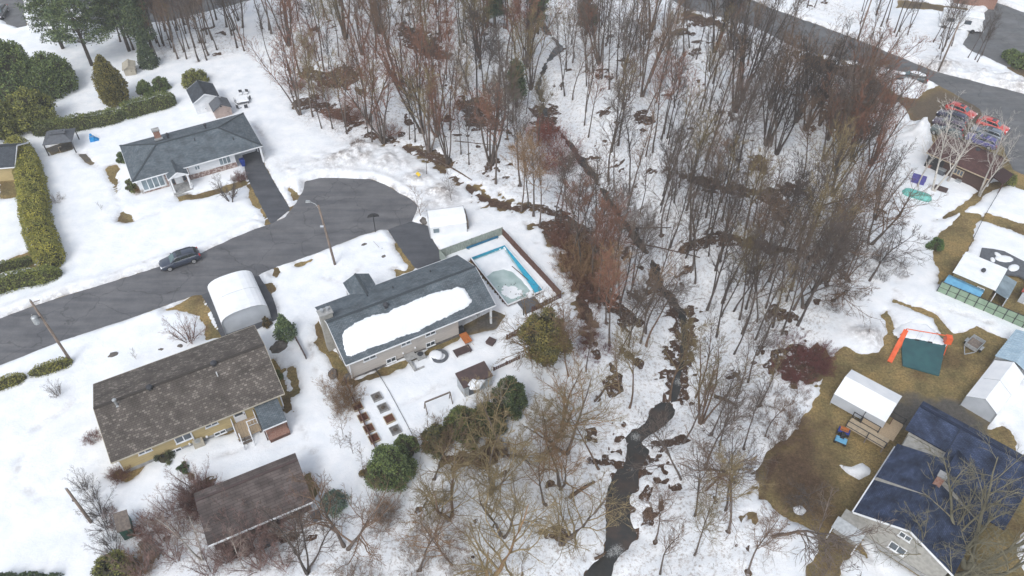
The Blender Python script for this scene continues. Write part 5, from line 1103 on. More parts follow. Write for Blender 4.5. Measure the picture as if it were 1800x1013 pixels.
    if hull: o = link('shaded_inner_twigs', np_mesh('shaded_inner_twigs', *cat(hull), 'twig'), t); o.color = (0.038,0.036,0.022,1)  # solid hull for brown inner twigs, with the depth's shade put into its colour
    o = link('crown', np_mesh('crown', *cat(parts), 'sprays'), t); o.color = (*col_, 1)
    k = MB().tube([(0, 0, -0.3), (0.03, 0, h*0.4), (0, 0, h*0.8)], [0.05+h*0.016, 0.03+h*0.012, 0.02], 7).build('trunk', 'bark', t); k.color = (0.11,0.08,0.06,1); return t
CEDAR = [(0,0.7),(0.12,0.98),(0.35,1.0),(0.6,0.82),(0.8,0.52),(0.93,0.25),(1,0.04)]; DOME = [(0,0.75),(0.15,0.98),(0.4,1),(0.65,0.86),(0.85,0.55),(0.96,0.25),(1,0.05)]; CONE = [(0,0.9),(0.15,1),(0.5,0.62),(0.8,0.27),(1,0.02)]
GD, GO, GY, GB = (0.092,0.125,0.056), (0.14,0.148,0.052), (0.16,0.16,0.05), (0.115,0.165,0.15)
for k, (px, py, h, r, pf, c_, n, sz, lab) in enumerate([
 (30,165,8.5,5.6,CEDAR,GD,9000,0.34,'huge dark round cedar at the upper left edge'), (92,160,5.5,4.2,DOME,GD,6500,0.32,'lower dark cedar dome right of the huge cedar'), (-25,180,8,5,CEDAR,GD,6000,0.34,'dark cedar cut by the left edge above the cottage'),
 (66,222,6.0,3.6,CEDAR,GO,6000,0.28,'olive round cedar above the gazebo'), (12,240,6.0,3.2,CEDAR,GO,5200,0.28,'olive cedar left of the gazebo, at the picture edge'),
 (207,182,8.2,2.1,CEDAR,(0.13,0.115,0.042),5200,0.24,'tall bronze-green cone-shaped cedar behind the garden'),
 (264,118,6.5,1.5,CONE,(0.07,0.095,0.065),2600,0.3,'narrow dark spruce in the wood behind the bungalow sheds'),
 (690,843,4.3,2.3,DOME,GD,6500,0.17,'rounded green cedar at the end of the garden boxes'), (716,800,3.2,1.3,CEDAR,GD,2600,0.17,'smaller cedar tucked behind the rounded cedar'),
 (770,790,3.6,1.6,CEDAR,(0.085,0.085,0.045),3800,0.17,'brownish cedar at the left of the evergreen clump'), (815,768,4.3,2.0,CEDAR,(0.085,0.105,0.045),6500,0.17,'bright green cedar at the front of the evergreen clump'), (858,758,4.2,1.9,CEDAR,(0.075,0.085,0.042),6500,0.17,'wide cedar in the middle of the evergreen clump'), (895,724,5.4,1.9,CEDAR,(0.06,0.085,0.042),6500,0.17,'tallest dark cedar of the evergreen clump'),
 (956,645,8.0,2.8,[(0,0.1),(0.25,0.4),(0.45,0.95),(0.65,1),(0.85,0.7),(1,0.1)],(0.135,0.12,0.05),9000,0.18,'bronze olive evergreen crown beside the pool end'),
 (504,592,3.6,1.15,CONE,(0.10,0.14,0.085),1700,0.24,'young green pine beside the white car shelter'), (588,888,2.1,1.25,CONE,GB,2600,0.15,'blue-green spruce near the end of the brown outbuilding'), (323,828,1.0,0.62,DOME,(0.055,0.09,0.045),900,0.11,'little green globe shrub below the yellow house'),
 (205,1012,1.8,2.0,DOME,(0.15,0.155,0.055),3600,0.15,'yellow-green domed juniper at the bottom left'), (218,287,1.9,0.8,CEDAR,GD,1200,0.15,'dark shrub at the end wall of the bungalow'), (234,338,2.2,0.8,CEDAR,(0.10,0.115,0.05),1300,0.15,'narrow shrub at the near corner of the bungalow'),
 (345,150,2.0,2.4,DOME,GO,2600,0.22,'spreading yew behind the white garden shed'), (285,160,2.4,1.4,CEDAR,GD,1800,0.22,'dark bush at the top of the clipped cedar row'), (258,168,2.6,1.3,CEDAR,GD,1800,0.22,'bushy dark shrub behind the clipped cedar row'),
 (1642,436,1.3,1.2,DOME,(0.07,0.115,0.045),1300,0.17,'green shrub on the grass strip by the fence'), (1772,325,1.8,0.9,CEDAR,GO,1200,0.18,'green shrub right of the maroon-roofed house'), (1795,118,2.0,2.0,DOME,GD,2200,0.24,'dark hedge shrub at the right edge by the upper car park'), (1775,106,1.6,1.5,DOME,GD,1600,0.24,'low dark shrub by the upper car park'),
 (470,575,1.6,0.6,CEDAR,(0.12,0.09,0.05),900,0.13,'small bronze cedar between shelter and yellow house'), (487,665,0.8,0.7,DOME,(0.10,0.12,0.05),700,0.12,'small juniper in the bed beside the yellow house'), (292,808,0.8,1.1,DOME,(0.08,0.095,0.06),1000,0.12,'low grey-green shrub against the yellow wall'), (648,840,1.5,0.8,DOME,(0.13,0.10,0.05),900,0.13,'small bronze bush left of the rounded cedar')]):
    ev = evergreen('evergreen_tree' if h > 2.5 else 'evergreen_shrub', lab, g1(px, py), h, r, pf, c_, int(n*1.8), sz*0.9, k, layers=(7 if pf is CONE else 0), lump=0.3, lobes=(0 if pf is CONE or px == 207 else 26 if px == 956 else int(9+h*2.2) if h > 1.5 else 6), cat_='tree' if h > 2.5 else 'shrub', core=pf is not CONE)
    if px in (956, 770, 858):
        for z_ in (0.5, 2.9):
            o = link('dead_twigs', TREES['spread1'][1], ev, rz=z_); s_ = h/9.5*1.02; o.scale = (s_, s_, s_); o.color = (0.17,0.115,0.06,1)
for k in range(6):
    evergreen('evergreen_shrub', 'tip of a dark green spruce along the bottom left edge', g1(10+18*k, 1022+rnd.uniform(-4, 4)), rnd.uniform(1.0, 1.8), 0.6, CONE, (0.06,0.085,0.05), 700, 0.15, 60+k, layers=6, cat_='shrub', group='spruce tips along the bottom left edge', core=False)
def hedge(label, path, w_, h, col_, size=0.2, dens=26, seed=0, round_=2.6):
    g = np.random.default_rng(seed+400); W_ = np.array([[*g1(*p_)] for p_ in path]); c0 = W_[0].copy(); W_ = W_ - c0
    seg = np.linalg.norm(np.diff(W_[:, :2], axis=0), axis=1); cum = np.r_[0, np.cumsum(seg)]; Lh = cum[-1]; size *= 0.8; n = int(Lh*(w_+2*h)*dens*3.2)
    def body(s, a, k):
        c = np.stack([np.interp(s, cum, W_[:, i]) for i in range(3)], -1); e = 0.05; tg = nrmz(np.stack([np.interp(np.minimum(s+e, Lh), cum, W_[:, i]) - np.interp(np.maximum(s-e, 0), cum, W_[:, i]) for i in range(3)], -1)); sd = np.stack([tg[..., 1], -tg[..., 0], 0*s], -1)
        ca, sa = np.cos(a), np.sin(a); rr = (np.abs(ca)**round_ + np.abs(sa)**round_)**(-1/round_); endk = np.clip(np.minimum(s, Lh-s)/(w_*0.5), 0.02, 1)**0.5
        l = (1 + 0.34*fbm(s*0.9 + seed, a*1.5, 90, 3) + 0.25*fbm(s*2.6, a*4, 94, 2))*k
        return c + sd*(ca*rr*w_/2*l*endk)[..., None] + np.array([0, 0, 1.0])*(sa*rr*h*l*(0.55+0.45*endk))[..., None], sd*ca[..., None] + np.array([0, 0, 1.0])*sa[..., None]
    C, N = body(g.random(n)*Lh, g.random(n)*np.pi, 0.8 + 0.2*np.sqrt(g.random(n))); parts = [sprays(g, C, N, size, 0.7)]
    ns = max(4, int(Lh/0.6)); ss, aa = np.meshgrid(np.linspace(0, Lh, ns), np.linspace(-0.1, np.pi+0.1, 12), indexing='ij'); V2, _ = body(ss, aa, 0.76); i_ = np.arange(ns*12).reshape(ns, 12)
    a, b, c, d = i_[:-1, :-1], i_[:-1, 1:], i_[1:, 1:], i_[1:, :-1]; parts.append((V2.reshape(-1, 3), np.concatenate([np.stack([a, b, c], -1).reshape(-1, 3), np.stack([a, c, d], -1).reshape(-1, 3)])))
    t = thing('hedge', label, 'hedge', c0); o = link('shaded_inner_twigs', np_mesh('shaded_inner_twigs', *parts.pop(), 'twig'), t); o.color = (0.04,0.038,0.022,1); o = link('foliage', np_mesh('hedge', *cat(parts), 'sprays'), t); o.color = (*col_, 1)  # hedge core: brown twig hull, colour darkened for the shade between sprays
    mb = MB()
    for s_ in np.arange(0.6, Lh, 1.6):
        p_ = [float(np.interp(s_, cum, W_[:, i])) for i in range(3)]; mb.tube([(p_[0], p_[1], p_[2]-0.2), (p_[0], p_[1], p_[2]+h*0.6)], [0.05, 0.02], 5)
    k = mb.build('stems', 'bark', t); k.color = (0.11,0.08,0.06,1); return t
hedge('tall yellow-green cedar hedge running down beside the snowy lawn', [(30,262),(52,300),(62,345),(68,390),(78,430),(100,478)], 3.5, 2.9, (0.21,0.205,0.06), 0.21, 30, 1)
hedge('broad low cedar hedge running to the left edge beside the street', [(112,486),(75,492),(30,500),(-30,520)], 3.0, 1.7, (0.155,0.175,0.06), 0.2, 28, 2)
hedge('thin low cedar hedge above the broad one at the left edge', [(60,462),(25,470),(-20,480)], 1.2, 1.2, (0.12,0.14,0.05), 0.18, 28, 3)
hedge('clipped dark cedar hedge behind the bungalow garden, right of the cone cedar', [(312,184),(270,195),(216,210)], 2.4, 2.7, (0.115,0.14,0.058), 0.22, 26, 4)
hedge('ragged cedar hedge between the gazebo and the cone cedar', [(222,211),(170,222),(120,231),(60,240)], 2.4, 2.3, (0.115,0.135,0.058), 0.22, 26, 5)
hedge('low clipped hedge ending at the pole with the transformer', [(130,640),(95,650),(54,664)], 1.7, 1.1, (0.18,0.18,0.06), 0.17, 34, 6)
hedge('low clipped hedge section cut by the left edge near the pole', [(50,667),(20,676),(-25,692)], 1.7, 1.15, (0.175,0.175,0.06), 0.17, 34, 7)
# pines of the upper left corner
def pine(label, pos, h, col_, seed, r=3.6):
    g = np.random.default_rng(seed+70); t = thing('pine_tree', label, 'tree', pos, rnd.uniform(0, 6))
    k = MB().tube([(0,0,-0.3),(0.1,0,h*0.35),(0,0.1,h*0.7),(0,0,h)], [0.32,0.24,0.13,0.03], 8).build('trunk', 'bark', t, smooth=True); k.color = (0.08,0.065,0.055,1)
    B = int(h*9); u = 0.22 + 0.76*g.random(B); th = g.random(B)*6.283; P0 = np.c_[0*u, 0*u, u*h]; ln = r*(1.08-u)**0.6*(0.6+0.6*g.random(B)); D0 = np.c_[np.cos(th), np.sin(th), 0.15+0.3*g.random(B)]
    P, Rr = run(g, P0, D0, ln, 0.02+0.03*(1-u), 6, 0.1, 0.03, 0.3); bm = np_mesh('limbs', *tubes(P, Rr, 4), 'bark'); o = link('limbs', bm, t); o.color = (0.08,0.065,0.055,1)
    m = 95; tt = 0.35+0.65*g.random((B, m))**0.7; x = tt*5; i = np.minimum(x.astype(int), 4); f = (x-i)[..., None]; b = np.arange(B)[:, None]; C = (P[b, i]*(1-f)+P[b, i+1]*f).reshape(-1, 3) + g.normal(size=(B*m, 3))*np.array([0.32, 0.32, 0.16])
    V, F = sprays(g, C, np.repeat(nrmz(D0), m, 0)*0.5, 0.36, 0.5, 0.22); o = link('crown', np_mesh('needles', V, F, 'sprays'), t); o.color = (*col_, 1)
pine('tall feathery pine at the upper left, nearest the cone cedar', g1(163,118), 17, (0.085,0.115,0.065), 1, 5.4); pine('feathery pine right of the tallest one at the upper left', g1(228,92), 15, (0.075,0.10,0.06), 2, 4.4); pine('feathery pine behind the huge dark cedar', g1(112,88), 16, (0.085,0.115,0.065), 3, 5.0)
pine('slim pine in the upper left wood', g1(262,98), 12, (0.07,0.095,0.06), 4, 2.4)
for k, (px, py, h, r, lab) in enumerate(((908,190,8,1.9,'dark spruce inside the dense wood'), (1030,62,9,2.0,'dark spruce in the open wood near the top'), (945,58,10,2.2,'dark spruce at the top beside the creek'), (870,50,10,2.2,'dark spruce at the top of the dense wood'))):
    pine(lab, g1(px, py), h, (0.06,0.085,0.055), 10+k, r)
# ================================================================ right-hand gardens: blue-roofed house and its yard
def W3(fr, x, y, z=0.0): return fr.o + Matrix.Rotation(fr.a, 3, 'Z') @ Vector((x, y, z))
F = Fr(29.66, 34.41, -42); FB = F
h = thing('blue_roof_house', 'grey stucco house with dark blue shingle roofs in the right foreground', 'house', F.o, F.a)
ZE, WD, LN, RG = 3.0, 8.6, 9.0, 2.0; xm = WD/2
gable_wall(h, 0.4, WD-0.4, 0.35, LN, ZE-0.03, RG*0.86, 'stucco', 'y')
mb = MB(); y1 = 4.3
slope(mb, (0,y1,ZE), (0,0,ZE), (xm,0,ZE+RG), (xm,y1,ZE+RG)); slope(mb, (0,LN,ZE+0.5), (0,y1+0.01,ZE+0.5), (xm,y1+0.01,ZE+RG+0.05), (xm,LN,ZE+RG+0.05))
slope(mb, (WD,0,ZE), (WD,6.2,ZE), (xm+0.004,6.2,ZE+RG), (xm+0.004,0,ZE+RG)); slope(mb, (WD+0.4,6.21,ZE), (WD+0.4,LN+1,ZE), (xm+0.004,LN+1,ZE+RG+0.75), (xm+0.004,6.21,ZE+RG+0.75))
roof = mb.build('roof', 'shingle_blue', h)
MB().hexa([(0.05,y1-0.02,ZE-0.1), (0.05,y1-0.02,ZE+0.46), (xm-0.3,y1-0.02,ZE+RG-0.1)], [(0.05,y1+0.06,ZE-0.1), (0.05,y1+0.06,ZE+0.46), (xm-0.3,y1+0.06,ZE+RG-0.1)]).build('dormer_cheek', 'stucco', h)
MB().hexa([(xm+0.1,6.18,ZE+RG-0.1), (xm+0.1,6.18,ZE+RG+0.62), (WD,6.18,ZE-0.1)], [(xm+0.1,6.26,ZE+RG-0.1), (xm+0.1,6.26,ZE+RG+0.62), (WD,6.26,ZE-0.1)]).build('dormer_cheek', 'stucco', h)
t = MB(); t.bar((-0.05,0,ZE-0.07), (-0.05,LN,ZE-0.07), 0.12, 0.12); t.build('gutter', 'white_trim', roof)
t = MB(); dz = Vector((0,-0.02,-0.1)); t.bar(Vector((0,0,ZE))+dz, Vector((xm,0,ZE+RG))+dz, 0.05, 0.2); t.bar(Vector((WD,0,ZE))+dz, Vector((xm,0,ZE+RG))+dz, 0.05, 0.2); t.build('fascia', 'white_trim', roof)
c = MB(); c.box(xm-0.35, xm+0.25, 5.7, 6.3, ZE+0.8, ZE+RG+1.2); chm = c.build('chimney', 'brick_red', roof); MB().box(xm-0.42, xm+0.32, 5.63, 6.37, ZE+RG+1.2, ZE+RG+1.3).build('chimney_cap', 'concrete', chm)
# back wing with its ridge across
gable_wall(h, 0.3, 9.6, LN+2.0, 14.2, 3.2, 0.9, 'stucco', 'x')
mb = MB(); slope(mb, (-0.1,10.9,3.75), (3.7,10.9,3.75), (3.7,13.3,4.95), (-0.1,13.3,4.95)); slope(mb, (3.71,7.4,2.55), (10.4,7.4,2.55), (10.4,13.3,4.95), (3.71,13.3,4.95)); slope(mb, (10.4,14.8,4.2), (-0.1,14.8,4.2), (-0.1,13.304,4.95), (10.4,13.304,4.95)); wr = mb.build('wing_roof', 'shingle_blue', h)
MB().bar((-0.1,13.3,4.97), (10.4,13.3,4.97), 0.28, 0.05).build('ridge_cap', 'shingle_blue', wr)
MB().box(0.4, 3.65, LN+0.05, LN+1.9, -0.2, 3.2).build('wing_wall', 'stucco', h); MB().box(3.6, 3.7, LN, 11.2, 2.6, 3.62).build('wing_cheek', 'stucco', h)
a = F.at(1460+375/3.456, 720+790/3.456, 1, 0.35); b_ = F.at(1460+485/3.456, 720+835/3.456, 1, 0.35); window(h, a.x, b_.x, 1.0, 2.0, 0.35, 2)
a = F.at(1460+490/3.456, 720+720/3.456, 1, 0.35); window(h, xm-0.55, xm+0.45, 3.2, 3.9, 0.35, 2)
MB().box(0.35, WD-0.35, 0.25, 0.34, -0.3, 0.5).build('foundation', 'concrete', h)
# entry porch on the left corner
MB().box(-0.6, 1.5, -0.9, 0.33, -0.3, 2.4).build('porch_wall', 'stucco', h); mb = MB(); slope(mb, (-0.8,-1.9,2.0), (1.7,-1.9,2.0), (1.7,-0.85,2.45), (-0.8,-0.85,2.45), 0.07); mb.build('porch_roof', 'galvanised', h)
window(h, 0.0, 0.9, 1.2, 2.15, -0.9, 2)
for x in (-0.7, 1.6): MB().box(x-0.05, x+0.05, -1.85, -1.75, -0.2, 1.98).build('porch_post', 'white_trim', h)
# deck and walkway
ZD = 0.8
dk = thing('deck', 'pale board deck and ramp with black rails at the blue-roofed house', 'deck', F.o, F.a)
P = [F.at(px, py, 2, ZD) for px, py in ((1511,742), (1525,720), (1582,757), (1566,790), (1485,752), (1496,733))]
x0d, x1d = P[0].x, P[2].x; yd0, yd1 = P[0].y, P[1].y
y_n = min(P[3].y, P[4].y); x_l = P[4].x
def planks(x0, x1, y0, y1, n, m, axis):
    for k in range(n):
        if axis == 'x': a, b = y0+(y1-y0)*k/n, y0+(y1-y0)*(k+1)/n-0.012; MB().box(x0, x1, a, b, ZD-0.05, ZD).build('board', m, dk)
        else: a, b = x0+(x1-x0)*k/n, x0+(x1-x0)*(k+1)/n-0.012; MB().box(a, b, y0, y1, ZD-0.05, ZD).build('board', m, dk)
planks(x0d, x1d, yd0, yd1+0.6, 12, 'wood_deck', 'x'); planks(x_l, x1d-0.3, y_n+0.2, yd0-0.02, 10, 'wood_pale', 'x')
for x in (x_l+0.1, (x_l+x1d)/2, x1d-0.4):
    for y in (y_n+0.3, yd1+0.4): MB().box(x-0.06, x+0.06, y-0.06, y+0.06, -0.2, ZD-0.05).build('deck_post', 'wood_weathered', dk)
railing(dk, [(x_l, y_n+0.22, ZD), (x_l+(x1d-x_l)*0.5, y_n+0.22, ZD), (x1d-0.3, y_n+0.22, ZD)], 0.9, 'black_metal'); railing(dk, [(x_l, yd0-0.02, ZD), (x0d+0.1, yd0-0.02, ZD), (x0d+(x1d-x0d)*0.55, yd0-0.02, ZD)], 0.9, 'black_metal')
railing(dk, [(x0d+0.02, yd0, ZD), (x0d+0.02, yd1+0.5, ZD)], 0.9, 'black_metal'); railing(dk, [(x0d+1.4, yd1+0.55, ZD), (x1d, yd1+0.55, ZD)], 0.9, 'black_metal')
# white tent with wooden screen
q0 = atz(1466, 693, 1.7); f = Fr(q0[0], q0[1], -41)
tn = thing('party_tent', 'white gable tent streaked with twig marks beside the deck', 'tent', f.o, f.a)
TL, TW = 5.3, 4.2
mb = MB(); slope(mb, (0,0,1.75), (TL,0,1.75), (TL,TW/2,2.6), (0,TW/2,2.6), 0.03); slope(mb, (TL,TW,1.75), (0,TW,1.75), (0,TW/2+0.004,2.6), (TL,TW/2+0.004,2.6), 0.03); mb.build('canopy', 'shelter_vinyl', tn)
MB().box(0, TL, 0.0, 0.03, 0.35, 1.72).build('side_panel', 'shelter_vinyl_grey', tn); MB().box(0, 0.03, 0.05, TW, 0.3, 1.72).build('side_panel', 'shelter_vinyl_grey', tn)
for x in (0.06, TL/2, TL-0.06):
    for y in (0.08, TW-0.06): MB().box(x-0.03, x+0.03, y-0.03, y+0.03, -0.1, 1.7).build('leg', 'galvanised', tn)
q = fr_px(1534, 729, ZD, -42); ws = thing('wooden_screen', 'olive-brown boarded screen standing between tent and deck', 'screen', q.o, q.a)
for k in range(8): MB().box(0.22*k, 0.22*k+0.2, -0.03, 0.03, 0.1, 1.75).build('board', 'olive_board', ws)
for z in (0.4, 1.4): MB().box(0, 1.76, 0.03, 0.08, z, z+0.1).build('rail', 'wood_brown', ws)
for x in (0.0, 1.7): MB().box(x, x+0.08, -0.04, 0.04, -0.1, 1.85).build('post', 'wood_brown', ws)
# long white shelter and the ribbed blue-white roof behind it
f = fr_px(1687, 713, 0, -46.5)
shelter('long_car_shelter', 'long white peaked car shelter at the right edge of the gravel', f, 3.1, 6.9, 1.55, 2.55, round_=False, end='shelter_vinyl_grey')
gh = thing('ribbed_shed', 'shed with pale blue ribbed metal roof behind the long shelter', 'shed', W3(f, -0.2, 7.1), f.a)
MB().box(0.1, 3.3, 0.1, 5.4, -0.2, 1.9).build('wall', 'galvanised', gh)
mb = MB(); slope(mb, (0,5.5,1.9), (0,0,1.9), (1.9,0,2.5), (1.9,5.5,2.5), 0.06); slope(mb, (3.5,0,1.9), (3.5,5.5,1.9), (1.904,5.5,2.5), (1.904,0,2.5), 0.06); ro = mb.build('roof', 'roof_metal_blue', gh)
for k in range(14):
    y = 0.12+0.4*k; MB().bar((0,y,1.93), (1.9,y,2.53), 0.06, 0.06).build('rib', 'roof_metal_blue', ro)
# utility trailer
f = fr_px(1712, 625, 0, 40); tr = thing('utility_trailer', 'small grey open utility trailer on the dead lawn', 'trailer', f.o, f.a)
MB().box(0, 1.9, 0, 1.35, 0.45, 0.52).build('floor', 'wood_weathered', tr)
for a in ((0,1.9,0,0.06),(0,1.9,1.29,1.35),(0,0.06,0.06,1.29),(1.84,1.9,0.06,1.29)): MB().box(*a, 0.52, 0.95).build('side_board', 'galvanised', tr)
for y in (-0.16, 1.51): w_ = MB().tube([(0.95,y-0.09,0.28),(0.95,y+0.09,0.28)], 0.28, 12).build('wheel', 'rubber', tr); MB().box(0.6,1.3,y-0.12,y+0.12,0.58,0.62).build('mudguard', 'galvanised', tr)
m_ = MB(); m_.bar((0,0.1,0.42), (-1.1,0.67,0.42), 0.08, 0.08); m_.bar((0,1.25,0.42), (-1.1,0.67,0.42), 0.08, 0.08); m_.build('drawbar', 'galvanised', tr)
# green mat with snow, orange swing set and slide
mt = np.array([atz(*p_, 0.2) for p_ in ((1583,580),(1587,642),(1651,660),(1663,603),(1655,592))]); o_ = mt.mean(0)
gm = thing('green_mat', 'dark green tarpaulin sheet half under snow beneath the orange swing set', 'tarpaulin', (*o_, 0)); MB().prism([tuple(p_-o_) for p_ in mt[::-1]], 0.02, 0.2).build('sheet', 'mat_green', gm)
sn = np.array([atz(*p_, 0.25) for p_ in ((1574,585),(1580,572),(1600,563),(1630,570),(1650,588),(1664,603),(1655,606),(1640,603),(1628,599),(1612,596),(1595,594),(1583,592))])
us = np.arange(sn[:, 0].min()-0.3, sn[:, 0].max()+0.3, 0.13); vs_ = np.arange(sn[:, 1].min()-0.3, sn[:, 1].max()+0.3, 0.13); Q = np.stack(np.meshgrid(us, vs_), -1).reshape(-1, 2); s_ = sdf(Q, sn) + 0.3*fbm(Q[:, 0]/0.7, Q[:, 1]/0.7, 61, 3)
V3 = np.c_[Q, 0.2 + np.where(s_ > 0, 0.24*(1-np.exp(-s_/0.2)) + 0.1*fbm(Q[:, 0], Q[:, 1], 62, 2), s_*0.6)]; nx, ny = len(us), len(vs_); c = np.arange(nx*ny).reshape(ny, nx); q4 = np.stack([c[:-1, :-1], c[:-1, 1:], c[1:, 1:], c[1:, :-1]], -1).reshape(-1, 4); q4 = q4[(s_ > -0.12)[q4].any(1)]; uq, inv = np.unique(q4, return_inverse=True)
me = np_mesh('snow_on_mat', V3[uq], inv.reshape(-1, 4), 'roof_snow'); shade_smooth(me); tag(link('snow_heap', me), 'tongue of snow lying on the dark green tarpaulin', 'snow')
A = Vector((*atz(1582,601), 0)); Bq = Vector((*atz(1657,614), 0)); ft = Vector((*atz(1563,638), 0)); sw = thing('swing_set', 'orange steel swing set with slide over the dark green tarpaulin', 'swing set', A)
Hs = 2.1; bq = Bq - A; u = bq.normalized(); pz = Vector((-u.y, u.x, 0))
MB().tube([(0,0,Hs), bq*0.5+Vector((0,0,Hs)), bq+Vector((0,0,Hs))], 0.055, 6).build('top_bar', 'orange_plastic', sw)
for e in (Vector((0,0,0)), bq):
    for s_ in (-1, 1): MB().tube([e+Vector((0,0,Hs)), e+pz*s_*0.9], 0.05, 6).build('leg', 'orange_plastic', sw)
    MB().tube([e+pz*-0.45+Vector((0,0,Hs/2)), e+pz*0.45+Vector((0,0,Hs/2))], 0.035, 6).build('brace', 'orange_plastic', sw)
sd = ft - A; n_ = Vector((-sd.y, sd.x, 0)).normalized()
for k in range(5):
    a, b = k/5, (k+1)/5; z = lambda t: 1.75*(1-t)**1.25+0.1
    MB().hexa([sd*a-n_*0.25+Vector((0,0,z(a))), sd*a+n_*0.25+Vector((0,0,z(a))), sd*b+n_*0.25+Vector((0,0,z(b))), sd*b-n_*0.25+Vector((0,0,z(b)))], [sd*a-n_*0.25+Vector((0,0,z(a)+0.1)), sd*a+n_*0.25+Vector((0,0,z(a)+0.1)), sd*b+n_*0.25+Vector((0,0,z(b)+0.1)), sd*b-n_*0.25+Vector((0,0,z(b)+0.1))]).build('slide', 'orange_plastic', sw)
MB().hexa([bq+u*-0.35-pz*0.4+Vector((0,0,1.2)), bq+u*0.35-pz*0.4+Vector((0,0,1.2)), bq+u*0.35+pz*0.4+Vector((0,0,1.2)), bq+u*-0.35+pz*0.4+Vector((0,0,1.2))], [bq+u*-0.3-pz*0.35+Vector((0,0,2.0)), bq+u*0.3-pz*0.35+Vector((0,0,2.0)), bq+u*0.3+pz*0.35+Vector((0,0,2.0)), bq+u*-0.3+pz*0.35+Vector((0,0,2.0))]).build('lookout_box', 'orange_plastic', sw)
for t_ in (0.35, 0.65):
    s0 = bq*t_
    for e in (-0.2, 0.2): MB().tube([s0+u*e+Vector((0,0,Hs)), s0+u*e+Vector((0,0,0.75))], 0.012, 4).build('chain', 'galvanised', sw)
    MB().bar(s0-u*0.24+Vector((0,0,0.72)), s0+u*0.24+Vector((0,0,0.72)), 0.18, 0.04).build('swing_seat', 'rubber', sw)
# green panel fence: every panel and post on its own
a0 = Vector((*atz(1645,515), 0)); a1 = Vector((*atz(1812,586), 0)); d = a1 - a0; n = 10
fe = thing('green_fence', 'pale green panel fence with dark posts around the white-roofed shed yard', 'fence', a0, math.atan2(d.y, d.x)); lw = d.length/n
for k in range(n):
    for z0, z1 in ((0.25, 1.0), (1.06, 1.8)): MB().box(lw*k+0.05, lw*(k+1)-0.05, -0.02, 0.02, z0, z1).build('panel', 'green_board', fe)
    MB().box(lw*k+0.02, lw*(k+1)-0.02, -0.035, 0.035, 1.0, 1.06).build('rail', 'black_metal', fe); MB().box(lw*k+0.02, lw*(k+1)-0.02, -0.035, 0.035, 1.8, 1.86).build('rail', 'black_metal', fe)
for k in range(n+1): MB().box(lw*k-0.045, lw*k+0.045, -0.06, 0.06, -0.2, 1.9).build('post', 'black_metal', fe)
# white-roofed shed with clear lean-to, blue canopy, red-roofed shed
q0 = atz(1676, 478, 2.4); f = Fr(q0[0], q0[1], -40); wsd = thing('white_roof_shed', 'shed with flat white roof and olive wall behind the green fence', 'shed', f.o, f.a)
MB().box(0.15, 4.5, 0.15, 4.3, -0.2, 2.28).build('wall', 'olive_board', wsd); rf = MB().box(-0.05, 4.7, -0.05, 4.5, 2.3, 2.48, 0.03).build('roof', 'roof_snow', wsd); vent_box(rf, 2.6, 2.1, 2.45, 0.4)
window(wsd, 2.9, 3.7, 1.2, 1.8, 0.15, 2); MB().box(0.8, 1.6, 0.09, 0.16, 0, 1.9).build('door', 'wood_weathered', wsd)
lt = MB(); slope(lt, (4.72,0.2,2.0), (6.2,0.2,1.7), (6.2,3.9,1.7), (4.72,3.9,2.0), 0.04); lt.build('lean_to_roof', 'glass_pale', wsd); MB().box(6.1, 6.16, 0.25, 3.85, -0.1, 1.65).build('lean_to_wall', 'shelter_vinyl_grey', wsd)
for x, y in ((4.85,0.3), (6.1,0.3)): MB().box(x-0.05, x+0.05, y-0.05, y+0.05, -0.1, 1.75).build('lean_to_post', 'white_trim', wsd)
q0 = atz(1659, 496, 1.7); f = Fr(q0[0], q0[1], -42); bc = thing('blue_canopy', 'light blue canopy squeezed between green fence and white-roofed shed', 'canopy', f.o, f.a)
mb = MB(); slope(mb, (0,0,1.7), (4.0,0,1.7), (4.0,0.9,2.0), (0,0.9,2.0), 0.04); slope(mb, (4.0,1.7,1.7), (0,1.7,1.7), (0,0.904,2.0), (4.0,0.904,2.0), 0.04); mb.build('cover', 'tarp_blue', bc)
for x in (0.1, 3.9):
    for y in (0.1, 1.6): MB().box(x-0.04, x+0.04, y-0.04, y+0.04, -0.1, 1.7).build('leg', 'galvanised', bc)
f = fr_px(1788, 530, 0, -42); shed('red_roof_shed', 'white shed with faded red roof at the right edge', f, 2.6, 2.6, 1.7, 0.6, 'roof_red', 'shelter_vinyl_grey', trim=None, door=(0.6, 1.5, 1.6, 'white_trim'))
# frozen pool cover with meltwater
pc = np.array([atz(*p_, 0.35) for p_ in ((1726,436),(1745,438),(1765,442),(1790,455),(1830,475),(1830,505),(1790,485),(1765,483),(1745,470),(1727,458),(1722,452),(1724,444))]); o_ = pc.mean(0)
pv = thing('pool_cover', 'dark wet pool cover showing through the snow right of the white-roofed shed', 'pool cover', (*o_, 0)); MB().prism([tuple(p_-o_) for p_ in pc[::-1]], 0.2, 0.40).build('cover', 'slate_sheet', pv)
for k, (px, py, r_) in enumerate(((1765,455,0.9), (1782,471,0.7), (1745,457,0.4), (1755,449,0.5))):
    q = Vector((*(atz(px, py, 0.4) - o_), 0.39)); o = MB().lathe([(r_,0),(r_*0.85,0.07),(r_*0.5,0.12),(0.05,0.13)], 11).build('snow_island', 'roof_snow', pv, q, smooth=True); o.scale = (1.3, 0.75, 1); o.rotation_euler = (0, 0, 0.6*k)
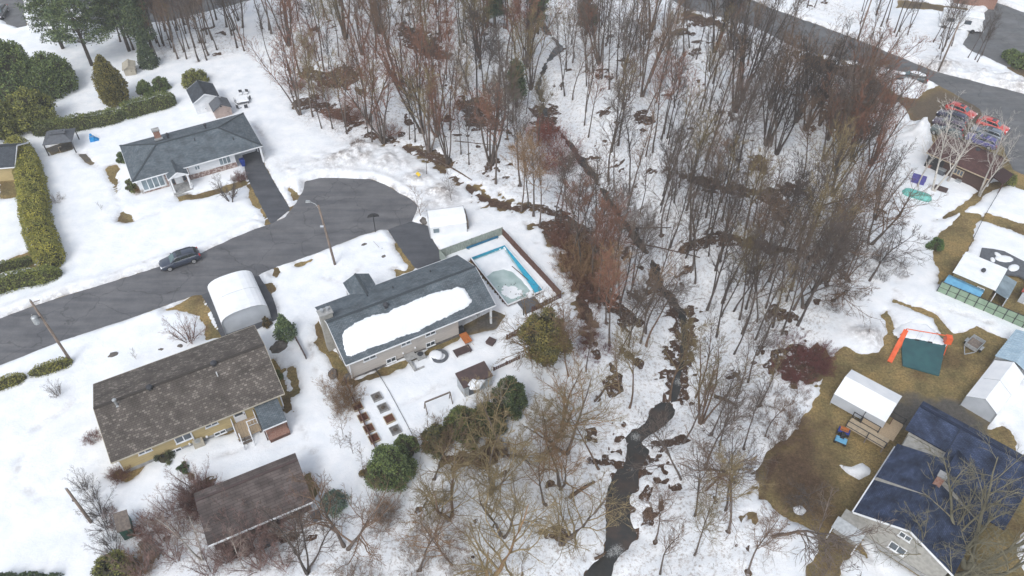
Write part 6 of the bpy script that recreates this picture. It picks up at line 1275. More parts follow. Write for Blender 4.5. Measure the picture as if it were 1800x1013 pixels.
# wire fence up the right side
def wire_fence(label, pts, hgt_, step, m, rails=(0.5, 1.0), name='wire_fence', r=0.03):
    P = [Vector(g1(*p_)) for p_ in pts]; t = thing(name, label, 'fence', P[0]); P = [p_ - P[0] for p_ in P]
    for a, b in zip(P[:-1], P[1:]):
        k = max(1, round((b-a).length/step))
        for i in range(k+1): q = a.lerp(b, i/k); MB().tube([q-Vector((0,0,0.2)), q+Vector((0,0,hgt_))], r, 5).build('post', m, t)
        for z in rails: MB().bar(a+Vector((0,0,hgt_*z)), b+Vector((0,0,hgt_*z)), 0.035, 0.05).build('rail', m, t)
    return t
wire_fence('dark wire fence beside the grass strip at the right', [(1688,465),(1725,390),(1768,318)], 1.2, 2.0, 'black_metal')
wire_fence('dark low garden fence dividing the snowy middle garden', [(661,652),(684,690),(712,742),(737,790)], 0.35, 1.6, 'black_metal', (0.5, 0.95))
# maroon-roofed house, birch yard
q0 = atz(1629, 268, 2.5); f = Fr(q0[0], q0[1], -46.5); bh = thing('maroon_roof_house', 'dark brown house with maroon roof behind the white birches', 'house', f.o, f.a)
L2 = 8.6; D2 = 6.4
gable_wall(bh, 0.35, L2-0.35, 0.4, D2-0.4, 2.48, 1.5, 'brown_siding', 'x'); ro = gable_roof(bh, 0, L2, 0, D2, 2.5, 1.75, 'shingle_maroon', 'wood_pale', 'x')
a = f.at(1580+425/4.405, 150+660/4.405, 1, 0.4); b_ = f.at(1580+500/4.405, 150+690/4.405, 1, 0.4); window(bh, a.x, b_.x, 1.0, 1.9, 0.4, 3, frame='wood_pale', bw=0.1)
MB().box(L2-0.45, L2-0.3, 0.33, 0.45, 0, 2.35).build('corner_board', 'wood_pale', bh); q = f.at(1580+610/4.405, 150+505/4.405, 2, 3.9); vent_box(ro, q.x, q.y, 3.75, 0.6)
MB().box(0.3, 2.6, 0.3, 0.45, -0.2, 2.2).build('garage_opening_shade', 'black_metal', bh); MB().box(4.9, 5.6, -0.2, 0.35, 0.0, 0.55).build('meter_box', 'galvanised', bh)  # flat black slab paints the shade of an open garage on the wall
MB().hexa([(L2, 1.4, 2.1), (L2, 4.4, 2.1), (L2, 4.4, 2.3), (L2, 1.4, 2.3)], [(L2+1.6, 1.4, 1.8), (L2+1.6, 4.4, 1.8), (L2+1.6, 4.4, 2.0), (L2+1.6, 1.4, 2.0)]).build('side_porch_roof', 'shingle_maroon', bh)
for y in (1.5, 4.3): MB().box(L2+1.4, L2+1.5, y-0.05, y+0.05, -0.2, 1.85).build('porch_post', 'wood_brown', bh)
a, b = g1(1584, 340), g1(1636, 356); cn = thing('canoe', 'upturned turquoise boat lying on the snow below the birches', 'boat', a.lerp(b, 0.5), math.atan2((b-a).y, (b-a).x)); Lc = (b-a).length
mb = MB(); N = 14; rows = []
for k in range(N+1):
    t_ = -1+2*k/N; w_ = 0.72*(1-abs(t_)**7)**0.6+0.02; hh = 0.3+0.5*(1-abs(t_)**8); rows.append([(t_*Lc/2, w_*c_, 0.2+hh*s_) for c_, s_ in ((-1,0),(-0.92,0.5),(-0.6,0.86),(0,1),(0.6,0.86),(0.92,0.5),(1,0))])
for A_, B_ in zip(rows[:-1], rows[1:]):
    for k in range(6): mb.poly([A_[k], B_[k], B_[k+1], A_[k+1]])
mb.build('hull', 'canoe_turquoise', cn, smooth=True); MB().tube([(-Lc/2,0,0.46),(0,0,0.97),(Lc/2,0,0.46)], 0.03, 5).build('keel', 'canoe_turquoise', cn)
for x in (-0.9, 0.9): MB().box(x-0.06, x+0.06, -0.8, 0.8, 0.0, 0.2).build('trestle', 'wood_brown', cn)
def crate(name, label, cat_, px, py, sx, sy, sz, m, ang, lid=None):
    f = fr_px(px, py, 0, ang); t = thing(name, label, cat_, f.o, f.a); MB().box(-sx/2, sx/2, -sy/2, sy/2, -0.05, sz, 0.03).build('body', m, t); MB().box(-sx/2-0.04, sx/2+0.04, -sy/2-0.04, sy/2+0.04, sz, sz+0.08, 0.03).build('lid', lid or m, t); return t
crate('storage_box', 'violet-blue covered box between the left birches', 'box', 1612, 322, 1.7, 1.3, 0.9, 'purple_tarp', -30); crate('storage_box', 'grey bin against the brown house wall', 'box', 1652, 307, 1.1, 1.1, 1.0, 'slate_sheet', -46, 'galvanised')
crate('storage_box', 'dark low box on the snow right of the turquoise boat', 'box', 1652, 336, 1.6, 1.0, 0.4, 'barn_brown', -35); crate('storage_box', 'small red box by the brown house corner', 'box', 1632, 296, 0.9, 0.8, 0.7, 'brick_red', -30)
crate('compost_bin', 'dark square compost bin in the snow by the picket trellis', 'bin', 863, 606, 0.85, 0.85, 0.6, 'barn_brown', 60); crate('compost_bin', 'dark cube bin below the blue-green spruce', 'bin', 557, 912, 0.8, 0.8, 0.7, 'slate_sheet', 30)
# all-terrain vehicle
f = fr_px(1478, 772, 0, 60); at_ = thing('quad_bike', 'blue quad bike parked on the dead lawn beside the deck', 'quad bike', f.o, f.a)
for x in (-0.6, 0.6):
    for y in (-0.45, 0.45): MB().tube([(x,y-0.13,0.28),(x,y+0.13,0.28)], 0.28, 12).build('wheel', 'rubber', at_)
MB().box(-0.85, 0.85, -0.22, 0.22, 0.3, 0.6, 0.05).build('chassis', 'black_metal', at_)
for x0, x1 in ((-0.95, -0.25), (0.3, 0.95)): MB().box(x0, x1, -0.55, 0.55, 0.6, 0.72, 0.06).build('fender', 'tarp_blue' if x0 < 0 else 'bin_blue', at_)
MB().box(-0.5, 0.25, -0.2, 0.2, 0.72, 0.92, 0.05).build('seat', 'rubber', at_); MB().tube([(0.3,-0.4,1.05),(0.4,0,0.98),(0.3,0.4,1.05)], 0.025, 5).build('handlebar', 'black_metal', at_); MB().box(0.4, 0.95, -0.4, 0.4, 0.78, 0.82).build('rack', 'rust_orange', at_)

# ================================================================ pool garden
F = Fr(*atz(893, 535, 0.5), 29.5); PW, PL = 4.65, 9.15
pl = thing('pool', 'half-frozen above-ground pool with white rim and blue liner beside the beige house', 'pool', F.o, F.a)
for nm, a in (('rim', (-0.12,PW+0.12,-0.12,0.0)), ('rim', (-0.12,PW+0.12,PL,PL+0.12)), ('rim', (-0.12,0.0,0.0,PL)), ('rim', (PW,PW+0.12,0.0,PL))): MB().box(*a, 0.40, 0.56).build(nm, 'white_trim', pl)
for a in ((0.01,PW-0.01,PL-0.05,PL-0.01), (0.01,PW-0.01,0.01,0.05), (0.01,0.05,0.05,PL-0.05), (PW-0.05,PW-0.01,0.05,PL-0.05)): MB().box(*a, -0.9, 0.5).build('liner', 'pool_liner', pl)
for a in ((-0.1,PW+0.1,-0.1,-0.03), (-0.1,PW+0.1,PL+0.03,PL+0.1), (-0.1,-0.03,-0.03,PL+0.03), (PW+0.03,PW+0.1,-0.03,PL+0.03)): MB().box(*a, -0.3, 0.4).build('skirt', 'wood_brown', pl)
MB().box(0.05, PW-0.05, 0.05, PL-0.05, 0.0, 0.10).build('ice', 'pool_ice', pl)
def patch(parent, name, poly_, z, th, m, seed=0, g_=0.12, ns=0.25):
    pol = np.array(poly_, float); us = np.arange(pol[:, 0].min()-0.2, pol[:, 0].max()+0.2, g_); vs_ = np.arange(pol[:, 1].min()-0.2, pol[:, 1].max()+0.2, g_); Q = np.stack(np.meshgrid(us, vs_), -1).reshape(-1, 2)
    s_ = sdf(Q, pol) + ns*fbm(Q[:, 0]/0.6, Q[:, 1]/0.6, 50+seed, 3); V3 = np.c_[Q, z + np.where(s_ > 0, th*(1-np.exp(-s_/0.2)) + th*0.35*fbm(Q[:, 0], Q[:, 1], 62, 2), s_*0.5)]; nx, ny = len(us), len(vs_); c = np.arange(nx*ny).reshape(ny, nx)
    q4 = np.stack([c[:-1, :-1], c[:-1, 1:], c[1:, 1:], c[1:, :-1]], -1).reshape(-1, 4); q4 = q4[(s_ > -0.1)[q4].any(1)]; uq, inv = np.unique(q4, return_inverse=True); me = np_mesh(name, V3[uq], inv.reshape(-1, 4), m); shade_smooth(me); return link(name, me, parent)
def PQ(u, v, z=-0.25): q = F.at(740+u/5.63, 380+v/5.63, 2, z); return (min(max(q.x, 0.07), PW-0.07), min(max(q.y, 0.07), PL-0.07))
patch(pl, 'pool_snow', [(0.12,5.6),(0.12,8.95),(4.45,8.95),(4.2,6),(4.0,2.0),(3.9,0.9),(3.5,0.9),(3.55,3.0),(3.3,4.8),(2.6,5.7),(1.4,6.0)], 0.10, 0.08, 'roof_snow', 1, ns=0.15)
patch(pl, 'pool_snow', [(0.9,0.5),(0.5,2.2),(1.2,3.2),(2.2,2.9),(2.9,1.6),(2.5,0.5)], 0.085, 0.03, 'roof_snow', 4, g_=0.07, ns=1.1)
g = np.random.default_rng(5)
for k in range(14):
    q = (0.5+2.4*g.random(), 0.5+2.9*g.random()); MB().box(q[0]-0.06, q[0]+0.05, q[1]-0.04, q[1]+0.05, 0.09, 0.13).build('leaf', 'soil_dark', pl)
# liner slumped along the right side, platform and ladder
MB().hexa([(PW-0.06,0.1,0.11), (PW-0.8,0.3,0.11), (PW-0.35,5.0,0.11), (PW-0.06,8.6,0.11)], [(PW-0.06,0.1,0.40), (PW-0.72,0.3,0.17), (PW-0.3,5.0,0.17), (PW-0.06,8.6,0.40)]).build('liner_fold', 'pool_liner', pl)
MB().box(2.6, 3.5, -0.3, 0.5, 0.42, 0.6, 0.03).build('ladder_step', 'white_trim', pl)
dkp = thing('pool_deck', 'dark weathered deck stair at the near corner of the pool', 'deck', F.o, F.a)
for k in range(6): MB().box(1.1, 3.3, -2.2+0.34*k, -2.2+0.34*k+0.31, 0.3, 0.38).build('board', 'slate_sheet', dkp)
for x in (1.2, 3.2):
    for y in (-2.1, -0.3): MB().box(x-0.06, x+0.06, y-0.06, y+0.06, -0.3, 0.3).build('post', 'wood_brown', dkp)
MB().box(0.75, 0.85, -2.2, -2.1, -0.3, 1.5).build('gate_post', 'black_metal', dkp)
cr = thing('cover_roll', 'dark blue rolled pool cover lying in the snow beyond the pool', 'pool cover', (*atz(848, 427, 0.35), 0.42), R(29.5)); MB().tube([(-2.2,0,0),(2.2,0,0)], 0.14, 10).build('roll', 'cover_roll', cr)
for x in (-2.0, 2.0): MB().box(x-0.06, x+0.06, -0.25, 0.25, -0.45, -0.05).build('stand', 'galvanised', cr)
def panel_fence(name, label, p0, p1, hgt_, n, m, post_m, z=0.0, pickets=0, pz=0.0):
    a, b = Vector((*p0, 0)), Vector((*p1, 0)); d = b-a; t = thing(name, label, 'fence', a, math.atan2(d.y, d.x)); lw = d.length/n
    for k in range(n):
        if pickets:
            for j in range(pickets):
                x = lw*(k+(j+0.5)/pickets); w_ = lw/pickets*0.33; MB().hexa([(x-w_,-0.015,0.1), (x+w_,-0.015,0.1), (x+w_,0.015,0.1), (x-w_,0.015,0.1)], [(x-w_,-0.015,hgt_), (x+w_,-0.015,hgt_), (x+w_,0.015,hgt_), (x-w_,0.015,hgt_)]).build('picket', m, t)
            for zz in (0.3, hgt_-0.25): MB().box(lw*k, lw*(k+1), 0.016, 0.05, zz, zz+0.08).build('rail', post_m, t)
        else:
            MB().box(lw*k+0.04, lw*(k+1)-0.04, -0.025, 0.025, 0.05, hgt_-rnd.uniform(0, 0.04)).build('panel', m, t); MB().box(lw*k, lw*(k+1), -0.04, 0.04, hgt_, hgt_+0.06).build('cap', post_m, t)
    for k in range(n+1): MB().box(lw*k-0.05, lw*k+0.05, -0.055, 0.055, -0.3, hgt_+0.1).build('post', post_m, t)
    return t
fa, fb, fc = atz(774, 456), atz(883, 416), atz(985, 527)
panel_fence('board_fence', 'grey-green board fence along the street side of the pool', fa, fb, 1.45, 6, 'grey_board', 'grey_board')
panel_fence('board_fence', 'red-brown board fence between pool and wooded bank', fb, fc, 1.3, 9, 'wood_brown', 'wood_brown')
panel_fence('picket_fence', 'brown picket fence at the near end of the pool', atz(935, 552), fc, 1.1, 2, 'wood_brown', 'wood_brown', pickets=8)
panel_fence('board_fence', 'short grey-green fence return beside the middle driveway', atz(786, 470), fa, 1.45, 1, 'grey_board', 'grey_board')
panel_fence('picket_fence', 'short brown picket trellis nearest the bronze evergreen', atz(891, 600), atz(911, 588), 1.0, 1, 'wood_brown', 'wood_brown', pickets=7)
panel_fence('picket_fence', 'leaning brown picket trellis beside the pale dead birch', atz(868, 655), atz(913, 634), 0.8, 2, 'wood_brown', 'wood_brown', pickets=7)
panel_fence('board_fence', 'low brown board fence along the garden boxes', atz(607, 672), atz(664, 800), 0.75, 8, 'wood_brown', 'wood_brown')
panel_fence('board_fence', 'short dark fence panel in the passage between the houses', atz(522, 602), atz(539, 634), 0.9, 2, 'barn_brown', 'barn_brown')
# garden boxes
for k, (u, v, red) in enumerate(((205,648,1),(248,730,1),(290,812,1),(328,885,1),(348,577,0),(395,658,0),(442,740,1),(485,822,0))):
    f = fr_px(580+u/4.22, 560+v/4.22+2, 0.3, 29.5); t = thing('garden_box', '%s garden box, number %s from the house in the %s row' % ('red-soil' if red else 'grey-soil', ['one','two','three','four'][k % 4], 'left' if k < 4 else 'right'), 'planter', f.o, f.a, 'raised garden boxes'); s_ = 0.5
    for a in ((-s_,s_,-s_,-s_+0.05), (-s_,s_,s_-0.05,s_), (-s_,-s_+0.05,-s_+0.05,s_-0.05), (s_-0.05,s_,-s_+0.05,s_-0.05)): MB().box(*a, -0.1, 0.48).build('side_board', 'wood_pale' if red else 'concrete', t)
    MB().box(-s_+0.05, s_-0.05, -s_+0.05, s_-0.05, 0.0, 0.40).build('soil', 'soil_red' if red else 'concrete_dark', t)
    if not red: MB().lathe([(0.2,0),(0.22,0.1),(0.05,0.16)], 9, (0, 0, 0.40)).build('soil_heap', 'soil_dark', t)
# clothes-line frame
A = Vector((*atz(749, 726), 0)); Bq = Vector((*atz(793, 708), 0)); cf = thing('timber_frame', 'bare timber beam frame standing in the snow beside the evergreens', 'frame', A); bq = Bq-A; n_ = Vector((-bq.y, bq.x, 0)).normalized()
MB().bar(Vector((0,0,1.75)), bq+Vector((0,0,1.75)), 0.12, 0.14).build('beam', 'wood_weathered', cf)
for e in (Vector(), bq):
    for s_ in (-1, 1): MB().bar(e+n_*s_*0.5, e+Vector((0,0,1.7)), 0.09, 0.09).build('leg', 'wood_weathered', cf)
# black ring seat, window well, unit, barrow, crate
f = fr_px(773, 627, 0.3, 0); rg = thing('ring_planter', 'black ring-shaped planter half filled with snow in the middle garden', 'planter', f.o)
mb = MB(); N = 22; ringp = [(0.62,0.0),(0.92,0.0),(0.92,0.5),(0.62,0.5)]
for k in range(N):
    a, b = 2*math.pi*k/N, 2*math.pi*(k+1)/N
    for (r0, z0), (r1, z1) in zip(ringp, ringp[1:]+ringp[:1]): mb.poly([(r0*math.cos(a), r0*math.sin(a), z0), (r0*math.cos(b), r0*math.sin(b), z0), (r1*math.cos(b), r1*math.sin(b), z1), (r1*math.cos(a), r1*math.sin(a), z1)])
mb.build('ring', 'slate_sheet', rg); o = MB().lathe([(0.78,0.1),(0.74,0.46),(0.5,0.53),(0.1,0.55)], 14).build('snow_fill', 'roof_snow', rg, (-0.42, 0.12, 0), smooth=True)
wl = thing('window_well', 'angled grey concrete retaining wall at the beige house basement', 'retaining wall', FM.o, FM.a)
q = FM.at(712, 625, 1, 0.5); x0 = q.x
mb = MB(); mb.box(x0, x0+0.25, -1.9, 0.45, -0.2, 0.55); mb.build('wall', 'concrete', wl); MB().box(x0+0.25, x0+1.2, -1.9, -1.7, -0.2, 0.38).build('wall', 'concrete', wl); MB().box(x0-0.2, x0+1.0, -0.5, 0.45, 0.55, 0.65).build('slab', 'concrete', wl)
q = FM.at(739, 624, 2, 0.6); hp = thing('heat_pump', 'square outdoor heat pump unit against the beige house', 'heat pump', W3(FM, q.x, q.y), FM.a); MB().box(-0.45,0.45,-0.4,0.4,0.05,0.75,0.03).build('case', 'concrete', hp); MB().lathe([(0.33,0.0),(0.33,0.03),(0.1,0.05)], 14, (0,0,0.76)).build('fan_grille', 'dark_plastic', hp)
f = fr_px(819, 602, 0, 120); wb = thing('wheelbarrow', 'orange wheelbarrow tipped beside the carport of the beige house', 'wheelbarrow', f.o, f.a)
MB().hexa([(-0.5,-0.3,0.35),(0.5,-0.3,0.35),(0.5,0.3,0.35),(-0.5,0.3,0.35)], [(-0.75,-0.45,0.75),(0.75,-0.45,0.8),(0.75,0.45,0.8),(-0.75,0.45,0.75)]).build('tray', 'rust_orange', wb); MB().tube([(0.85,-0.05,0.2),(0.85,0.05,0.2)], 0.2, 12).build('wheel', 'rubber', wb)
for y in (-0.28, 0.28): MB().tube([(0.85,y*0.3,0.2),(0.3,y,0.32),(-1.3,y*1.2,0.65)], 0.025, 5).build('handle', 'wood_pale', wb); MB().tube([(-0.5,y,0.33),(-0.6,y,0.0)], 0.025, 5).build('leg', 'black_metal', wb)
f = fr_px(813, 618, 0.4, 28); ct = thing('garden_table', 'low dark brown table in the snow below the orange wheelbarrow', 'table', (f.o.x, f.o.y, 0), f.a)
for k in range(6): MB().box(-0.95, 0.95, -0.5+0.168*k, -0.5+0.168*k+0.15, 0.55, 0.6).build('slat', 'barn_brown', ct)
for x in (-0.8, 0.8):
    for y in (-0.4, 0.4): MB().box(x-0.04, x+0.04, y-0.04, y+0.04, 0, 0.55).build('leg', 'barn_brown', ct)
for px, py, s_, lab in ((200,627,0.5,'dark boulder poking out of the snow by the yellow house'), (285,617,0.3,'small dark stone in the snow near the yellow house roof'), (318,611,0.35,'pale stone beside the small dark one'), (675,454,0.35,'dark stone on the front lawn of the beige house'), (640,433,0.35,'low stone by the thin stake on the beige house lawn'),
                        (492,613,0.9,'snow-capped stone planter between shelter and beige house'), (532,294,0.4,'dark lump on the snowbank left of the cul-de-sac'), (745,390,0.6,'dark rocks at the foot of the driveway tree'), (665,625,0.3,'stone near the basement window'), (585,660,0.6,'rock pile at the corner of the beige house'), (612,665,0.6,'dark rock pile below the beige house corner board')):
    g = np.random.default_rng(int(px)); p_ = g1(px, py); o = MB().lathe([(s_*0.8,-0.2),(s_,0.1),(s_*0.8,0.35*s_+0.1),(s_*0.35,0.6*s_+0.1),(0.03,0.65*s_+0.1)], 9).build('boulder', 'rock', None, (p_.x, p_.y, p_.z+0.12), g.random()*6)
    for v in o.data.vertices: v.co = v.co*(0.8+0.4*g.random())
    o.scale = (1.2, 0.85, 0.9); tag(o, lab, 'rock')
f = fr_px(472, 953, 0.3, 0); fp = thing('fire_pit', 'round black fire pit on the snow below the brown outbuilding', 'fire pit', f.o); MB().lathe([(0.38,0.0),(0.46,0.3),(0.44,0.5),(0.4,0.52)], 16).build('bowl', 'black_metal', fp); MB().lathe([(0.5,0.5),(0.5,0.54),(0.45,0.55)], 16).build('lid', 'slate_sheet', fp)

# ================================================================ poles, signs, hoop
def pole(label, px, py, h, tilt=(0, 0), arm=True, cat_='utility pole'):
    p_ = g1(px, py); t = thing('utility_pole', label, cat_, p_); MB().tube([(0,0,-0.5),(tilt[0]*0.5,tilt[1]*0.5,h*0.5),(tilt[0],tilt[1],h)], [0.16,0.135,0.105], 9).build('post', 'pole_wood', t, smooth=True); return t, p_
t, p_ = pole('leaning wooden utility pole with grey transformer beside the clipped hedge', 127, 638, 9.4, (-0.45, 0.1))
k = MB().lathe([(0.05,-0.02),(0.27,0),(0.3,0.05),(0.3,0.85),(0.24,0.95),(0.05,1.0)], 14, (-0.75, -0.35, 6.6)).build('transformer', 'galvanised', t, smooth=True)
MB().bar((-0.3,0,7.2), (-0.6,-0.3,7.2), 0.06, 0.1).build('bracket', 'black_metal', t); MB().tube([(-0.85,-0.3,7.6),(-0.85,-0.3,7.85)], 0.05, 7).build('bushing', 'concrete', k); MB().bar((-0.44,0.1,9.1), (0.2,0.5,9.1), 0.06, 0.06).build('insulator_arm', 'wood_weathered', t); MB().lathe([(0.06,0),(0.08,0.06),(0.04,0.2)], 8, (-0.44,0.1,9.4)).build('insulator', 'concrete', t)
t, p_ = pole('wooden street pole with curved lamp arm on the beige house lawn', 590, 468, 9.3, (-0.5, 0.1))
MB().tube([(-0.3,0.1,7.0),(-0.5,0.4,8.2),(-1.0,0.8,8.9),(-1.7,1.0,9.15)], [0.045,0.045,0.04,0.035], 7).build('lamp_arm', 'galvanised', t, smooth=True); k = MB().box(-2.15,-1.6,0.85,1.15,9.05,9.25,0.05).build('lamp_head', 'galvanised', t); MB().box(-2.1,-1.75,0.9,1.1,8.99,9.05).build('lens', 'glass_pale', k)
MB().bar((-0.45,0.1,9.0), (-0.9,0.35,8.95), 0.05, 0.05).build('insulator_arm', 'wood_weathered', t); MB().box(-0.75,-0.35,-0.2,-0.02,6.3,6.45).build('cable_box', 'shelter_vinyl_grey', t); MB().bar((-0.35,-0.05,6.4), (-0.55,-0.15,6.4), 0.04, 0.04).build('bracket', 'black_metal', t)
t, p_ = pole('short bare wooden pole in the snow left of the bush row', 162, 921, 5.9, (0.06, 0)); MB().box(-0.2,-0.1,-0.05,0.05,3.9,4.1).build('bracket', 'black_metal', t); MB().box(-0.05,0.1,-0.05,0.05,5.9,6.0).build('cap', 'galvanised', t)
t, p_ = pole('thin pole on the verge of the far road above the red car', 1649, 126, 8.5, (0.1, 0)); MB().bar((0.1,0,8.2), (-0.8,0.3,8.4), 0.06, 0.06).build('lamp_arm', 'galvanised', t)
t, p_ = pole('slim pole on the far road verge among the roadside trees', 1507, 72, 9, (0.1, 0)); MB().bar((0.1,0,8.6), (-0.8,-0.4,8.8), 0.06, 0.06).build('lamp_arm', 'galvanised', t)
p_ = g1(661, 413); bh = thing('basketball_hoop', 'black fan-shaped basketball hoop on a post beside the cul-de-sac', 'basketball hoop', p_, R(10)); MB().tube([(0,0,-0.2),(0,0,2.9)], 0.06, 8).build('post', 'black_metal', bh)
pts = [(0.75*math.cos(a), 0.62*math.sin(a)) for a in [math.pi*k/10 for k in range(11)]]
MB().hexa([(x, 0.42, 2.55+y*0.95) for x, y in pts], [(x, 0.46, 2.55+y*0.95) for x, y in pts]).build('backboard', 'black_metal', bh); MB().bar((0,0,2.7), (0,0.42,2.8), 0.08, 0.08).build('bracket', 'black_metal', bh); MB().tube([(0.23*math.cos(2*math.pi*k/12), 0.7+0.23*math.sin(2*math.pi*k/12), 2.7) for k in range(13)], 0.012, 4).build('rim', 'rust_orange', bh)
p_ = g1(737, 322); sg = thing('road_sign', 'small yellow sign on a post in the dirty snowbank', 'sign', p_, R(-25)); MB().tube([(0,0,-0.2),(0,0,1.9)], 0.03, 6).build('post', 'galvanised', sg); MB().hexa([(0,-0.04,1.1),(0.42,-0.04,1.52),(0,-0.04,1.94),(-0.42,-0.04,1.52)], [(0,-0.06,1.1),(0.42,-0.06,1.52),(0,-0.06,1.94),(-0.42,-0.06,1.52)]).build('plate', 'sign_yellow', sg)
p_ = g1(672, 440); st = thing('marker_stake', 'thin stake leaning in the snow of the beige house lawn', 'stake', p_); MB().tube([(0,0,-0.1),(-1.0,0.4,1.1)], 0.02, 5).build('rod', 'wood_weathered', st); MB().lathe([(0.14,-0.05),(0.1,0.3),(0.03,0.32)], 8).build('base', 'rock', st)
# bin, toy, garden furniture
p_ = g1(428, 292); bn = thing('recycling_bin', 'blue wheeled recycling bin beside the bungalow carport', 'bin', p_, R(29)); MB().hexa([(-0.22,-0.25,0.05),(0.22,-0.25,0.05),(0.22,0.25,0.05),(-0.22,0.25,0.05)], [(-0.32,-0.36,1.05),(0.32,-0.36,1.05),(0.32,0.36,1.05),(-0.32,0.36,1.05)]).build('body', 'bin_blue', bn); MB().box(-0.35,0.35,-0.4,0.4,1.05,1.16,0.06).build('lid', 'bin_blue', bn)
for x in (-0.26, 0.26): MB().tube([(x-0.03,0.3,0.12),(x+0.03,0.3,0.12)], 0.12, 10).build('wheel', 'rubber', bn)
p_ = g1(166, 250); ty = thing('toy_slide', 'bright blue plastic toy in the snow left of the bungalow', 'toy', (p_.x, p_.y, 0.2), R(20)); MB().box(-0.45,0.25,-0.4,0.4,0,0.75,0.06).build('body', 'toy_blue', ty); MB().box(-0.2,0.1,-0.15,0.15,0.75,0.8).build('tray', 'glass_pale', ty); MB().hexa([(0.25,-0.3,0),(0.75,-0.3,0),(0.75,0.3,0),(0.25,0.3,0)], [(0.25,-0.3,0.6),(0.75,-0.3,0.1),(0.75,0.3,0.1),(0.25,0.3,0.6)]).build('chute', 'toy_blue', ty); MB().box(-0.35,0.0,0.2,0.45,0.75,1.05,0.05).build('back', 'toy_blue', ty)
p_ = g1(428, 183); pt = thing('patio_table', 'snow-covered patio table behind the bungalow sheds', 'table', p_, R(20)); MB().box(-0.95,0.95,-0.65,0.65,0.7,0.95,0.12).build('top', 'roof_snow', pt); MB().box(-0.98,0.98,-0.68,0.68,0.64,0.7).build('frame', 'dark_plastic', pt)
for x in (-0.8, 0.8):
    for y in (-0.5, 0.5): MB().box(x-0.04, x+0.04, y-0.04, y+0.04, 0, 0.64).build('leg', 'dark_plastic', pt)
for k, (px, py, a) in enumerate(((417,182,200),(438,178,-10),(421,193,240),(433,192,-60),(424,169,100),(434,168,80))):
    p_ = g1(px, py); c = thing('patio_chair', 'snow-filled patio chair, %s around the snow-covered table' % ['left','right','lower left','lower right','upper left','upper right'][k], 'chair', p_, R(a), 'patio chairs'); MB().box(-0.25,0.25,-0.25,0.25,0.4,0.5).build('seat', 'roof_snow', c); MB().box(0.25,0.3,-0.25,0.25,0.4,0.95).build('backrest', 'dark_plastic', c)
    for x in (-0.22, 0.22):
        for y in (-0.22, 0.22): MB().box(x-0.02, x+0.02, y-0.02, y+0.02, 0, 0.4).build('leg', 'dark_plastic', c)

# ================================================================ cars
def paint(): 
    m = bpy.data.materials.new('car_paint'); m.use_nodes = True; nt, p = _out(m); oi = nt.nodes.new('ShaderNodeObjectInfo'); nt.links.new(oi.outputs['Color'], p.inputs['Base Color']); p.inputs['Roughness'].default_value = 0.3; p.inputs['Coat Weight'].default_value = 0.6; M['car_paint'] = m
paint(); mat('lamp_white', (0.85,0.86,0.88), (0.8,0.81,0.83), 3, 0.2); mat('lamp_red', (0.45,0.02,0.025), (0.35,0.02,0.02), 3, 0.2); mat('alloy', (0.55,0.55,0.55), (0.4,0.4,0.4), 3, 0.35, metal=0.5); mat('car_glass', (0.02,0.028,0.032), (0.03,0.04,0.045), 2, 0.06, spec=0.7); mat('screen_glass', (0.07,0.13,0.13), (0.05,0.09,0.1), 2, 0.06, spec=0.7)
def loft(mb, secs):
    """secs: (x, [(y,z)...]) rings of equal length, mirrored halves included"""
    n = len(secs[0][1]); i0 = len(mb.v)
    for x, r_ in secs: mb.v += [(x, y, z) for y, z in r_]
    for k in range(len(secs)-1):
        for j in range(n): a = i0+k*n+j; b = i0+k*n+(j+1) % n; mb.f.append((a, b, b+n, a+n))
    mb.f.append(tuple(i0+j for j in reversed(range(n)))); mb.f.append(tuple(i0+(len(secs)-1)*n+j for j in range(n)))
CARP = {}
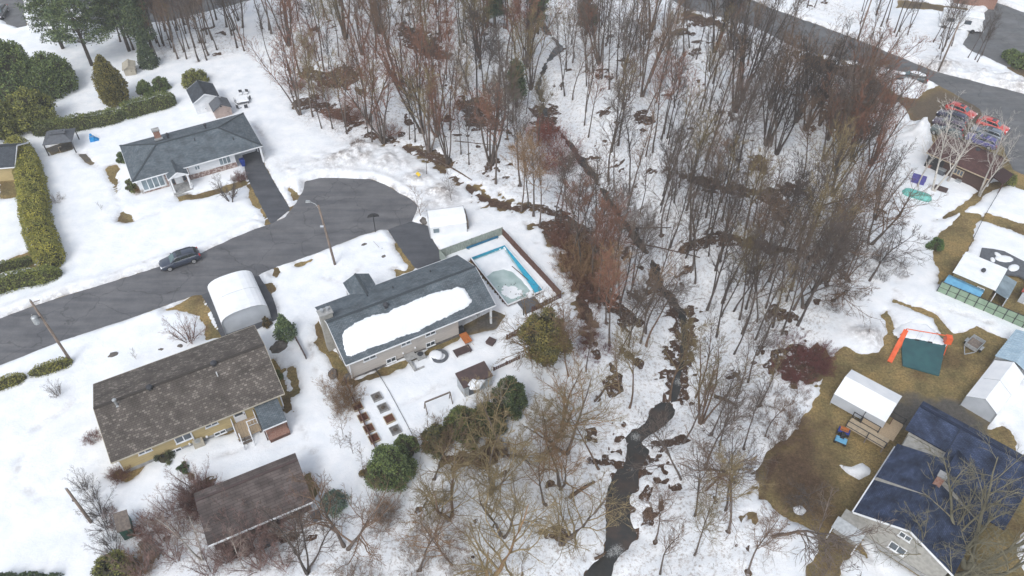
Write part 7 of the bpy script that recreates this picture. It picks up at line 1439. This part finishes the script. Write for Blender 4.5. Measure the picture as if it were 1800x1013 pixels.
def car_meshes():
    P = {}; b = MB(); S = []
    for x, w_, zb, zt, zs in ((-2.38,0.66,0.42,0.72,0.6),(-2.25,0.80,0.28,0.80,0.62),(-1.9,0.87,0.24,0.86,0.66),(-1.2,0.89,0.24,0.98,0.7),(-0.6,0.9,0.24,1.02,0.72),(0.6,0.9,0.24,1.04,0.74),(1.6,0.89,0.24,1.06,0.76),(2.15,0.86,0.28,1.04,0.78),(2.33,0.78,0.36,0.95,0.74)):
        S.append((x, [(-w_*0.92,zb),(w_*0.92,zb),(w_,zb+0.16),(w_,zs),(w_*0.95,zt-0.05),(w_*0.86,zt),(-w_*0.86,zt),(-w_*0.95,zt-0.05),(-w_,zs),(-w_,zb+0.16)]))
    loft(b, S); P['body'] = b.mesh('body', 'car_paint', True)
    c = MB(); S = []
    for x, wb, wt, zt in ((-1.15,0.80,0.78,1.02),(-0.45,0.80,0.64,1.47),(0.1,0.80,0.645,1.56),(1.2,0.80,0.64,1.55),(1.75,0.79,0.62,1.48),(2.18,0.76,0.70,1.06)): S.append((x, [(-wb,0.98),(wb,0.98),(wt,zt-0.05),(wt*0.9,zt),(-wt*0.9,zt),(-wt,zt-0.05)]))
    loft(c, S); P['cabin'] = c.mesh('cabin', 'car_paint', True)
    def q(pts, off):
        m_ = MB(); v = [Vector(p_) for p_ in pts]; n = (v[1]-v[0]).cross(v[2]-v[0]).normalized()*off; m_.hexa([p_-n for p_ in v], [p_+n for p_ in v]); return m_
    P['windscreen'] = q([(-1.10,-0.70,1.05),(-1.10,0.70,1.05),(-0.52,0.56,1.46),(-0.52,-0.56,1.46)], 0.02).mesh('windscreen', 'screen_glass')
    P['rear_window'] = q([(1.82,-0.58,1.43),(1.82,0.58,1.43),(2.15,0.66,1.14),(2.15,-0.66,1.14)], 0.025).mesh('rear_window', 'car_glass')
    for s_ in (-1, 1):
        for nm, x0, x1, x2, x3 in (('a',-0.95,0.05,0.05,-0.42),('b',0.12,0.95,0.95,0.12),('c',1.02,1.85,1.6,1.02)): P['side_window_%s%d' % (nm, s_)] = q([(x0,0.80*s_,1.05),(x1,0.80*s_,1.05),(x2,0.668*s_,1.44),(x3,0.668*s_,1.44)], 0.018).mesh('side_window', 'car_glass')
    t = MB().tube([(0,-0.11,0),(0,0.11,0)], 0.34, 16).mesh('tyre', 'rubber'); r_ = MB()
    r_.tube([(0,-0.12,0),(0,0.12,0)], 0.22, 12); P['tyre'] = t; P['rim'] = r_.mesh('rim', 'alloy')
    P['headlight'] = MB().box(-0.16,0.12,-0.17,0.17,-0.06,0.07,0.03).mesh('headlight', 'lamp_white'); P['tail_light'] = MB().box(-0.1,0.1,-0.12,0.12,-0.13,0.13,0.03).mesh('tail_light', 'lamp_red')
    P['roof_rail'] = MB().tube([(-0.35,0,0),(0.0,0,0.06),(1.3,0,0.06),(1.6,0,0)], 0.025, 5).mesh('roof_rail', 'black_metal'); P['bumper'] = MB().box(-0.06,0.06,-0.72,0.72,-0.1,0.08,0.02).mesh('bumper', 'dark_plastic'); P['mirror'] = MB().box(-0.1,0.08,-0.1,0.1,-0.06,0.07,0.02).mesh('mirror', 'car_paint'); P['sunroof'] = MB().box(-0.25,0.35,-0.4,0.4,0,0.012).mesh('sunroof', 'car_glass'); P['trim'] = MB().tube([(-0.95,0,0),(0.9,0,0.02),(1.85,0,0.03)], 0.018, 4).mesh('window_trim', 'galvanised')
    return P
CP_ = car_meshes()
def car(name, label, px, py, ang, colr, s=(1, 1, 1), group=None, extra=None):
    p_ = g1(px, py); t = thing(name, label, 'car', (p_.x, p_.y, p_.z + 0.05), R(ang), group); t.scale = s
    for nm in ('body', 'cabin'): link(nm, CP_[nm], t).color = (*colr, 1)
    link('windscreen', CP_['windscreen'], t); link('rear_window', CP_['rear_window'], t)
    for k, me in CP_.items():
        if k.startswith('side_window'): link('side_window', me, t)
    for x in (-1.45, 1.4):
        for y in (-0.8, 0.8): w_ = link('wheel', CP_['tyre'], t, (x, y, 0.34)); link('rim', CP_['rim'], w_)
    for y in (-0.62, 0.62): link('headlight', CP_['headlight'], t, (-2.22, y, 0.72)); link('tail_light', CP_['tail_light'], t, (2.26, y*1.12, 0.92)); link('roof_rail', CP_['roof_rail'], t, (0, y*0.92, 1.52)); m_ = link('mirror', CP_['mirror'], t, (-0.75, y*1.55, 1.08)); m_.color = (*colr, 1); link('window_trim', CP_['trim'], t, (0, y*1.31, 1.035))
    for x in (-2.36, 2.33): link('bumper', CP_['bumper'], t, (x, 0, 0.46))
    link('sunroof', CP_['sunroof'], t, (0.05, 0, 1.565)); return t
car('parked_car', 'dark blue-grey estate car with silver wheels parked along the street', 319, 463, 29.5, (0.035,0.045,0.07))
C0 = g1(1660, 240); e1 = Vector((math.cos(R(46)), math.sin(R(46)), 0)); e2 = Vector((math.cos(R(-44)), math.sin(R(-44)), 0))
for u, v, c_, lab in ((0,0,(0.07,0.095,0.09),'grey-green car nearest the big snow pile'), (2.5,-0.6,(0.06,0.04,0.07),'dark plum car beside the grey-green one'), (5.0,-1.0,(0.02,0.022,0.06),'navy car at the far left of the lot'), (7.6,-0.8,(0.45,0.05,0.04),'dull red car behind the navy one'), (1.6,4.6,(0.055,0.05,0.2),'violet-blue car nearest the maroon roof'), (4.2,4.4,(0.13,0.16,0.2),'silver-blue car in the right row of the lot'), (6.8,4.2,(0.55,0.04,0.03),'bright red car in the right row nearest the far road')):
    q = C0 + e1*u + e2*v; p_ = car('parked_car', lab, 1660, 240, -44 + 180*(u > 6) + rnd.uniform(-4, 4), c_, (0.93,)*3, group='cars parked by the maroon-roofed house'); p_.location = (q.x, q.y, 0.05)
cs = car('snowy_car', 'dark car half buried under snow at the edge of the far road', 1600, 143, -20, (0.03,0.05,0.06)); 
for x, y, z, r_ in ((0.4,0,1.5,0.6), (-1.6,0.2,0.95,0.5), (1.2,-0.3,1.45,0.5), (-0.3,0.6,1.2,0.35)):
    o = MB().lathe([(r_,-0.02),(r_*0.9,0.12),(r_*0.5,0.2),(0.05,0.22)], 10).build('snow_cap', 'roof_snow', cs, (x, y, z), smooth=True); o.scale = (1.5, 0.9, 1)
# camper and top-edge roof
f = fr_px(1648, 50, 0, -22); cm_ = thing('camper', 'white camper van under snow by the upper car park', 'camper', f.o, f.a); MB().hexa([(0,0,0.5),(6.2,0,0.5),(6.2,2.3,0.5),(0,2.3,0.5)], [(0.1,0.1,2.8),(6.6,0.1,2.8),(6.6,2.2,2.8),(0.1,2.2,2.8)]).build('body', 'white_trim', cm_); MB().box(0.0,6.7,0.0,2.3,2.8,3.05,0.15).build('roof_snow', 'roof_snow', cm_); MB().hexa([(6.2,0.2,0.5),(7.4,0.2,0.5),(7.4,2.1,0.5),(6.2,2.1,0.5)], [(6.2,0.2,1.9),(6.7,0.3,1.9),(6.7,2.0,1.9),(6.2,2.1,1.9)]).build('cab', 'white_trim', cm_)
for x in (1.0, 5.6):
    for y in (0.05, 2.25): MB().tube([(x,y-0.12,0.38),(x,y+0.12,0.38)], 0.38, 12).build('wheel', 'rubber', cm_)
for x in (1.0, 3.8): MB().box(x, x+1.1, -0.0, 0.06, 1.5, 2.2).build('window', 'glass_dark', cm_)
MB().box(6.45, 6.62, 0.4, 1.9, 1.2, 1.8).build('windscreen', 'glass_dark', cm_)
f = fr_px(1675, 8, 0, -20); shed('cottage', 'rust-roofed cottage at the top edge beyond the camper', f, 7, 6, 2.4, 1.6, 'shingle_maroon', 'brick_red', axis='x', cat='house', over=0.3)
car('parked_car', 'dark car on the side street at the upper left corner', 3, 28, 100, (0.05,0.055,0.06))

# ---------------------------------------------------------------- alike things are told apart by their place
ORD = 'first second third fourth fifth sixth seventh eighth ninth tenth eleventh twelfth thirteenth fourteenth fifteenth sixteenth seventeenth eighteenth nineteenth twentieth'.split(); ORD += ['twenty-' + q for q in ORD[:9]] + ['thirtieth'] + ['thirty-' + q for q in ORD[:9]]
same = {}
for o in sc.objects:
    if o.parent is None and o.get('label'): same.setdefault(o['label'], []).append(o)
for lab, os_ in same.items():
    if len(os_) > 1:
        for k, o in enumerate(sorted(os_, key=lambda o: to_px(o.location)[0])): o['label'] = '%s, %s from the left' % (lab, ORD[min(k, 38)])
# ---------------------------------------------------------------- damp air over the whole place
hz = MB().box(-260, 260, -60, 420, -4.8, 66.0).build('haze', 'concrete', None); struct(hz, 'stuff'); tag(hz, 'thin damp haze hanging over the whole place', 'haze')
m = bpy.data.materials.new('damp_air'); m.use_nodes = True; n_ = m.node_tree.nodes; n_.remove(n_['Principled BSDF']); pv_ = n_.new('ShaderNodeVolumePrincipled'); pv_.inputs['Density'].default_value = 0.00042; pv_.inputs['Color'].default_value = (0.93,0.95,0.97,1); m.node_tree.links.new(pv_.outputs[0], n_['Material Output'].inputs['Volume']); hz.data.materials.clear(); hz.data.materials.append(m)
